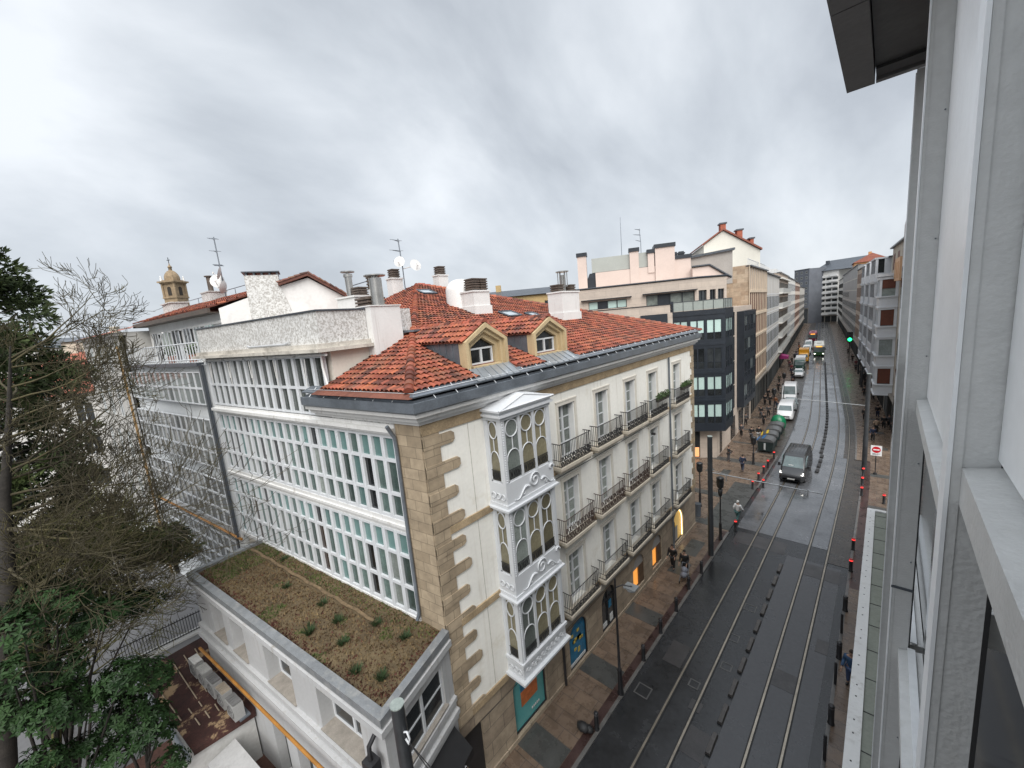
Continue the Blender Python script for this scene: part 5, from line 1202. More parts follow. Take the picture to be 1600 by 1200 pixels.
def oriel(m,P0,P1,z0,z1,floors,cols,gl,dep=.12):
    """metal bay face between two local plan points, with recessed openings; panes are returned"""
    dx,dy=P1[0]-P0[0],P1[1]-P0[1]; Ln=math.hypot(dx,dy); a=math.atan2(dy,dx); X=Matrix.Translation((P0[0],P0[1],0))@Matrix.Rotation(a,4,'Z')
    s=MB(); ops_=[(c0,c1,f0,f1) for f0,f1 in floors for c0,c1 in cols]; s.X=X; s.wall(0,Ln,z0,z1,ops_,dep); m.add(s.v,s.f)
    return X,a,ops_
FL=[(3.98,6.05),(6.79,8.85),(9.54,11.65),(12.41,14.43)]
m=MB()
XA,aA,opA=oriel(m,(-4.7,0),(0,0),3.3,15.3,FL,[(.05,1.38),(1.56,2.88),(3.04,4.41)],None)
XB,aB,opB=oriel(m,(0,0),(SD[0]*3.3,SD[1]*3.3),3.3,15.3,FL,[(.3,1.5),(1.7,2.9)],None)
m.box(-4.69,-.12,.14,.95,3.31,15.29); m.quad((-4.7,0,3.3),(0,0,3.3),(SD[0]*3.3,SD[1]*3.3,3.3),along(3.2),(-.6,1.0,3.3)[:2]+(3.3,)) if False else m.prism([(-4.7,0.0),(0,0),(SD[0]*3.3,SD[1]*3.3),(along(3)[0],along(3)[1]),(-.6,1.0),(-4.7,1.0)],3.22,3.295); m.prism([(-4.7,.0),(0,0),(SD[0]*3.3,SD[1]*3.3),(along(3)[0],along(3)[1]),(-.6,1.0),(-4.7,1.0)],15.3,15.36)
m.build('oriel',NAVY,ob); m=MB(); o0=along(9.0,.75);o1=along(16.0,.75); XC,aC,opC=oriel(m,o0,o1,3.4,14.6,[(4.0,6.1),(6.8,8.9),(9.5,11.6),(12.3,14.2)],[(.4,1.9),(2.2,3.6),(3.9,5.2),(5.5,6.7)],None)
XD,aD,opD=oriel(m,along(9.0,-.02),o0,3.4,14.6,[],[],None)
m.prism([along(9.0,.72),along(15.9,.72),along(15.9,0),along(9.0,0)][::-1],14.6,14.68); m.prism([along(9.05,.6),along(15.9,.6),along(15.9,0),along(9.05,0)],3.5,14.5)
m.build('oriel',NAVY,ob); m=MB()
for z in (6.42,9.2,12.03,15.0): MB().box(-4.7,.0,-.05,-.002,z-.12,z+.12).build('floor_band',NAVY,ob)
BLINDS=[GLB,GLD,GLB,GLB]
def oriel_win(X,a,ops_,pref):
    for k,(c0,c1,f0,f1) in enumerate(ops_):
        w,h=c1-c0,f1-f0; mm=MB(); mm.box(-w/2,-w/2+.07,.02,.09,0,h); mm.box(w/2-.07,w/2,.02,.09,0,h); mm.box(-.06,.06,.015,.09,0,h); mm.box(-w/2+.07,w/2-.07,.02,.09,0,.08); mm.box(-w/2+.07,w/2-.07,.02,.09,h-.08,h); mm.box(-w/2+.07,w/2-.07,.025,.085,.68,.74)
        o=mm.build('window',NAVY,ob); v=X@Vector(((c0+c1)/2,0,f0)); o.location=v; o.rotation_euler=(0,0,a)
        fl=[i for i,f in enumerate(FL) if abs(f[0]-f0)<.3]
        up_=BLINDS[3-fl[0]] if fl and pref else (GLD if (k*5)%3 else GLM)
        if fl and fl[0]==2 and pref: up_=GLD
        MB().box(-w/2+.07,w/2-.07,.06,.07,.72,h-.07).build('blind_pane',up_,o); MB().box(-w/2+.07,w/2-.07,.06,.07,.08,.72).build('pane',GLD,o)
oriel_win(XA,aA,opA,True); oriel_win(XB,aB,opB,True); oriel_win(XC,aC,opC,False)
for z0,z1 in FL:
    for t0 in (4.2,6.6):
        m=MB(); s=MB(); a=math.atan2(SD[1],SD[0]); q=along(t0); s.X=Matrix.Translation((q[0],q[1],0))@Matrix.Rotation(a,4,'Z'); s.box(0,1.2,-.03,.05,z0-.3,z1+.3); m.add(s.v,s.f); m.build('window',GLD,ob)
# ground floor shop: lit doorway towards the side street, dark window strip on the street side
m=MB(); m.mi=0; m.box(-4.6,-2.2,.96,1.0,.15,2.9); m.mi=1; m.box(-4.5,-2.3,.93,.955,.2,1.2); m.mi=2; m.box(-4.2,-3.0,.92,.95,2.3,2.7); m.mi=0
m.build('shopfront',[GLD,emis('warm_shop_glow',(0.8,0.35,0.15),.35),emis('shop_lamp',(1,.93,.8),.9)],ob)
for t0,w in ((1.2,.8),(6,2),(10,2.5),(13.5,2.5)):
    s=MB(); m=MB(); q=along(t0); s.X=Matrix.Translation((q[0],q[1],0))@Matrix.Rotation(math.atan2(SD[1],SD[0]),4,'Z'); s.box(0,w,-.04,.05,.2,2.7); m.add(s.v,s.f); m.build('shopfront',GLD,ob)
# terrace with glass guard and set back stone floor
m=MB(); gp=[(-4.6,.12),(-.1,.12),(SD[0]*3.2-.1,SD[1]*3.2)]
for a,b in zip(gp,gp[1:]): m.quad((a[0],a[1],15.4),(b[0],b[1],15.4),(b[0],b[1],16.25),(a[0],a[1],16.25))
m.build('glass_guard',mat('guard_glass',(0.30,0.33,0.31),.12,.1,.5),ob)
m=MB()
for a,b in zip(gp,gp[1:]):
    m.tube([(a[0],a[1],16.27),(b[0],b[1],16.27)],.03,5)
    for k in range(6): t=k/5; x,y=a[0]+(b[0]-a[0])*t,a[1]+(b[1]-a[1])*t; m.box(x-.02,x+.02,y-.03,y+.01,15.36,16.27)
m.box(-4.9,-4.6,-.0,.3,15.36,16.4); m.build('guard_posts',NAVY,ob)
UP=[(-16,2.0),(-2.1,2.0),(1.0,3.6)]
m=MB(); s=MB(); s.wall(-16,-2.1,15.25,18.55,[(-12.85,-8.9,16.3,17.15),(-6.95,-2.3,15.45,17.3)],.3,2.0); m.add(s.v,s.f)
dx,dy=3.1,1.6; L3=math.hypot(dx,dy); s=MB(); s.X=Matrix.Translation((-2.1,2.0,0))@Matrix.Rotation(math.atan2(dy,dx),4,'Z'); s.wall(0,L3,15.25,18.55,[(.2,1.15,15.45,17.3),(1.5,2.2,15.45,17.3),(2.45,3.2,16.3,17.3)],.3); m.add(s.v,s.f)
m.prism([(-16,2.35),(-2.2,2.35),(.8,3.9),(1.8,9.0),(-8,12),(-16,9)],15.2,18.5); m.quad((1.0,3.6,15.25),(2.0,9.0,15.25),(2.0,9.0,18.55),(1.0,3.6,18.55)); m.build('upper_wall',CLAD,ob)
m=MB(); 
for (a,b) in (((-16,1.95),(-2.08,1.95)),((-2.08,1.95),(1.05,3.55)),((1.05,3.55),(2.0,9.0))):
    m.tube([(a[0],a[1],18.58),(b[0],b[1],18.58)],.09,4)
m.box(-7.3,-2.1,1.5,2.0,17.38,17.46); m.box(-13.6,-8.4,1.6,2.0,17.3,17.38); m.box(-16,-4.72,-.06,.3,16.15,16.22); m.build('coping',NAVY,ob)
for (a,b,c,d),gm in (((-12.85,-8.9,16.3,17.15),GLB),((-6.95,-2.3,15.45,17.3),GLC)):
    m=MB(); w=b-a; n=4
    for k in range(n+1): x=a+w*k/n; m.box(x-.05,x+.05,2.12,2.22,c,d)
    m.box(a,b,2.12,2.22,c,c+.06); m.box(a,b,2.12,2.22,d-.06,d); m.mi=0
    o=m.build('strip_window',NAVY,ob); MB().box(a+.03,b-.03,2.18,2.19,c+.03,d-.03).build('pane',gm,o); MB().box(a+w*.25,a+w*.5,2.16,2.175,c+.03,d-.03).build('pane',NAVY,o)
for (a,b,c,d) in ((.2,1.15,15.45,17.3),(1.5,2.2,15.45,17.3),(2.45,3.2,16.3,17.3)):
    m=MB(); m.mi=0; m.box(a+.03,b-.03,.2,.22,c+.02,d-.02); m.mi=1; m.box(a,a+.06,.14,.22,c,d); m.box(b-.06,b,.14,.22,c,d); m.box((a+b)/2-.03,(a+b)/2+.03,.14,.22,c,d)
    o=m.build('terrace_door',[GLD,NAVY],ob); o.matrix_local=Matrix.Translation((-2.1,2.0,0))@Matrix.Rotation(math.atan2(dy,dx),4,'Z')
m=MB(); 
for x0,x1,z0,z1 in ((-10.0,-8.3,14.3,15.15),(-7.7,-5.2,14.3,15.3)): m.box(x0,x1,-.35,0,z0,z1)
m.build('window_box',NAVY,ob)
# penthouse blocks
m=MB(); m.box(-12.2,-5.4,8.0,15,18.4,20.7); m.box(-5.4,-3.3,7.8,10,18.4,22.65); m.box(-3.3,-1.6,8,12,18.4,21.2); m.box(-14.25,-13.2,7.8,8.8,17.5,22.75); m.box(-8.2,-7.2,7.9,8.9,18.4,22.6); m.box(-6.2,-5.5,7.9,8.7,20,22.2); m.prism([(-1.6,18.4),(2.2,18.4),(1.4,19.2),(.1,20.0),(-1.6,20.0)],7.0,12,'y'); m.build('penthouse',PINK,ob)
m=MB(); m.box(-12.6,-8.2,8.2,12,20.75,22.4); m.box(-7.2,-6.2,8.2,12,20.75,22.4); m.build('plant_screen',GREYP,ob)
m=MB()
for x0,x1,y0,y1,z in ((-5.5,-3.2,7.7,10.1,22.65),(-14.35,-13.1,7.7,8.9,22.75),(-8.3,-7.1,7.8,9,22.6),(-6.3,-5.4,7.8,8.8,22.2),(-3.3,-1.5,7.9,12,21.2)): m.box(x0,x1,y0,y1,z,z+.42); m.build('dark_cap',NAVY,ob); m=MB()
m.prism([(-13.9,18.5),(-12.2,18.5),(-12.2,20.7),(-12.9,20.7)],8.2,14,'y'); m.build('lean_roof',NAVY,ob)
m=MB(); m.tube([(-1.7,6.9,20.05),(.1,6.9,20.08),(2.3,6.9,18.5)],.12,4); m.build('verge',NAVY,ob)
# ================================================================== ROW BUILDINGS
def lx(y,b): return b+shift(y)
def row(name,label,p0,p1,H,wall,wm,fl0=4.4,pitch=3.1,bays=5,ww=.62,wh=1.7,fins=None,bands=None,balc=None,gf=None,depth=12,top=None,sill=.9,blind=None,cat='building'):
    dx,dy=p1[0]-p0[0],p1[1]-p0[1]; Ln=math.hypot(dx,dy); t=thing(name,label,cat,(p0[0],p0[1],0),math.atan2(dy,dx))
    bw=Ln/bays; nf=int((H-fl0-.3)/pitch); ops_=[]
    for f in range(nf):
        for b in range(bays): ops_.append((b*bw+bw*(1-ww)/2,b*bw+bw*(1+ww)/2,fl0+f*pitch+sill,min(fl0+f*pitch+sill+wh,H-.2)))
    shops=[(b*bw+.22,b*bw+bw-.22,.15,fl0-1.2) for b in range(bays)]
    m=MB(); m.wall(0,Ln,fl0-.6,H,[],.10); m.box(.01,Ln-.01,.2,depth,0,H-.01); m.quad((0,0,0),(0,depth,0),(0,depth,H),(0,0,H)); m.quad((Ln,depth,0),(Ln,0,0),(Ln,0,H),(Ln,depth,H)); m.build('wall',wall,t)
    m=MB(); m.wall(0,Ln,0,fl0-.6,[],.15); m.box(-.02,Ln+.02,-.35,-.002,fl0-.75,fl0-.55); m.build('ground_floor_wall',gf or mat('shop_stone',(0.20,0.18,0.155),.6,.25,.5),t)
    m=MB(); m.box(-bw/2+.24,bw/2-.24,-.03,-.003,.17,fl0-1.22); s=m.build('shopfront',FGL,t,(bw/2,0,0))
    for b in range(1,bays): inst(s,t,(bw*(b+.5),0,0))
    w=bw*ww; m=MB(); m.mi=0; m.box(-w/2+.02,w/2-.02,-.012,-.002,.02,wh-.02); m.mi=1
    for x in (-w/2,-.03,w/2-.07): m.box(x,x+.07,-.022,-.003,0,wh)
    m.box(-w/2,w/2,-.02,-.004,wh-.07,wh); m.box(-w/2,w/2,-.02,-.004,0,.07)
    if blind: m.mi=2; m.box(-w/2+.04,w/2-.04,-.018,-.013,wh*.45,wh-.04)
    p=m.build('window',[wm[0],wm[1]]+([blind] if blind else []),t,((ops_[0][0]+ops_[0][1])/2,0,ops_[0][2]))
    for a in ops_[1:100]: inst(p,t,((a[0]+a[1])/2,0,a[2]))
    if fins:
        fm,fw,fd,fn=fins; m=MB()
        for k in range(fn+1): x=Ln*k/fn; m.box(x-fw/2,x+fw/2,-fd,-.003,fl0-.5,H+.1)
        m.build('fins',fm,t)
    if bands:
        bm,bh,bd_=bands; m=MB()
        for f in range(nf+1): z=fl0+f*pitch-.1; m.box(-.05,Ln+.05,-bd_,-.006,z-bh/2,z+bh/2)
        m.build('floor_bands',bm,t)
    if balc:
        bm,rm_,pd=balc; m=MB(); m.mi=0; bl=bw*1.0; m.box(-bl*.46,bl*.46,-pd,-.004,-.16,0); m.mi=1; m.box(-bl*.46,bl*.46,-pd,-pd+.06,.0,.95); m.box(-bl*.46,-bl*.46+.06,-pd+.06,-.004,0,.95); m.box(bl*.46-.06,bl*.46,-pd+.06,-.004,0,.95)
        p=m.build('balcony',[bm,rm_],t,(bw/2,0,fl0)); c=0
        for f in range(nf):
            for b in range(bays):
                if f or b: inst(p,t,(bw*(b+.5),0,fl0+f*pitch)); c+=1
    m=MB(); m.box(-.1,Ln+.1,-.3,.4,H,H+.16); m.box(0,Ln,.1,depth,H+.0,H+.1); m.build('roof_edge',ZINCD if top!='white' else WHITE,t)
    return t,Ln
DKW=(FGL,mat('dark_frame',(0.04,0.035,0.03),.5,.2,2)); WHW=(FGL,WHITEW); BRW=(mat('brown_shutter_far',(0.10,0.042,0.028),.6,.25,2,rand=.4),mat('brown_frame',(0.13,0.06,0.04),.5,.2,2))
CREAMS=mat('cream_stone',(0.52,0.43,0.33),.7,.1,.5); TRAV=brick('travertine_patchwork',(0.50,0.40,0.30),(0.36,0.26,0.18),(0.30,0.24,0.18),.9,.55,rough=.8,var=.30,msize=.01)
FG=[mat('far_facade_grey',(0.52,0.52,0.51),.7,.08,.3),mat('far_facade_pale',(0.64,0.63,0.60),.7,.06,.3),mat('far_facade_pinkish',(0.58,0.48,0.41),.7,.08,.3),mat('far_facade_dark',(0.24,0.24,0.24),.6,.15,.3),mat('far_facade_brown',(0.40,0.33,0.27),.7,.1,.3),mat('far_facade_stone',(0.45,0.43,0.40),.75,.1,.3)]
P=lambda y,b:(lx(y,b),y)
LB=-12.3
t,Ln=row('travertine_building','beige office building with vertical stone fins and a patchwork travertine side wall','nope' and P(59.6,-12.5),P(76.4,LB),20.1,FG[4],BRW,4.7,3.1,10,.80,2.55,(CREAMS,.40,.07,10),(CREAMS,.36,.14),sill=.30)
m=MB(); m.wall(0,14,5,20.3,[],.1); o=m.build('side_wall',TRAV,t,(0,0,0)); o.rotation_euler=(0,0,R_(-88)); o.location=(-.06,0.0,0); 
o.matrix_local=Matrix.Translation((-.07,14,0))@Matrix.Rotation(R_(-90),4,'Z')
m=MB(); m.box(3.5,Ln-1,3.5,9,20.2,22.4); m.build('attic',WHITE,t)
m=MB(); m.tube([(.1,.2,21.1),(Ln,.2,21.1)],.04,5); 
for k in range(20): m.box(.1+k*Ln/20,.14+k*Ln/20,.18,.22,20.2,21.1)
m.build('roof_railing',WHITEW,t)
t,Ln=row('white_grid_building','pale building with a thin white grid of window frames, next beyond the finned one',P(76.6,LB),P(100.8,LB),19.8,FG[5],WHW,4.4,3.05,9,.84,2.2,(WHITEW,.14,.025,9),(WHITEW,.16,.03),sill=.45)
m=MB(); m.box(1,Ln-1,4,12,19.9,22.3); m.build('attic',CREAMS,t)
t,Ln=row('balcony_building','white apartment block with long projecting balconies, left side of the street',P(101,LB),P(129,LB),20.8,FG[4],DKW,4.3,3.1,9,.75,2.1,None,(FG[1],.3,.6),(FG[1],mat('balcony_glass',(0.45,0.46,0.45),.3,.06,.5),.75),sill=.1)
m=MB(); m.box(1,Ln-1,4,12,20.9,23.6); m.build('attic',WHITE,t)
m=MB(); m.prism([(-.02,3.1),(-1.6,2.7),(-1.6,2.2),(-.02,2.2)],4,7,'x'); m.build('awning',mat('magenta_awning',(0.25,0.015,0.12),.6,.1,2),t)
t,Ln=row('grey_block','grey-white apartment block with glazed bays, left side beyond the balconies',P(129.2,LB),P(165,LB),20.6,FG[1],WHW,4.3,3.0,16,.75,1.9,None,(FG[0],.3,.06))
m=MB(); m.box(3,Ln-3,3,12,20.7,23.5); m.build('attic',WHITE,t)
row('pink_block','pinkish apartment block near the far bend, left side of the street',P(165.2,LB),P(200,LB),20.2,FG[2],BRW,4.3,3.0,14,.6,1.7,None,(FG[2],.4,.12))
row('grey_far_block','last grey block on the left before the dark tower',P(200.2,LB),P(258,LB),19.0,FG[5],DKW,4.3,3.0,14,.5,1.6)
# gabled white house with brick chimneys above the left row
gt=thing('white_gable_house','white gable end with brick red verge and chimneys rising above the stone building','house',(-18.2,66.8,0),AK)
m=MB(); m.prism([(-2.6,20.25),(4.9,20.25),(4.9,22.9),(0,26.2),(-2.6,24.5)],0,12,'y'); m.build('wall',mat('pale_gable',(0.60,0.58,0.52),.8,.05,.4),gt)
for a,b in (((-2.9,24.4),(0,26.3)),((0,26.3),(5.1,22.85))):
    m=MB(); m.add([(a[0],-.3,a[1]),(b[0],-.3,b[1]),(b[0],14,b[1]),(a[0],14,a[1]),(a[0],-.3,a[1]+.25),(b[0],-.3,b[1]+.25),(b[0],14,b[1]+.25),(a[0],14,a[1]+.25)],[(0,3,2,1),(4,5,6,7),(0,1,5,4),(1,2,6,5),(2,3,7,6),(3,0,4,7)]); m.build('roof',mat('brick_red_roof',(0.22,0.075,0.05),.8,.2,2),gt)
for x,z,w in ((.1,26.2,.7),(2.3,25.0,.7),(3.9,23.6,.45)):
    m=MB(); m.box(x-w/2,x+w/2,.2,1.4,z-1.2,z+1.0); m.mi=1; m.box(x-w/2-.15,x+w/2+.15,.1,1.5,z+1.0,z+1.2); m.build('chimney',[mat('brick_chimney',(0.33,0.10,0.06),.85,.2,3),ZINCD],gt)
ca=thing('grey_attic','long grey corrugated attic with a flat dark roof and black cowls, beside the pink blocks','attic',(-14.5,52.5,0),AK)
m=MB(); m.box(-5.2,1.2,0,8,18.0,21.7); m.build('wall',CORR,ca); m=MB(); m.add([(-9,-.3,20.9),(1.4,-.3,21.75),(1.4,8,21.75),(-9,8,20.9),(-9,-.3,21.15),(1.4,-.3,22.0),(1.4,8,22.0),(-9,8,21.15)],[(0,3,2,1),(4,5,6,7),(0,1,5,4),(1,2,6,5),(2,3,7,6),(3,0,4,7)]); m.build('roof',ZINCD,ca)
for x in (-7.6,-4.9,-4.1): 
    m=MB(); m.box(x-.3,x+.3,1.5,2.1,21.2,22.5); m.box(x-.42,x+.42,1.4,2.2,22.2,22.35); m.build('cowl',NAVY,ca)
antenna('pair of thin rooftop aerials above the pink penthouse',Vector((-21.5,46.5,22.2)),3.0,[],6)
o=MB().tube([(0,0,0),(0,0,7)],[.05,.02],5).build('lightning_rod',ZINC,None,(-25.0,48.5,20.5)); tag(o,'single tall thin rod on the grey rooftop panel','antenna')
# ---- right-hand row, listed from far to near
RB=1.7
row('grey_street_block','long dark grey facade far down the right side of the street',P(268,RB),P(216.4,RB),21.0,FG[5],DKW,4.3,3.0,20,.7,1.8,None,(FG[0],.3,.06))
row('dark_grey_block','dark grey stone facade with many narrow floors, right side of the street',P(216,RB),P(131.2,RB),21.8,FG[3],(FGL,FG[0]),4.3,2.9,28,.72,1.8,None,(FG[5],.22,.05),sill=.6)
row('brown_strip_block','beige and brown facade with tall vertical strips, middle of the right row',P(131,RB),P(94.2,RB),20.4,FG[2],BRW,4.4,3.1,16,.62,2.2,(FG[4],.45,.04,16),(FG[4],.2,.03),sill=.4)
t,Ln=row('grey_bay_building','pale grey building with stacked glazed bays on the right side',P(94,RB),P(70.2,RB),19.6,FG[0],WHW,4.6,3.05,6,.55,1.9)
m=MB(); m.mi=0
for f in range(5):
    z=4.8+f*3.05
    for x0,x1 in ((1,6.5),(9.5,15),(17.5,Ln-.8)): m.box(x0,x1,-1.5,-.01,z-.15,z+.8); m.box(x0-.1,x1+.1,-1.62,-.01,z-.32,z-.15); m.box(x0-.05,x1+.05,-1.55,-.01,z+2.55,z+2.75)
    for x0,x1 in ((1,6.5),(9.5,15),(17.5,Ln-.8)):
        for k in range(5): x=x0+.12+(x1-x0-.24)*k/4; m.box(x-.13,x+.13,-1.46,-1.2,z+.8,z+2.55)
        m.box(x0+.02,x0+.2,-1.45,-.01,z+.8,z+2.55); m.box(x1-.2,x1-.02,-.6,-.01,z+.8,z+2.55)
m.mi=1
for f in range(5):
    z=4.8+f*3.05
    for x0,x1 in ((1,6.5),(9.5,15),(17.5,Ln-.8)): m.box(x0+.22,x1-.22,-1.43,-.01,z+.8,z+2.55)
m.build('bay_window',[mat('grey_white_bay',(0.52,0.54,0.57),.6,.06,.8),FGL],t)
t,Ln=row('stone_bay_building','beige stone building carrying a white bay with brown shutters, nearest on the right',P(69.8,RB),P(52,RB),20.5,mat('beige_stone_wall',(0.40,0.36,0.30),.8,.15,.8),BRW,4.6,3.1,4,.4,1.9)
SHU=mat('brown_shutter',(0.11,0.032,0.016),.55,.2,3)
x0,x1,pd=5.0,8.6,1.55; m=MB(); m.mi=0
for f in range(4):
    z=4.5+f*3.3
    m.box(x0,x1,-pd,-.01,z-.6,z+.45); m.box(x0-.12,x1+.12,-pd-.12,-.01,z-.72,z-.6); m.box(x0-.15,x1+.15,-pd-.15,-.01,z+.45,z+.58)
    for xx in (x0,(x0+x1)/2-.1,x1-.2): m.box(xx,xx+.2,-pd,-pd+.2,z+.58,z+2.58)
    m.box(x0,x0+.2,-.25,-.01,z+.58,z+2.58); m.box(x1-.2,x1,-.25,-.01,z+.58,z+2.58); m.box(x0-.05,x1+.05,-pd-.05,-.01,z+2.38,z+2.6)
    m.mi=1; m.box(x0+.1,x1-.12,-pd+.1,-.01,z+.58,z+2.4)
    m.mi=2 if f!=1 else 3; m.box(x1-.1,x1-.03,-pd+.22,-.27,z+(.65 if f!=3 else 1.4),z+2.36)
    m.mi=0
m.prism([(x0-.15,-.01),(x0-.15,-pd-.15),(x1+.15,-pd-.15),(x1+.15,-.01)],17.1,17.4); m.build('bay_window',[WHITEW,GLC,SHU,GLM],t)
m=MB(); m.box(9.5,14,-.5,-.01,16.5,18.8); 
for k in range(3): m.box(9.8+k*1.4,10.4+k*1.4,-.55,-.5,16.8,18.4)
m.build('loggia',mat('salmon_loggia',(0.55,0.34,0.20),.7,.1,1),t)
m=MB(); m.box(0,10,1,8,20.6,22.6); m.build('attic',FG[0],t)
# buildings closing the street
t,Ln=row('balcony_tower','white balconied apartment block closing the end of the street, dark hipped roof','nope' and (-30.0,276),(-19.3,272),27.0,FG[1],DKW,4.5,2.8,4,.8,1.2,None,(WHITE,1.1,.5),None,sill=.8)
m=MB(); 
for f in range(8): m.box(7.8,11.2,-1.3,-.55,4.3+f*2.8,5.3+f*2.8)
m.build('corner_balconies',WHITE,t)
m=MB(); m.quad((-1,-1,27.1),(Ln+14,-1,27.1),(Ln+10,8,32.5),(4,8,32.5)); m.quad((-1,-1,27.1),(4,8,32.5),(-1,16,27.1)); m.box(-.9,Ln+14,-.9,16,26.9,27.08); m.build('roof',ZINCD,t); m=MB(); m.box(3.4,4.8,4,5.5,29,32.4); m.build('chimney',ZINCD,t)
row('dark_tower','dark blue-grey apartment tower at the far end, left of the balconied block',(-38.5,274),(-31.2,268),29.0,mat('tower_blue_grey',(0.11,0.12,0.14),.6,.15,.3),(FGL,FG[1]),9,2.8,3,.4,1.3,sill=.8)
row('dark_annex_tower','lower dark grey block wedged between the dark tower and the balconied block',(-31.2,280),(-28.5,279),24.6,MATS['tower_blue_grey'],WHW,9,2.8,1,.5,1.3,sill=.8)
oh=far_house('orange rendered house with a red roof rising behind the dark grey right row',-4.6,172,12,8,24.0,R_(-85),mat('orange_render',(0.50,0.25,0.10),.8,.1,.4),2.5,MATS['brick_red_roof'],'orange_house')
gw=thing('blank_party_wall','plain grey party wall with a sloping top above the right row','wall',(-8.5,226,0),R_(-85)); m=MB(); m.prism([(0,18),(22,18),(22,22.5),(14,26.5),(0,26.5)],0,8,'y'); m.build('wall',FG[0],gw)
# ================================================================== THE BUILDING THE CAMERA LOOKS OUT FROM
nb=thing('fin_building','grey metal clad building at the right edge with projecting fins, sills and dark windows','building',(0,0,0))
def fin(y,d,label=None,y1=.13,xf=.17):
    m=MB(); m.box(xf,xf+.022,y,y+y1,-.0,19.2)
    m.box(xf+.022,xf+d,y+.004,y+y1-.004,0,19.2); o=m.build('fin',[ALU],nb)
    MB().box(xf-.012,xf-.001,y-.004,y+y1+.004,0.2,19.15).build('fin_lit_face',ALUL,o)  # fin front in paler metal: its skylit brightness is put into the colour
    return o
fin(1.80,.10); fin(5.55,.155); fin(9.30,.16)
for z in (2.9,6.2,9.35,12.76): MB().box(.16,.33,5.54,5.69,z,z+.025).build('fin_joint',ZINCD,nb)
for y_,d_ in ((1.80,.10),(5.55,.155)):
    m=MB(); m.box(.17+d_+.001,.17+d_+.012,y_+.0,y_+.02,0,19.2); m.build('gasket',RUBBER,nb)
    for j_ in range(14):
        m=MB(); m.tube([(.17+d_*.82,y_+.004,3.2+j_*1.1),(.17+d_*.82,y_-.004,3.2+j_*1.1)],.007,6); m.build('screw',ZINC,nb)
def baypanels(y0,y1,xg,sills,gl):
    """one bay of glazing: pale spandrel panels above each sill, dark window below it"""
    m=MB(); m.box(xg+.12,xg+.14,y0,y1,0,19.2); m.build('window',gl,nb)
    for zs,ph in sills:
        MB().box(xg,xg+.06,y0+.002,y1-.002,zs+.06,zs+ph).build('panel',ALUL,nb)
        m=MB(); m.prism([(xg-.07,zs-.10),(xg+.115,zs-.10),(xg+.115,zs+.055),(xg-.07,zs+.02)],y0+.001,y1-.001,'y'); m.build('sill',ALU,nb)
        pass
baypanels(-.9,1.80,.262,[(15.40,3.75)],GLD)
baypanels(1.935,5.55,.32,[(14.84,4.3),(12.02,.07),(8.6,.07),(5.3,.07)],GLD)
baypanels(5.69,9.30,.34,[(14.8,4.3),(12.0,.07),(8.6,.07),(5.3,.07)],GLD)
MB().box(.27,.60,.9,.95,11.5,15.2).build('mullion',ALU,nb) if False else None
m=MB(); m.box(.50,9,-.9,9.4,0,19.2); m.build('wall',ALU,nb)
m=MB(); m.box(.455,9,9.44,29.6,0,19.0); m.build('wall',GREYR,nb)
m=MB()
w0=MB().box(-.015,.045,0,1.8,0,2).build('window',GLD,nb,(.455,10.8,5))
for k in range(6):
    for j in range(4):
        if k or j: inst(w0,nb,(.455,10.8+k*3.2,5+j*3.3))
# eave: soffit boards with a lower outer strip
ZE=19.33; m=MB(); m.prism([(-.30,-3),(3,-3),(3,9.62),(-.30,9.62)],ZE+.06,ZE+.5); m.build('eave_soffit',SOFFIT,nb)
m=MB(); m.box(-.67,-.315,-3,6.9,ZE-.02,ZE+.45); m.box(-.67,-.315,6.925,9.62,ZE-.02,ZE+.45); m.box(-.30,.45,9.50,9.62,ZE-.02,ZE+.055); m.build('eave_edge',mat('dark_eave_metal',(0.10,0.10,0.10),.5,.15,1),nb)
m=MB(); m.box(-.29,.42,9.12,9.44,ZE+.01,ZE+.055); m.build('soffit_slot',RUBBER,nb)
# street canopy with white edge
m=MB(); m.box(-.31,.45,11.0,29.4,3.12,3.30); m.mi=1
for k in range(13): y=11.3+k*1.45; m.box(-.01,.45,y,y+.025,3.299,3.315)
m.build('canopy',[mat('canopy_panel',(0.21,0.225,0.19),.6,.15,1.2,streak=False,stain=(1.2,.5,.75,(0.13,0.14,0.11))),IRON],nb)
m=MB(); m.box(-.36,-.02,10.95,29.5,3.301,3.36); m.box(-.02,.46,29.25,29.5,3.302,3.37); m.mi=1
for k in range(13): y=11.3+k*1.45; m.box(-.22,-.18,y+.4,y+.44,3.361,3.37); m.box(-.22,-.18,y+.9,y+.94,3.361,3.37)
m.build('canopy_edge',[WHITE,IRON],nb)
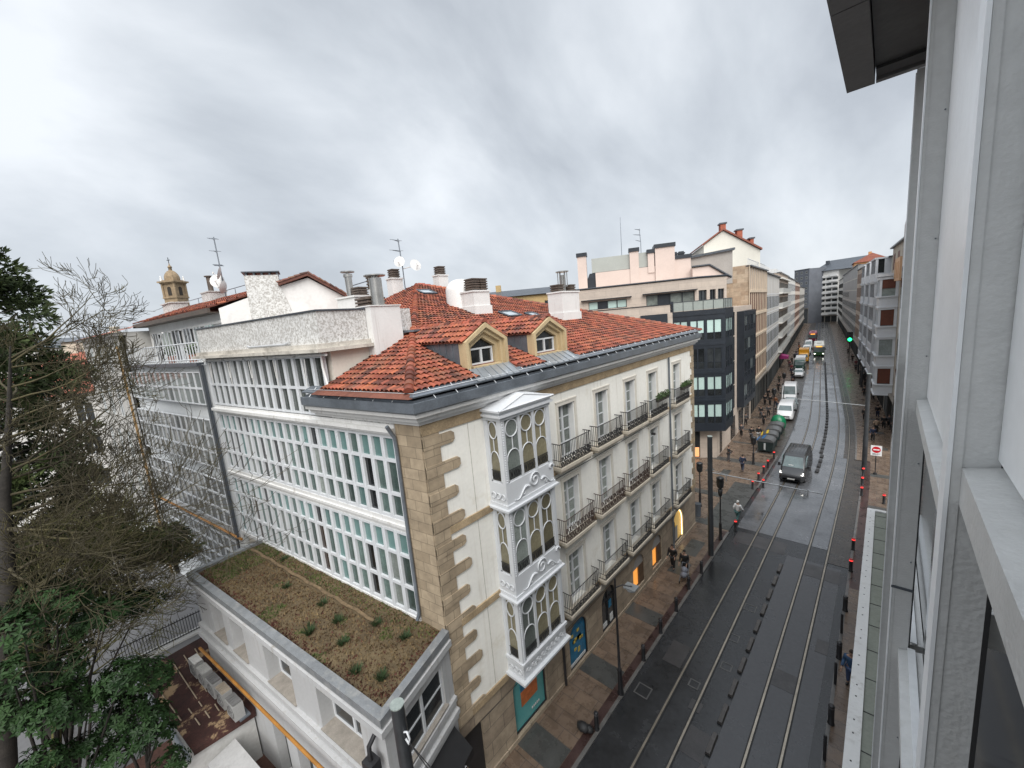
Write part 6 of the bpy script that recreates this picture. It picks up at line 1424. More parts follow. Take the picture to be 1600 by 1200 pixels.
# ================================================================== VEHICLES
TYRE=mat('tyre_rubber',(0.018,0.018,0.018),.8,.2,4); RIM=mat('wheel_rim',(0.30,0.30,0.31),.35,.1,3,metal=.7); VGL=mat('windscreen',(0.10,0.135,0.135),.06,.25,1.2,spec=.8)
def paint(n,c,r=.22): return mat('paint_'+n,c,r,.05,1.0,spec=.6)
def loft(m,secs,n=5):
    """car body: sections (y, half width low, half width high, z low, z high) skinned with rounded upper corners"""
    rings=[]
    for y,wl,wh,zl,zh in secs:
        r=min(.14,(zh-zl)*.3); ring=[(-wl+.06,y,zl),(-wl,y,zl+.10),(-wl,y,zl+(zh-zl)*.5),(-wh,y,zh-r)]
        ring+=[(-wh+r*(1-math.cos(math.pi/2*k/3)),y,zh-r+r*math.sin(math.pi/2*k/3)) for k in (1,2,3)]
        rings.append(ring+[(-a,b,c) for a,b,c in reversed(ring)])
    k=len(rings[0]); vs=[p for r in rings for p in r]; fs=[]
    for i in range(len(rings)-1):
        for j in range(k): q=(j+1)%k; fs.append((i*k+j,i*k+q,(i+1)*k+q,(i+1)*k+j))
    m.add(vs,fs,True); m.add(rings[0],[tuple(range(k-1,-1,-1))],False); m.add(rings[-1],[tuple(range(k))],False)
def wheel(t,x,y,r,w=.2):
    m=MB(); m.X=Matrix.Translation((x,y,r))@Matrix.Rotation(math.pi/2,4,'Y'); m.lathe([(r*.55,-w/2),(r*.92,-w/2),(r,-w/3),(r,w/3),(r*.92,w/2),(r*.55,w/2)],0,0,16); m.X=None
    o=m.build('wheel',TYRE,t); m=MB(); s=1 if x>0 else -1
    m.X=Matrix.Translation((x+s*(w/2+.004),y,r))@Matrix.Rotation(math.pi/2,4,'Y'); m.lathe([(.02,-.01),(r*.58,-.008),(r*.6,.005),(.02,.01)],0,0,12); m.X=None; m.build('rim',RIM,o)
def van(label,loc,rz_,col,name='parked_van',cat='van',L_=5.0,H=2.15,hw=.94,lights=False,group=None,detail=True):
    t=thing(name,label,cat,loc,rz_,group); f=-L_/2; m=MB()
    loft(m,[(f,.74,.70,.36,.72),(f+.10,hw-.07,hw-.14,.28,.96),(f+.75,hw-.01,hw-.08,.26,1.16),(f+.86,hw,hw-.08,.26,1.24),(f+1.55,hw,hw-.13,.26,H-.13),(f+1.95,hw,hw-.14,.26,H-.02),(f+2.6,hw,hw-.14,.26,H),(L_/2-.15,hw,hw-.14,.28,H-.02),(L_/2,hw-.04,hw-.18,.34,H-.10)]); b=m.build('body',col,t)
    m=MB(); zt=H-.20
    m.add([(-hw+.19,f+.85,1.235),(hw-.19,f+.85,1.235),(hw-.30,f+1.50,zt),(-hw+.30,f+1.50,zt),(-hw+.19,f+.83,1.25),(hw-.19,f+.83,1.25),(hw-.30,f+1.47,zt+.02),(-hw+.30,f+1.47,zt+.02)],[(4,5,6,7),(0,1,5,4),(1,2,6,5),(2,3,7,6),(3,0,4,7)],False); m.build('windscreen',VGL,t)
    for s in (-1,1):
        m=MB(); m.prism([(f+1.1,1.26),(f+2.3,1.26),(f+2.3,zt-.02),(f+1.62,zt-.02)],s*(hw-.10),s*(hw-.035),'x'); m.build('side_window',VGL,t)
        m=MB(); m.box(s*(hw+.02),s*(hw+.20),f+1.05,f+1.17,1.18,1.45); m.box(s*(hw-.1),s*(hw+.02),f+1.08,f+1.14,1.24,1.3); m.build('mirror',IRON,t)
        m=MB(); m.add([(s*.50,f+.045,.80),(s*(hw-.10),f+.22,.86),(s*(hw-.10),f+.34,1.02),(s*.60,f+.12,.93)],[(0,1,2,3)] if s>0 else [(3,2,1,0)],False); m.ell(s*.68,f+.14,.885,.15,.07,.055,8,5); m.build('headlight',HEADL if lights else mat('headlight_glass',(0.55,0.57,0.58),.15,.1,2),t)
        for y in (f+.92,L_/2-.95): wheel(t,s*(hw-.12),y,.33)
    m=MB(); m.box(-.55,.55,f-.012,f+.02,.56,.70); m.box(-.62,.62,f+.0,f+.08,.34,.50); m.build('grille',IRON,t)
    m=MB(); m.box(-.26,.26,f-.025,f-.013,.44,.54); m.build('number_plate',mat('plate_white',(0.6,0.6,0.58),.5,.05,2),t)
    if detail:
        m=MB(); 
        for k in range(5): x=-.5+k*.25; m.box(x-.015,x+.015,f+2.3,L_/2-.3,H-.01,H+.02)
        m.build('roof_ribs',col,t)
    return t
v=van('dark charcoal van driving up the near tram track with its headlights on',(-5.43,41.75,0),R_(0),paint('charcoal',(0.028,0.029,0.031),.25),'driving_van',L_=5.1,H=2.2,lights=True)
MB().box(-.32,.02,-1.62,-1.58,1.30,1.42).build('dash_paper',WHITE,v).rotation_euler=(R_(0),0,0)
def car(label,loc,rz_,col,name='parked_car',cat='car',group=None):
    t=thing(name,label,cat,loc,rz_,group); f=-2.1; hw=.86; m=MB()
    loft(m,[(f,.66,.62,.36,.64),(f+.1,hw-.06,hw-.12,.28,.76),(f+.85,hw,hw-.06,.26,.93),(f+1.05,hw,hw-.08,.26,.97),(f+1.75,hw,hw-.22,.26,1.40),(f+2.3,hw,hw-.22,.26,1.47),(f+3.4,hw,hw-.22,.26,1.42),(f+4.05,hw-.03,hw-.12,.28,1.02),(f+4.2,hw-.08,hw-.18,.36,.8)]); m.build('body',col,t)
    m=MB(); m.add([(-hw+.16,f+1.04,.97),(hw-.16,f+1.04,.97),(hw-.29,f+1.72,1.36),(-hw+.29,f+1.72,1.36)],[(0,1,2,3)],False); m.v=[(x,y-.02,z+.025) for x,y,z in m.v]; m.build('windscreen',VGL,t)
    for s in (-1,1):
        m=MB(); m.prism([(f+1.3,.98),(f+3.6,.98),(f+3.25,1.32),(f+1.85,1.32)],s*(hw-.16),s*(hw-.05),'x'); m.build('side_window',VGL,t)
        m=MB(); m.box(s*(hw-.02),s*(hw+.14),f+1.25,f+1.36,.92,1.06); m.build('mirror',col,t)
        m=MB(); m.ell(s*.60,f+.12,.66,.14,.07,.06,8,5); m.build('headlight',mat('headlight_glass',(0.55,0.57,0.58),.15,.1,2),t)
        for y in (f+.8,f+3.4): wheel(t,s*(hw-.11),y,.30,.18)
    m=MB(); m.box(-.45,.45,f-.012,f+.03,.44,.56); m.build('grille',IRON,t)
    return t
def lorry(label,loc,rz_,cabm,boxm,L_=6.5,H=2.9,hw=1.0,name='lorry',cat='lorry'):
    t=thing(name,label,cat,loc,rz_); f=-L_/2; m=MB()
    loft(m,[(f,hw-.10,hw-.12,.40,1.0),(f+.06,hw-.04,hw-.06,.36,1.25),(f+.22,hw-.02,hw-.10,.36,2.1),(f+.5,hw-.02,hw-.12,.36,2.25),(f+1.6,hw-.02,hw-.12,.36,2.25)]); m.build('cab',cabm,t)
    MB().box(-hw,hw,f+1.66,L_/2,.75,H).build('cargo_box',boxm,t); MB().box(-hw+.15,hw-.15,f+1.6,L_/2-.1,.5,.74).build('chassis',IRON,t)
    m=MB(); m.add([(-hw+.18,f+.05,1.3),(hw-.18,f+.05,1.3),(hw-.24,f+.19,2.0),(-hw+.24,f+.19,2.0)],[(0,1,2,3)],False); m.v=[(x,y-.02,z) for x,y,z in m.v]; m.build('windscreen',VGL,t)
    for s in (-1,1):
        m=MB(); m.box(s*(hw+.02),s*(hw+.2),f+.1,f+.2,1.5,1.9); m.build('mirror',IRON,t)
        for y in (f+.9,L_/2-1.3): wheel(t,s*(hw-.14),y,.40,.24)
        m=MB(); m.ell(s*.7,f+.0,.85,.13,.05,.08,8,5); m.build('headlight',mat('headlight_glass',(0.55,0.57,0.58),.15,.1,2),t)
    return t
def bend(y): return math.atan2(0.0955,1) if y>68 else (0.0955*(y-40)/28 if y>40 else 0)
def pk(y,o=-8.75): return (o+shift(y),y,0.0),bend(y)
WP=paint('white',(0.72,0.73,0.74)); SV=paint('silver',(0.36,0.41,0.42)); DG=paint('dark_green',(0.012,0.055,0.042)); 
l,a=pk(62.4,-8.5); van('white van parked right behind the green bottle bank',l,a,WP,H=1.95,group='vehicles parked along the left kerb')
l,a=pk(67.2,-8.35); car('silver blue car squeezed between the two white vans',l,a,SV,group='vehicles parked along the left kerb')
l,a=pk(73.0,-8.7); van('tall white panel van, second white van from the bins',l,a,WP,H=2.55,hw=1.0,group='vehicles parked along the left kerb')
l,a=pk(95.5,-8.4); car('white car parked alone just in front of the dark green lorry',l,a,WP,group='vehicles parked along the left kerb')
l,a=pk(105,-8.6); lorry('dark green lorry with a white roof between the white car and the orange lorry',l,a,DG,WP,6.0,2.7)
l,a=pk(118,-8.2); lorry('orange yellow lorry parked at the left kerb behind the green one',l,a,paint('orange',(0.58,0.28,0.02)),paint('orange',(0.58,0.28,0.02)),6.0,3.0)
l,a=pk(134,-8.0); van('first white van beyond the orange lorry',l,a,WP,H=2.2,group='vehicles parked along the left kerb')
l,a=pk(147,-7.9); van('second white van beyond the orange lorry, just before the maroon coach',l,a,WP,H=2.3,group='vehicles parked along the left kerb')
def bus(label,loc,rz_,low,top,L_,lights,name='bus',cat='bus',hw=1.13,H=2.95):
    t=thing(name,label,cat,loc,rz_); f=-L_/2; m=MB()
    loft(m,[(f,hw-.05,hw-.06,.30,1.2),(f+.05,hw,hw,.28,1.25),(L_/2,hw,hw,.28,1.25)]); m.build('lower_body',low,t)
    m=MB(); m.box(-hw+.02,hw-.02,f+.1,L_/2-.02,1.2,2.55); m.build('glazing',GLD,t)
    m=MB(); loft(m,[(f+.02,hw-.05,hw-.1,2.42,H-.15),(f+.2,hw,hw-.05,2.40,H),(L_/2,hw,hw-.05,2.40,H)]); m.box(-.5,.5,f+2.5,f+4,H,H+.22); m.build('roof',top,t)
    MB().box(-hw+.1,hw-.1,f-.02,f+.09,1.15,2.4).build('windscreen',VGL,t); MB().box(-.6,.6,f-.04,f-.021,2.42,2.62).build('destination_sign',emis('amber_sign',(1,.4,.05),.7),t)
    for k in range(7):
        y=f+1.2+k*(L_-1.6)/6; m=MB(); m.box(-hw-.005,hw+.005,y-.06,y+.06,1.2,2.45); m.build('pillar',low,t)
    for s in (-1,1):
        m=MB(); m.ell(s*.85,f-.02,.72,.17,.06,.10,8,5); m.build('headlight',HEADL if lights else MATS['headlight_glass'],t)
        m=MB(); m.box(s*(hw+.03),s*(hw+.22),f-.1,f+.05,1.7,2.1); m.build('mirror',IRON,t)
        for y in (f+2.2,L_/2-2.6): wheel(t,s*(hw-.16),y,.46,.26)
    return t
l,a=pk(132.5,-5.35); bus('white roofed green bus coming up the tram track with headlights on',l,a,paint('bus_green',(0.02,0.085,0.02)),paint('bus_white',(0.68,0.68,0.62)),11.5,True)
l,a=pk(172,-7.2); bus('maroon coach parked beyond the white vans',l,a,paint('maroon',(0.16,0.018,0.045)),paint('maroon_top',(0.25,0.06,0.09)),11,False,'coach','coach')
# ---- recycling bins
BINB=mat('bin_dark_green',(0.012,0.022,0.022),.45,.2,2); BINL=mat('bin_lid_grey',(0.075,0.078,0.08),.38,.15,2)
def wheelie(label,y,lid,x=-8.62):
    t=thing('recycling_bin',label,'bin',(x+shift(y)+.06*math.sin(y*3),y,.05),bend(y)+.09*math.sin(y*5),'bins lined along the left kerb'); m=MB(); t.scale=(1,1,1+.07*math.sin(y*2.3))
    m.prism([(-.62,.12),(.62,.12),(.72,1.05),(-.72,1.05)],-.72,.72,'y'); m.build('body',BINB,t)
    m=MB(); pr=[(-.72,1.06),(.72,1.06)]+[(.72*math.cos(math.pi*k/8),1.06+.34*math.sin(math.pi*k/8)) for k in range(1,8)]; m.prism([(p[0]*1.06,p[1]) for p in pr],-.74,.74,'y'); m.s=True; o=m.build('lid',BINL,t)
    if lid is not None: MB().prism([(-.79,1.10),(-.15,1.41),(-.15,1.45),(-.82,1.14)],-.62,.62,'y').build('flap',lid,t)
    m=MB(); m.box(-.10,.06,-.84,-.81,.3,.95); m.build('sticker',mat('sticker_pale',(0.4,0.42,0.42),.5,.1,4),t)
    for sx in (-1,1):
        for sy in (-1,1): m=MB(); m.cyl(sx*.45,sy*.6,0,.13,.07,8); m.build('wheel',TYRE,t)
    return t
wheelie('dark bin with a blue flap, nearest of the row by the red bollards',47.2,mat('blue_flap',(0.02,0.16,0.42),.45,.1,2)); wheelie('dark bin with a yellow flap, second in the row',49.4,mat('yellow_flap',(0.65,0.45,0.03),.45,.1,2)); wheelie('plain dark bin, third in the row',51.7,None); wheelie('plain dark bin, fourth in the row, against the green bottle bank',54.0,None)
t=thing('bottle_bank','bright green dome shaped bottle bank between the dark bins and the white van',"bottle bank",(-8.75+shift(56.2),56.2,.05)); m=MB(); m.lathe([(.62,0),(.74,.15),(.80,.6),(.78,1.0),(.66,1.35),(.42,1.58),(.16,1.68),(.02,1.70)],0,0,20); m.build('body',mat('bank_green',(0.008,0.15,0.065),.3,.1,2),t); m=MB(); m.tube([(-.16,0,1.68),(0,0,1.84),(.16,0,1.68)],.03,6); m.build('lifting_loop',ZINC,t); m=MB(); m.X=Matrix.Translation((.0,-.77,1.05))@Matrix.Rotation(R_(78),4,'X'); m.lathe([(.14,0),(.14,.04),(.11,.05)],0,0,12); m.X=None; m.build('bottle_hole',RUBBER,t)
# ---- bollards
def bollard_mesh():
    m=MB(); m.mi=0; m.lathe([(.105,0),(.105,.05),(.085,.07),(.085,.62),(.10,.64),(.10,.68)],0,0,12); m.mi=1; return m
def bollard(label,x,y,lit,grp,h=.78,r=.085,slim=False):
    t=thing('bollard',label,'bollard',(x,y,.055),0,grp); m=MB()
    if slim: m.lathe([(.05,0),(.05,h),(.04,h+.02)],0,0,8); m.build('post',IRON,t); return t
    m.lathe([(r*1.2,0),(r*1.2,.05),(r,.07),(r,h-.12)],0,0,12); m.build('post',IRON,t)
    m=MB(); m.lathe([(r*1.02,h-.12),(r*1.02,h-.05)],0,0,12); m.build('collar',REDL if lit else mat('collar_grey',(0.08,0.08,0.085),.4,.1,3),t)
    m=MB(); m.lathe([(r*1.04,h-.05),(r*1.04,h-.02),(r*.9,h),(.02,h+.005)],0,0,12); m.build('cap',mat('red_cap',(0.35,0.02,0.02),.4,.1,3) if lit else IRON,t)
    return t
GL_='dark bollards on the left kerb'
for (x,y,lb) in ((-7.55,10.95,'dark bollard beside the fallen black bundle on the left kerb'),(-7.52,15.0,'dark bollard opposite the bracket street lamp, left kerb'),(-7.55,17.0,'dark bollard left of the rail drain cover'),(-7.5,18.9,'dark bollard just nearer than the man in black'),(-7.6,21.0,'dark bollard beside the woman with the bags'),(-7.48,22.8,'dark bollard nearest the tall catenary post')):
    bollard(lb,x,y,False,GL_)
m=MB(); m.ell(0,0,.16,.28,.2,.16,8,5); m.ell(.2,.1,.12,.2,.16,.12,8,5); o=m.build('black_bag',RUBBER,None,(-7.95,10.6,.05)); tag(o,'black bag slumped at the foot of the nearest left bollard','bag')
RL='bollards with lit red tops'
for (x,y,lb) in ((-7.15,28.9,'lit red topped bollard alone beside the pedestrian in white'),(-7.75,36.6,'lit red topped bollard at the crossing corner, first of the group by the van'),(-7.1,37.3,'lit red topped bollard standing in the road beside the group'),(-7.72,38.6,'lit red topped bollard, second of the row beside the van'),(-7.7,40.5,'lit red topped bollard, third of the row beside the van'),(-7.68,42.2,'lit red topped bollard, fourth of the row beside the van'),(-7.66,44.9,'lit red topped bollard right under the blue flapped bin'),
  (-.90,27.7,'lit red topped bollard, nearest lit one on the right kerb'),(-.92,30.3,'lit red topped bollard second on the right kerb'),(-.86,39.3,'lit red topped bollard left of the white canopy end'),(-.9,41.5,'lit red topped bollard in the middle of the three below the sign'),(-.92,43.8,'lit red topped bollard, top of the three below the right pole'),(.42,38.5,'lit red topped bollard peeping out from behind the metal fin')):
    bollard(lb,x,y,True,RL)
for (x,y,lb) in ((-.88,12.9,'dark bollard at the bottom edge, right kerb'),(-.88,16.55,'wide dark bollard, second from the bottom on the right kerb'),(-.9,20.2,'wide dark bollard, third from the bottom on the right kerb'),(-.91,23.8,'wide dark bollard just before the lit ones, right kerb')):
    bollard(lb,x,y,False,'dark bollards on the right kerb',.8,.095)
for (x,y,lb) in ((-.92,14.9,'slim dark post between the two lowest right bollards'),(-.91,18.6,'slim dark post beside the man under the canopy'),(-.93,21.95,'slim dark post farthest up the right kerb')):
    bollard(lb,x,y,False,'slim posts on the right kerb',1.0,slim=True)
# ---- lane separators
SEPM=mat('separator_rubber',(0.075,0.068,0.064),.5,.3,4); sp=MB(); sp.prism([(-.10,0),(.10,0),(.07,.10),(-.07,.10)],-.45,.45,'y'); sp=sp.build('lane_separator',SEPM,None,(-4.03,11.7,.011)); tag(sp,'lane divider lump between the tracks on the near smooth slab, one of a dashed line','lane divider','lane dividers on the near slab')
k=0
for y in [13.1+i*1.42 for i in range(10)]:
    o=sp.copy(); COL.objects.link(o); o.location=(-4.03,y,.011)
fs_=MB(); fs_.prism([(-.15,0),(.15,0),(.11,.13),(-.11,.13)],-.40,.40,'y'); fs_=fs_.build('lane_separator',mat('separator_black',(0.020,0.019,0.019),.5,.3,4),None,(-4.05,43.3,.014)); tag(fs_,'black lane divider lump in the long curved line beyond the van','lane divider','lane dividers in the curved line')
for i in range(1,52):
    y=43.3+i*1.42; o=fs_.copy(); COL.objects.link(o); o.location=(-4.03+shift(y)-(0.12 if y>48 else 0),y,.014); o.rotation_euler=(0,0,bend(y))
# ---- catenary posts and arms
PST=mat('post_anthracite',(0.035,0.038,0.042),.4,.2,2); WIRE=mat('grey_cable',(0.34,0.35,0.36),.45,.1,2,metal=.3)
def post(label,x,y,h,r=.13,cap=True):
    t=thing('tram_post',label,'post',(x,y,.05)); m=MB(); m.tube([(0,0,0),(0,0,h*.35),(0,0,h*.36),(0,0,h)],[r*1.12,r*1.12,r,r*.96],12); m.build('shaft',PST,t)
    if cap: MB().cyl(0,0,h,h+.03,r*1.02,12).build('cap',mat('verdigris_cap',(0.27,0.31,0.29),.5,.2,6),t)
    return t
def on_line(t,p): return p
a=post('tall dark tram post with a long arm, left kerb by the crossing',-7.6,25.0,7.9,.15)
m=MB(); m.tube([(.1,0,5.60),(5.5,.3,5.40)],.035,6); m.tube([(.15,0,5.75),(1.2,.05,5.56)],.012,4); 
for x in (.9,2.2,3.6,4.9): m.box(x-.02,x+.02,-.02,.05,5.2,5.6)
m.build('arm',WIRE,a)
b=post('dark tram post at the bottom edge before the annex, wire loop near its top',-7.6,3.35,7.75,.155)
m=MB(); m.tube([(.15,.0,7.15),(.24,.02,7.2),(.30,.03,7.05),(.26,.02,6.9),(.18,.0,7.0)],.025,5); m.build('thimble',WHITEW,b); m=MB(); m.tube([(.28,.02,6.95),(1.9,.5,5.2)],.012,4); m.tube([(.30,.02,6.95),(1.75,.7,5.2)],.012,4); m.build('stay_wire',IRON,b)
c=post('grey tram post on the right kerb above the red bollards',-.92,45.4,8.7,.16)
m=MB(); m.tube([(-.1,0,5.9),(-5.0,.2,6.1)],.03,6); m.build('arm',WIRE,c)
post('slender dark tram post farther up the right kerb',-2.6,86,9.0,.14); post('thin dark tram post far along the right pavement near the traffic light',-3.6,100,9.0,.14); post('very tall dark post rising against the brown facade, right side',-1.1,84,11.5,.12)
# ---- street lamps
def lamp(label,x,y,h,kind):
    t=thing('street_lamp',label,'street lamp',(x,y,.055)); m=MB(); m.lathe([(.14,0),(.12,.15),(.10,.2),(.085,1.1),(.10,1.14),(.06,1.18),(.045,h*.55),(.035,h)],0,0,10); m.build('post',IRON,t)
    if kind=='arm':
        m=MB(); m.tube([(0,0,h-.4),(.25,.15,h-.25),(.5,.3,h-.3)],.025,5); m.build('arm',IRON,t); m=MB(); m.box(.28,.78,.12,.52,h-.36,h-.30); m.lathe([(.18,h-.46),(.22,h-.37),(.05,h-.3)],.53,.32,10); m.build('lantern',mat('pale_lantern',(0.2,0.21,0.215),.4,.1,3),t)
    else:
        m=MB(); m.lathe([(.08,h-.75),(.20,h-.62),(.24,h-.30),(.22,h-.06),(.26,h-.03),(.20,h+.06),(.03,h+.12)],0,0,12); m.build('lantern',mat('dark_lantern',(0.02,0.021,0.023),.3,.2,3),t); 
        if kind=='cup': m=MB(); m.lathe([(.05,h-1.3),(.12,h-1.2),(.16,h-.8),(.08,h-.78)],0,0,10); m.build('collar',IRON,t)
    return t
lamp('thin black street lamp with a side lantern, left kerb below the bay window',-7.55,12.87,5.35,'arm'); lamp('black street lamp with a round drum lantern near the single red bollard',-7.65,27.2,4.4,'cup'); lamp('black street lamp on the crossing pavement behind the tall tram post',-10.26,31.2,3.6,'drum'); lamp('short black street lamp between the walker in blue and the bins',-8.95,42.5,2.7,'drum')
lamp('thin black street lamp beside the parked white van',-9.9,57.5,4.6,'drum'); lamp('black street lamp beside the group of three walkers',-10.6,68.5,4.8,'drum'); lamp('small black street lamp far along beside the green lorry',-12.6,92,4.8,'drum'); lamp('black street lamp on the right pavement by the dog walkers',-1.4,70,4.6,'drum'); lamp('dark street lamp on the right pavement near the traffic signal',-2.9,88,4.6,'drum')
# ---- no entry sign
t=thing('road_sign','white no entry sign with a red disc on a dark post, right pavement','sign',(-.18,44.7,.05)); m=MB(); m.cyl(0,0,0,2.1,.035,8); m.cyl(0,0,0,.12,.13,8); m.build('post',IRON,t)
m=MB(); m.box(-.36,.36,-.05,-.03,1.70,2.60); o=m.build('plate',mat('sign_white',(0.78,0.78,0.78),.4,.03,2),t); m=MB(); m.X=Matrix.Translation((0,-.052,2.24))@Matrix.Rotation(R_(90),4,'X'); m.lathe([(.28,0),(.28,.008)],0,0,24); m.X=None; m.build('red_disc',mat('sign_red',(0.55,0.01,0.02),.4,.05,2),t); MB().box(-.20,.20,-.075,-.062,2.19,2.29).build('white_bar',MATS['sign_white'],t)
m=MB()
for k,(x0,x1,z) in enumerate(((-.24,-.02,1.86),(.04,.24,1.86),(-.24,.1,1.78))): m.box(x0,x1,-.056,-.051,z,z+.035)
m.build('small_text',IRON,t); t.rotation_euler=(0,0,R_(2))
t=thing('traffic_light','traffic light showing a bright green disc over the right pavement','traffic light',(-5.80,115,2.3)); m=MB(); m.cyl(0,0,-2.3,2.6,.07,8); m.build('post',IRON,t); m=MB(); m.box(-.5,.5,-.1,.2,2.4,4.6); m.build('housing',RUBBER,t); m=MB(); m.X=Matrix.Translation((0,-.11,2.95))@Matrix.Rotation(R_(90),4,'X'); m.lathe([(.36,0),(.36,.03),(.24,.08)],0,0,16); m.X=None; m.build('green_lens',GREENL,t); m=MB()
for z in (3.7,4.25): m.X=Matrix.Translation((0,-.11,z))@Matrix.Rotation(R_(90),4,'X'); m.lathe([(.17,0),(.17,.03)],0,0,12)
m.X=None; m.build('dark_lens',GLD,t)
t=thing('advertising_column','dark advertising column with a small lit panel against the brown facade, right side','kiosk',(-1.9,88,.05)); m=MB(); m.box(-.45,.45,-.3,.3,0,3.0); m.box(-.65,.65,-.5,.5,3.0,3.2); m.build('body',IRON,t); MB().box(-.12,.12,-.34,-.301,1.9,2.6).build('lit_panel',emis('white_panel',(.9,.95,1),.9),t)
t=thing('litter_bin','grey metal litter bin by the corner of the white building','bin',(-9.9,29.6,.05)); m=MB(); m.lathe([(.2,0),(.22,.1),(.22,.85),(.24,.9),(.2,.95)],0,0,12); m.build('body',ZINC,t); MB().cyl(0,0,.95,1.0,.25,12).build('rim',ZINCD,t)
t=thing('bicycle','bicycle leaning by the parked silver car on the pavement','bicycle',(-10.1,61.5,.05),R_(80))
for x in (-.5,.5):
    m=MB(); m.tube([(x+.32*math.cos(q*.524),0,.33+.32*math.sin(q*.524)) for q in range(13)],.022,5); m.build('wheel',TYRE,t)
m=MB(); m.tube([(-.5,0,.33),(-.15,0,.75),(.35,0,.72),(0,0,.33),(-.15,0,.75)],.02,5); m.tube([(0,0,.33),(-.5,0,.33)],.02,5); m.tube([(.5,0,.33),(.35,0,.72),(.33,0,.98)],.02,5); m.build('frame',paint('white',(0.72,0.73,0.74)),t); m=MB(); m.tube([(.33,-.25,.98),(.33,.25,.98)],.018,5); m.build('handlebar',IRON,t); m=MB(); m.ell(-.17,0,.88,.13,.06,.04,8,4); m.build('saddle',RUBBER,t)
# ================================================================== PEOPLE
def skin_mesh(nodes,edges,root,lv=1):
    """grow one continuous surface over a skeleton with a Skin modifier and bake it"""
    me=bpy.data.meshes.new('tmp'); me.from_pydata([n[0] for n in nodes],edges,[]); o=bpy.data.objects.new('tmp',me); COL.objects.link(o)
    mod=o.modifiers.new('s','SKIN'); 
    if not me.skin_vertices: return None
    for i,n in enumerate(nodes):
        r=n[1]; r=r if isinstance(r,tuple) else (r,r); me.skin_vertices[0].data[i].radius=r; me.skin_vertices[0].data[i].use_root=(i==root)
    mod.use_smooth_shade=True; s=o.modifiers.new('d','SUBSURF'); s.levels=lv; s.render_levels=lv
    dg=bpy.context.evaluated_depsgraph_get(); ev=o.evaluated_get(dg); nm=bpy.data.meshes.new_from_object(ev); bpy.data.objects.remove(o); return nm
SKINM=mat('skin',(0.30,0.18,0.13),.55,.08,5)
def body_set(stride,armswing,lean=.02,bend=0.15):
    """meshes of one pose: figure facing -Y, 1.62 tall"""
    s=stride; nodes=[];edges=[]
    def n(p,r): nodes.append((p,r)); return len(nodes)-1
    def e(a,b): edges.append((a,b)); return b
    pel=n((0,0,.86),(.135,.10)); wa=e(pel,n((0,-lean,1.00),(.125,.095))); ch=e(wa,n((0,-2*lean,1.20),(.15,.105))); sh=e(ch,n((0,-2.2*lean,1.33),(.12,.08))); nk=e(sh,n((0,-2.6*lean,1.40),.048)); hd0=e(nk,n((0,-2.6*lean-.02,1.46),(.062,.07))); hd=e(hd0,n((0,-2.6*lean-.02,1.55),(.072,.085))); e(hd,n((0,-2.6*lean-.012,1.615),(.045,.055)))
    e(hd0,n((0,-2.6*lean-.105,1.495),.014))
    H={}
    for sd in (-1,1):
        ph=s*sd; hp=e(pel,n((sd*.085,0,.80),(.085,.09))); kn=e(hp,n((sd*.09,-.10*ph-.03*abs(s),.45),.058)); an=e(kn,n((sd*.09,-.20*ph+(.12*abs(s) if ph<0 else 0),.09+(.06*abs(s) if ph<0 else 0)),.038)); e(an,n((sd*.10,-.20*ph-.13+(.12*abs(s) if ph<0 else 0),.035+(.03*abs(s) if ph<0 else 0)),.034))
        sl=e(sh,n((sd*.18,-2.2*lean,1.30),.058)); a=armswing*sd; el=e(sl,n((sd*.225,.14*a-.02,1.05),.044)); wr=e(el,n((sd*.21,.18*a-.10-bend*.6,.84+bend*.35),.027)); pm=e(wr,n((sd*.205,.18*a-.13-bend*.7,.775+bend*.30),(.030,.018))); H[sd]=(nodes[wr][0],nodes[pm][0])
        for q in range(4): e(pm,n((sd*(.205)+(q-1.5)*.016*1.0,.18*a-.15-bend*.78-(.004*abs(q-1.5)),.705+bend*.27+.008*abs(q-1.5)),.0075))
        e(wr,n((sd*.180,.18*a-.155-bend*.7,.775+bend*.3),.009))
    body=skin_mesh(nodes,edges,0)
    def piece(keep,grow,extra=None):
        idx=[i for i in keep]; mp={j:k for k,j in enumerate(idx)}; nn=[(nodes[i][0],tuple(x*grow+.022 for x in (nodes[i][1] if isinstance(nodes[i][1],tuple) else (nodes[i][1],)*2))) for i in idx]; ee=[(mp[a],mp[b]) for a,b in edges if a in mp and b in mp]; return skin_mesh(nn,ee,0)
    # indices: pel0 wa1 ch2 sh3 nk4 hd0 5 hd6 top7 nose8, then per side: hip,kn,an,toe,shl,el,wr,palm,4 fingers,thumb (13)
    L0,R0=9,22
    coat=piece([0,1,2,3,L0,L0+4,L0+5,L0+6,R0,R0+4,R0+5,R0+6],1.16); trou=piece([0,L0,L0+1,L0+2,R0,R0+1,R0+2],1.04)
    shoes=MB()
    for b in (L0,R0):
        a_=Vector(nodes[b+2][0]); t_=Vector(nodes[b+3][0]); shoes.tube([a_+Vector((0,.05,-.045)),a_+Vector((0,0,-.035)),t_,t_+Vector((0,-.05,0))],[.03,.05,.045,.02],7)
    hz_=-2.6*lean; hair=MB(); hair.ell(0,hz_+.005,1.575,.085,.098,.082,10,6); hair.ell(0,hz_+.045,1.53,.078,.06,.085,8,5)
    face=MB()
    for sx in (-1,1): face.ell(sx*.032,hz_-.100,1.545,.011,.008,.008,6,4); 
    face.box(-.022,.022,hz_-.104,hz_-.094,1.463,1.470)
    ears=MB()
    for sx in (-1,1): ears.ell(sx*.078,hz_-.015,1.53,.012,.022,.032,6,4)
    return dict(body=body,coat=coat,trousers=trou,shoes=shoes,hair=hair,face=face,ears=ears)
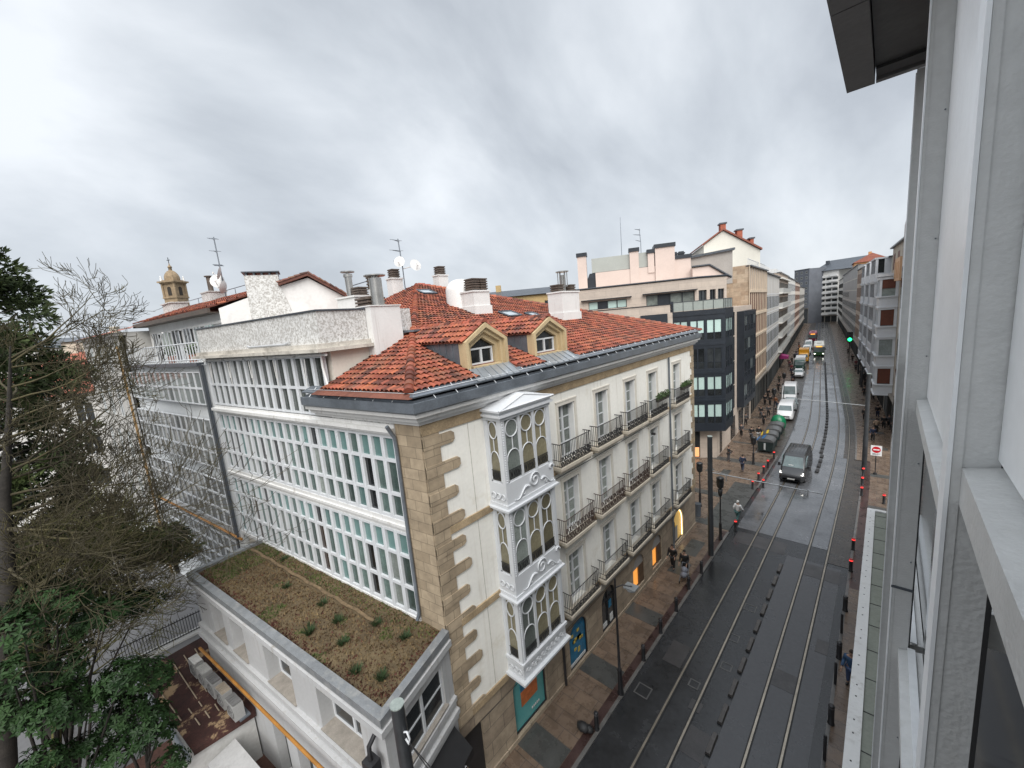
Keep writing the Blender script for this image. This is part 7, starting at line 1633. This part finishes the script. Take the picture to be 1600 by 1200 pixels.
POSES=[body_set(1.0,.9),body_set(-.8,.7,.03),body_set(.15,.1,.01,.45),body_set(.45,.35,.02,.25)]
def mesh_of(mb,name):
    o=mb.build(name,SKINM); me=o.data; bpy.data.objects.remove(o); return me
for q in POSES:
    for k in ('shoes','hair','face','ears'): q[k]=mesh_of(q[k],k)
def person(label,x,y,face,coat,trou,hair=(0.03,0.02,0.015),pose=0,z=.05,s=1.0,long=False,group=None):
    t=thing('person',label,'person',(x,y,z),face,group); t.scale=(s,s,s); q=POSES[pose]
    def part(nm,key,m):
        me=q[key]; o=bpy.data.objects.new(nm,me); COL.objects.link(o); o.parent=t
        if not me.materials: me.materials.append(SKINM)
        o.material_slots[0].link='OBJECT'; o.material_slots[0].material=m; return o
    cm=lambda c,n:mat('%s_%02x%02x%02x'%(n,*[int(min(1,v)*255) for v in c]),c,.8,.2,6)
    part('body','body',SKINM); part('ears','ears',SKINM); part('face','face',RUBBER); part('hair','hair',cm(hair,'hair')); part('coat','coat',cm(coat,'cloth')); part('trousers','trousers',cm(trou,'cloth')); part('shoes','shoes',RUBBER)
    if long:
        m=MB(); m.lathe([(.175,.95),(.19,.75),(.205,.52),(.19,.50)],0,0,12); m.v=[(a,b*.75,c) for a,b,c in m.v]; m.build('coat_skirt',cm(coat,'cloth'),t)
    return t
PI=math.pi; BK=(.012,.012,.013); NV=(.014,.022,.05); GY=(.06,.06,.065); BR=(.20,.075,.03); BE=(.28,.2,.14); WT=(.6,.6,.6)
person('walker in a dark navy jacket crossing toward the corner shop, back to us',-9.36,40.2,PI,NV,(.02,.025,.045),pose=0)
person('man all in black walking beside the arched windows',-8.98,22.3,0,BK,BK,pose=3)
w_=person('woman in a black hooded coat pushing a grey pushchair, nearest to us',-8.2,22.1,.1,BK,BK,hair=(.012,.01,.01),pose=2,long=True)
pc=thing('pushchair','small grey pushchair held by the woman in black','pushchair',(-8.0,21.45,.05),.1); m=MB(); m.tube([(-.2,.45,.95),(-.2,.1,.55),(-.2,-.25,.12)],.018,5); m.tube([(.2,.45,.95),(.2,.1,.55),(.2,-.25,.12)],.018,5); m.tube([(-.2,.45,.95),(.2,.45,.95)],.02,5); m.tube([(-.2,.15,.5),(-.2,.3,.1)],.018,5); m.tube([(.2,.15,.5),(.2,.3,.1)],.018,5); m.build('frame',ZINC,pc); m=MB(); m.ell(0,-.02,.5,.19,.26,.2,10,6); m.ell(0,.1,.72,.19,.2,.18,10,6); m.build('seat',mat('pushchair_grey',(0.16,0.17,0.20),.8,.2,5),pc)
for sx in (-.2,.2):
    for yy in (-.27,.3): m=MB(); m.X=Matrix.Translation((sx,yy,.08))@Matrix.Rotation(PI/2,4,'Y'); m.lathe([(.05,-.02),(.08,-.015),(.08,.015),(.05,.02)],0,0,10); m.X=None; m.build('wheel',TYRE,pc)
person('pedestrian with white hair and a white top over teal trousers by the single red bollard',-7.35,30.2,PI*.9,WT,(.04,.10,.10),hair=(.6,.6,.58),pose=0)
person('shopper in black half hidden behind the tall tram post',-11.1,42.3,PI*.5,BK,GY,pose=2)
for i,(lb,x,y,f,c,tr,po) in enumerate((('broad figure in black, left of the pair before the bins',-10.75,50.0,PI,BK,GY,0),('figure in black and white leggings, right of the pair before the bins',-10.15,50.6,PI,BK,(.3,.3,.3),1),('lone walker in a dark hooded coat near the stone facade',-12.0,51.0,0,GY,BK,3),
 ('dark walker with a white bag left of the lamp near the bicycle',-11.9,60.5,.2,BK,GY,0),('dark walker beside the first one near the bicycle',-11.2,61.5,0,GY,BK,1),
 ('leftmost of three walkers below the stone fins, all black',-12.9,68.2,0,BK,BK,3),('middle of the three walkers below the stone fins, black coat',-12.2,68.0,0,BK,BK,0),('walker in a rust brown coat, right of the three below the stone fins',-11.45,67.6,0,BR,BK,1),
 ('dark couple member on the left beyond the lit lamp',-13.0,79,0,BK,BK,0),('dark couple member on the right beyond the lit lamp',-12.3,79.6,0,GY,BK,3),
 ('walker in black beside the white car',-12.6,90,PI,BK,NV,1),('walker in dark blue beyond the white car',-13.6,96,0,NV,BK,0),('walker in a red scarf coat beside the green lorry',-14.3,101,0,(.15,.02,.03),BK,3),('walker in grey beside the green lorry',-14.9,104,PI,GY,BK,0),
 ('pedestrian in black far along under the white balconies',-16.0,113,0,BK,BK,1),('pedestrian in beige far along under the white balconies',-15.6,117,0,BE,BK,0),('pedestrian in blue far along, beside the orange lorry',-16.4,122,PI,(.03,.06,.16),BK,3),('pedestrian in dark grey far along past the orange lorry',-17.2,128,0,GY,BK,1),('tiny pedestrian in black near the white vans',-17.6,135,0,BK,BK,0),('tiny pedestrian in brown near the white vans',-18.4,142,PI,BR,BK,3),('tiny pedestrian in grey near the maroon coach',-19.8,152,0,GY,BK,0))):
    person(lb,x,y,f,c,tr,pose=po,group=None)
for i,(lb,x,y,f,c,tr,po) in enumerate((('walker in dark navy striding alone above the no entry sign',-.55,54.9,0,NV,BK,0),('person in a pale brown coat just behind the lone walker',-.35,58.5,PI,BE,BK,1),
 ('tall figure in black, left of the group by the metal fin',.25,60.3,0,BK,BK,3),('figure in dark grey, middle of the group by the metal fin',.7,60.8,0,GY,BK,0),('figure in black with a hood, right of the group by the metal fin',1.05,60.2,0,BK,BK,1),('walker in black behind the group, below the white bay',-.35,65.5,PI,BK,NV,0),('figure in black next to the grey tram post',-1.5,63.5,0,BK,BK,3),
 ('pedestrian in black stooping over a dark dog, right pavement',-2.0,86.5,0,BK,BK,2),('pedestrian in dark green right of the stooping one',-1.2,85.5,0,(.02,.04,.03),BK,0),('dark pedestrian just below the traffic light',-3.0,95.5,0,BK,BK,1),('dark pedestrian left of the traffic light',-4.1,103,0,GY,BK,0),('pedestrian in maroon beyond the traffic light',-4.3,108,PI,(.12,.02,.03),BK,3),('small dark pedestrian farther up the right pavement',-5.3,117,0,BK,BK,0),('tiny dark pedestrian far up the right pavement',-6.8,131,0,GY,BK,1))):
    person(lb,x,y,f,c,tr,pose=po)
for i,(lb,x,y,f,c,tr,po) in enumerate((('walker in black with a hood just past the bottle bank',-10.9,57.0,0,BK,BK,0),('walker in dark grey close to the stone wall near the second oriel',-12.7,56.0,PI,GY,BK,1),('figure in navy between the lamp and the silver car',-10.6,64.5,0,NV,BK,3),
 ('black clad pair member by the shop fronts, left one, below the fins',-13.4,73.0,0,BK,BK,0),('black clad pair member by the shop fronts, right one, below the fins',-12.7,73.5,0,BK,GY,1),('walker in dark brown near the kerb before the white car',-11.7,84.0,0,(.06,.03,.02),BK,3),('walker in dark olive by the grid building shop fronts',-14.2,87.0,PI,(.03,.035,.02),BK,0),('walker in burgundy under the magenta awning',-15.5,107.0,0,(.10,.015,.03),BK,1),('dark walker right behind the burgundy one',-16.1,109.5,0,BK,BK,3),
 ('walker in black on the right pavement beyond the tall dark post',-2.6,92.0,0,BK,BK,0),('walker in dark blue on the right pavement by the grey bays',-1.0,76.0,PI,NV,BK,1),('walker in black near the right kerb before the grey bays',-2.0,78.0,0,BK,BK,0))):
    person(lb,x,y,f,c,tr,pose=po)
person('man with a blue jacket and bare forearm, half hidden under the pale canopy',-.45,18.9,-.2,(.03,.07,.14),(.05,.08,.16),pose=2)
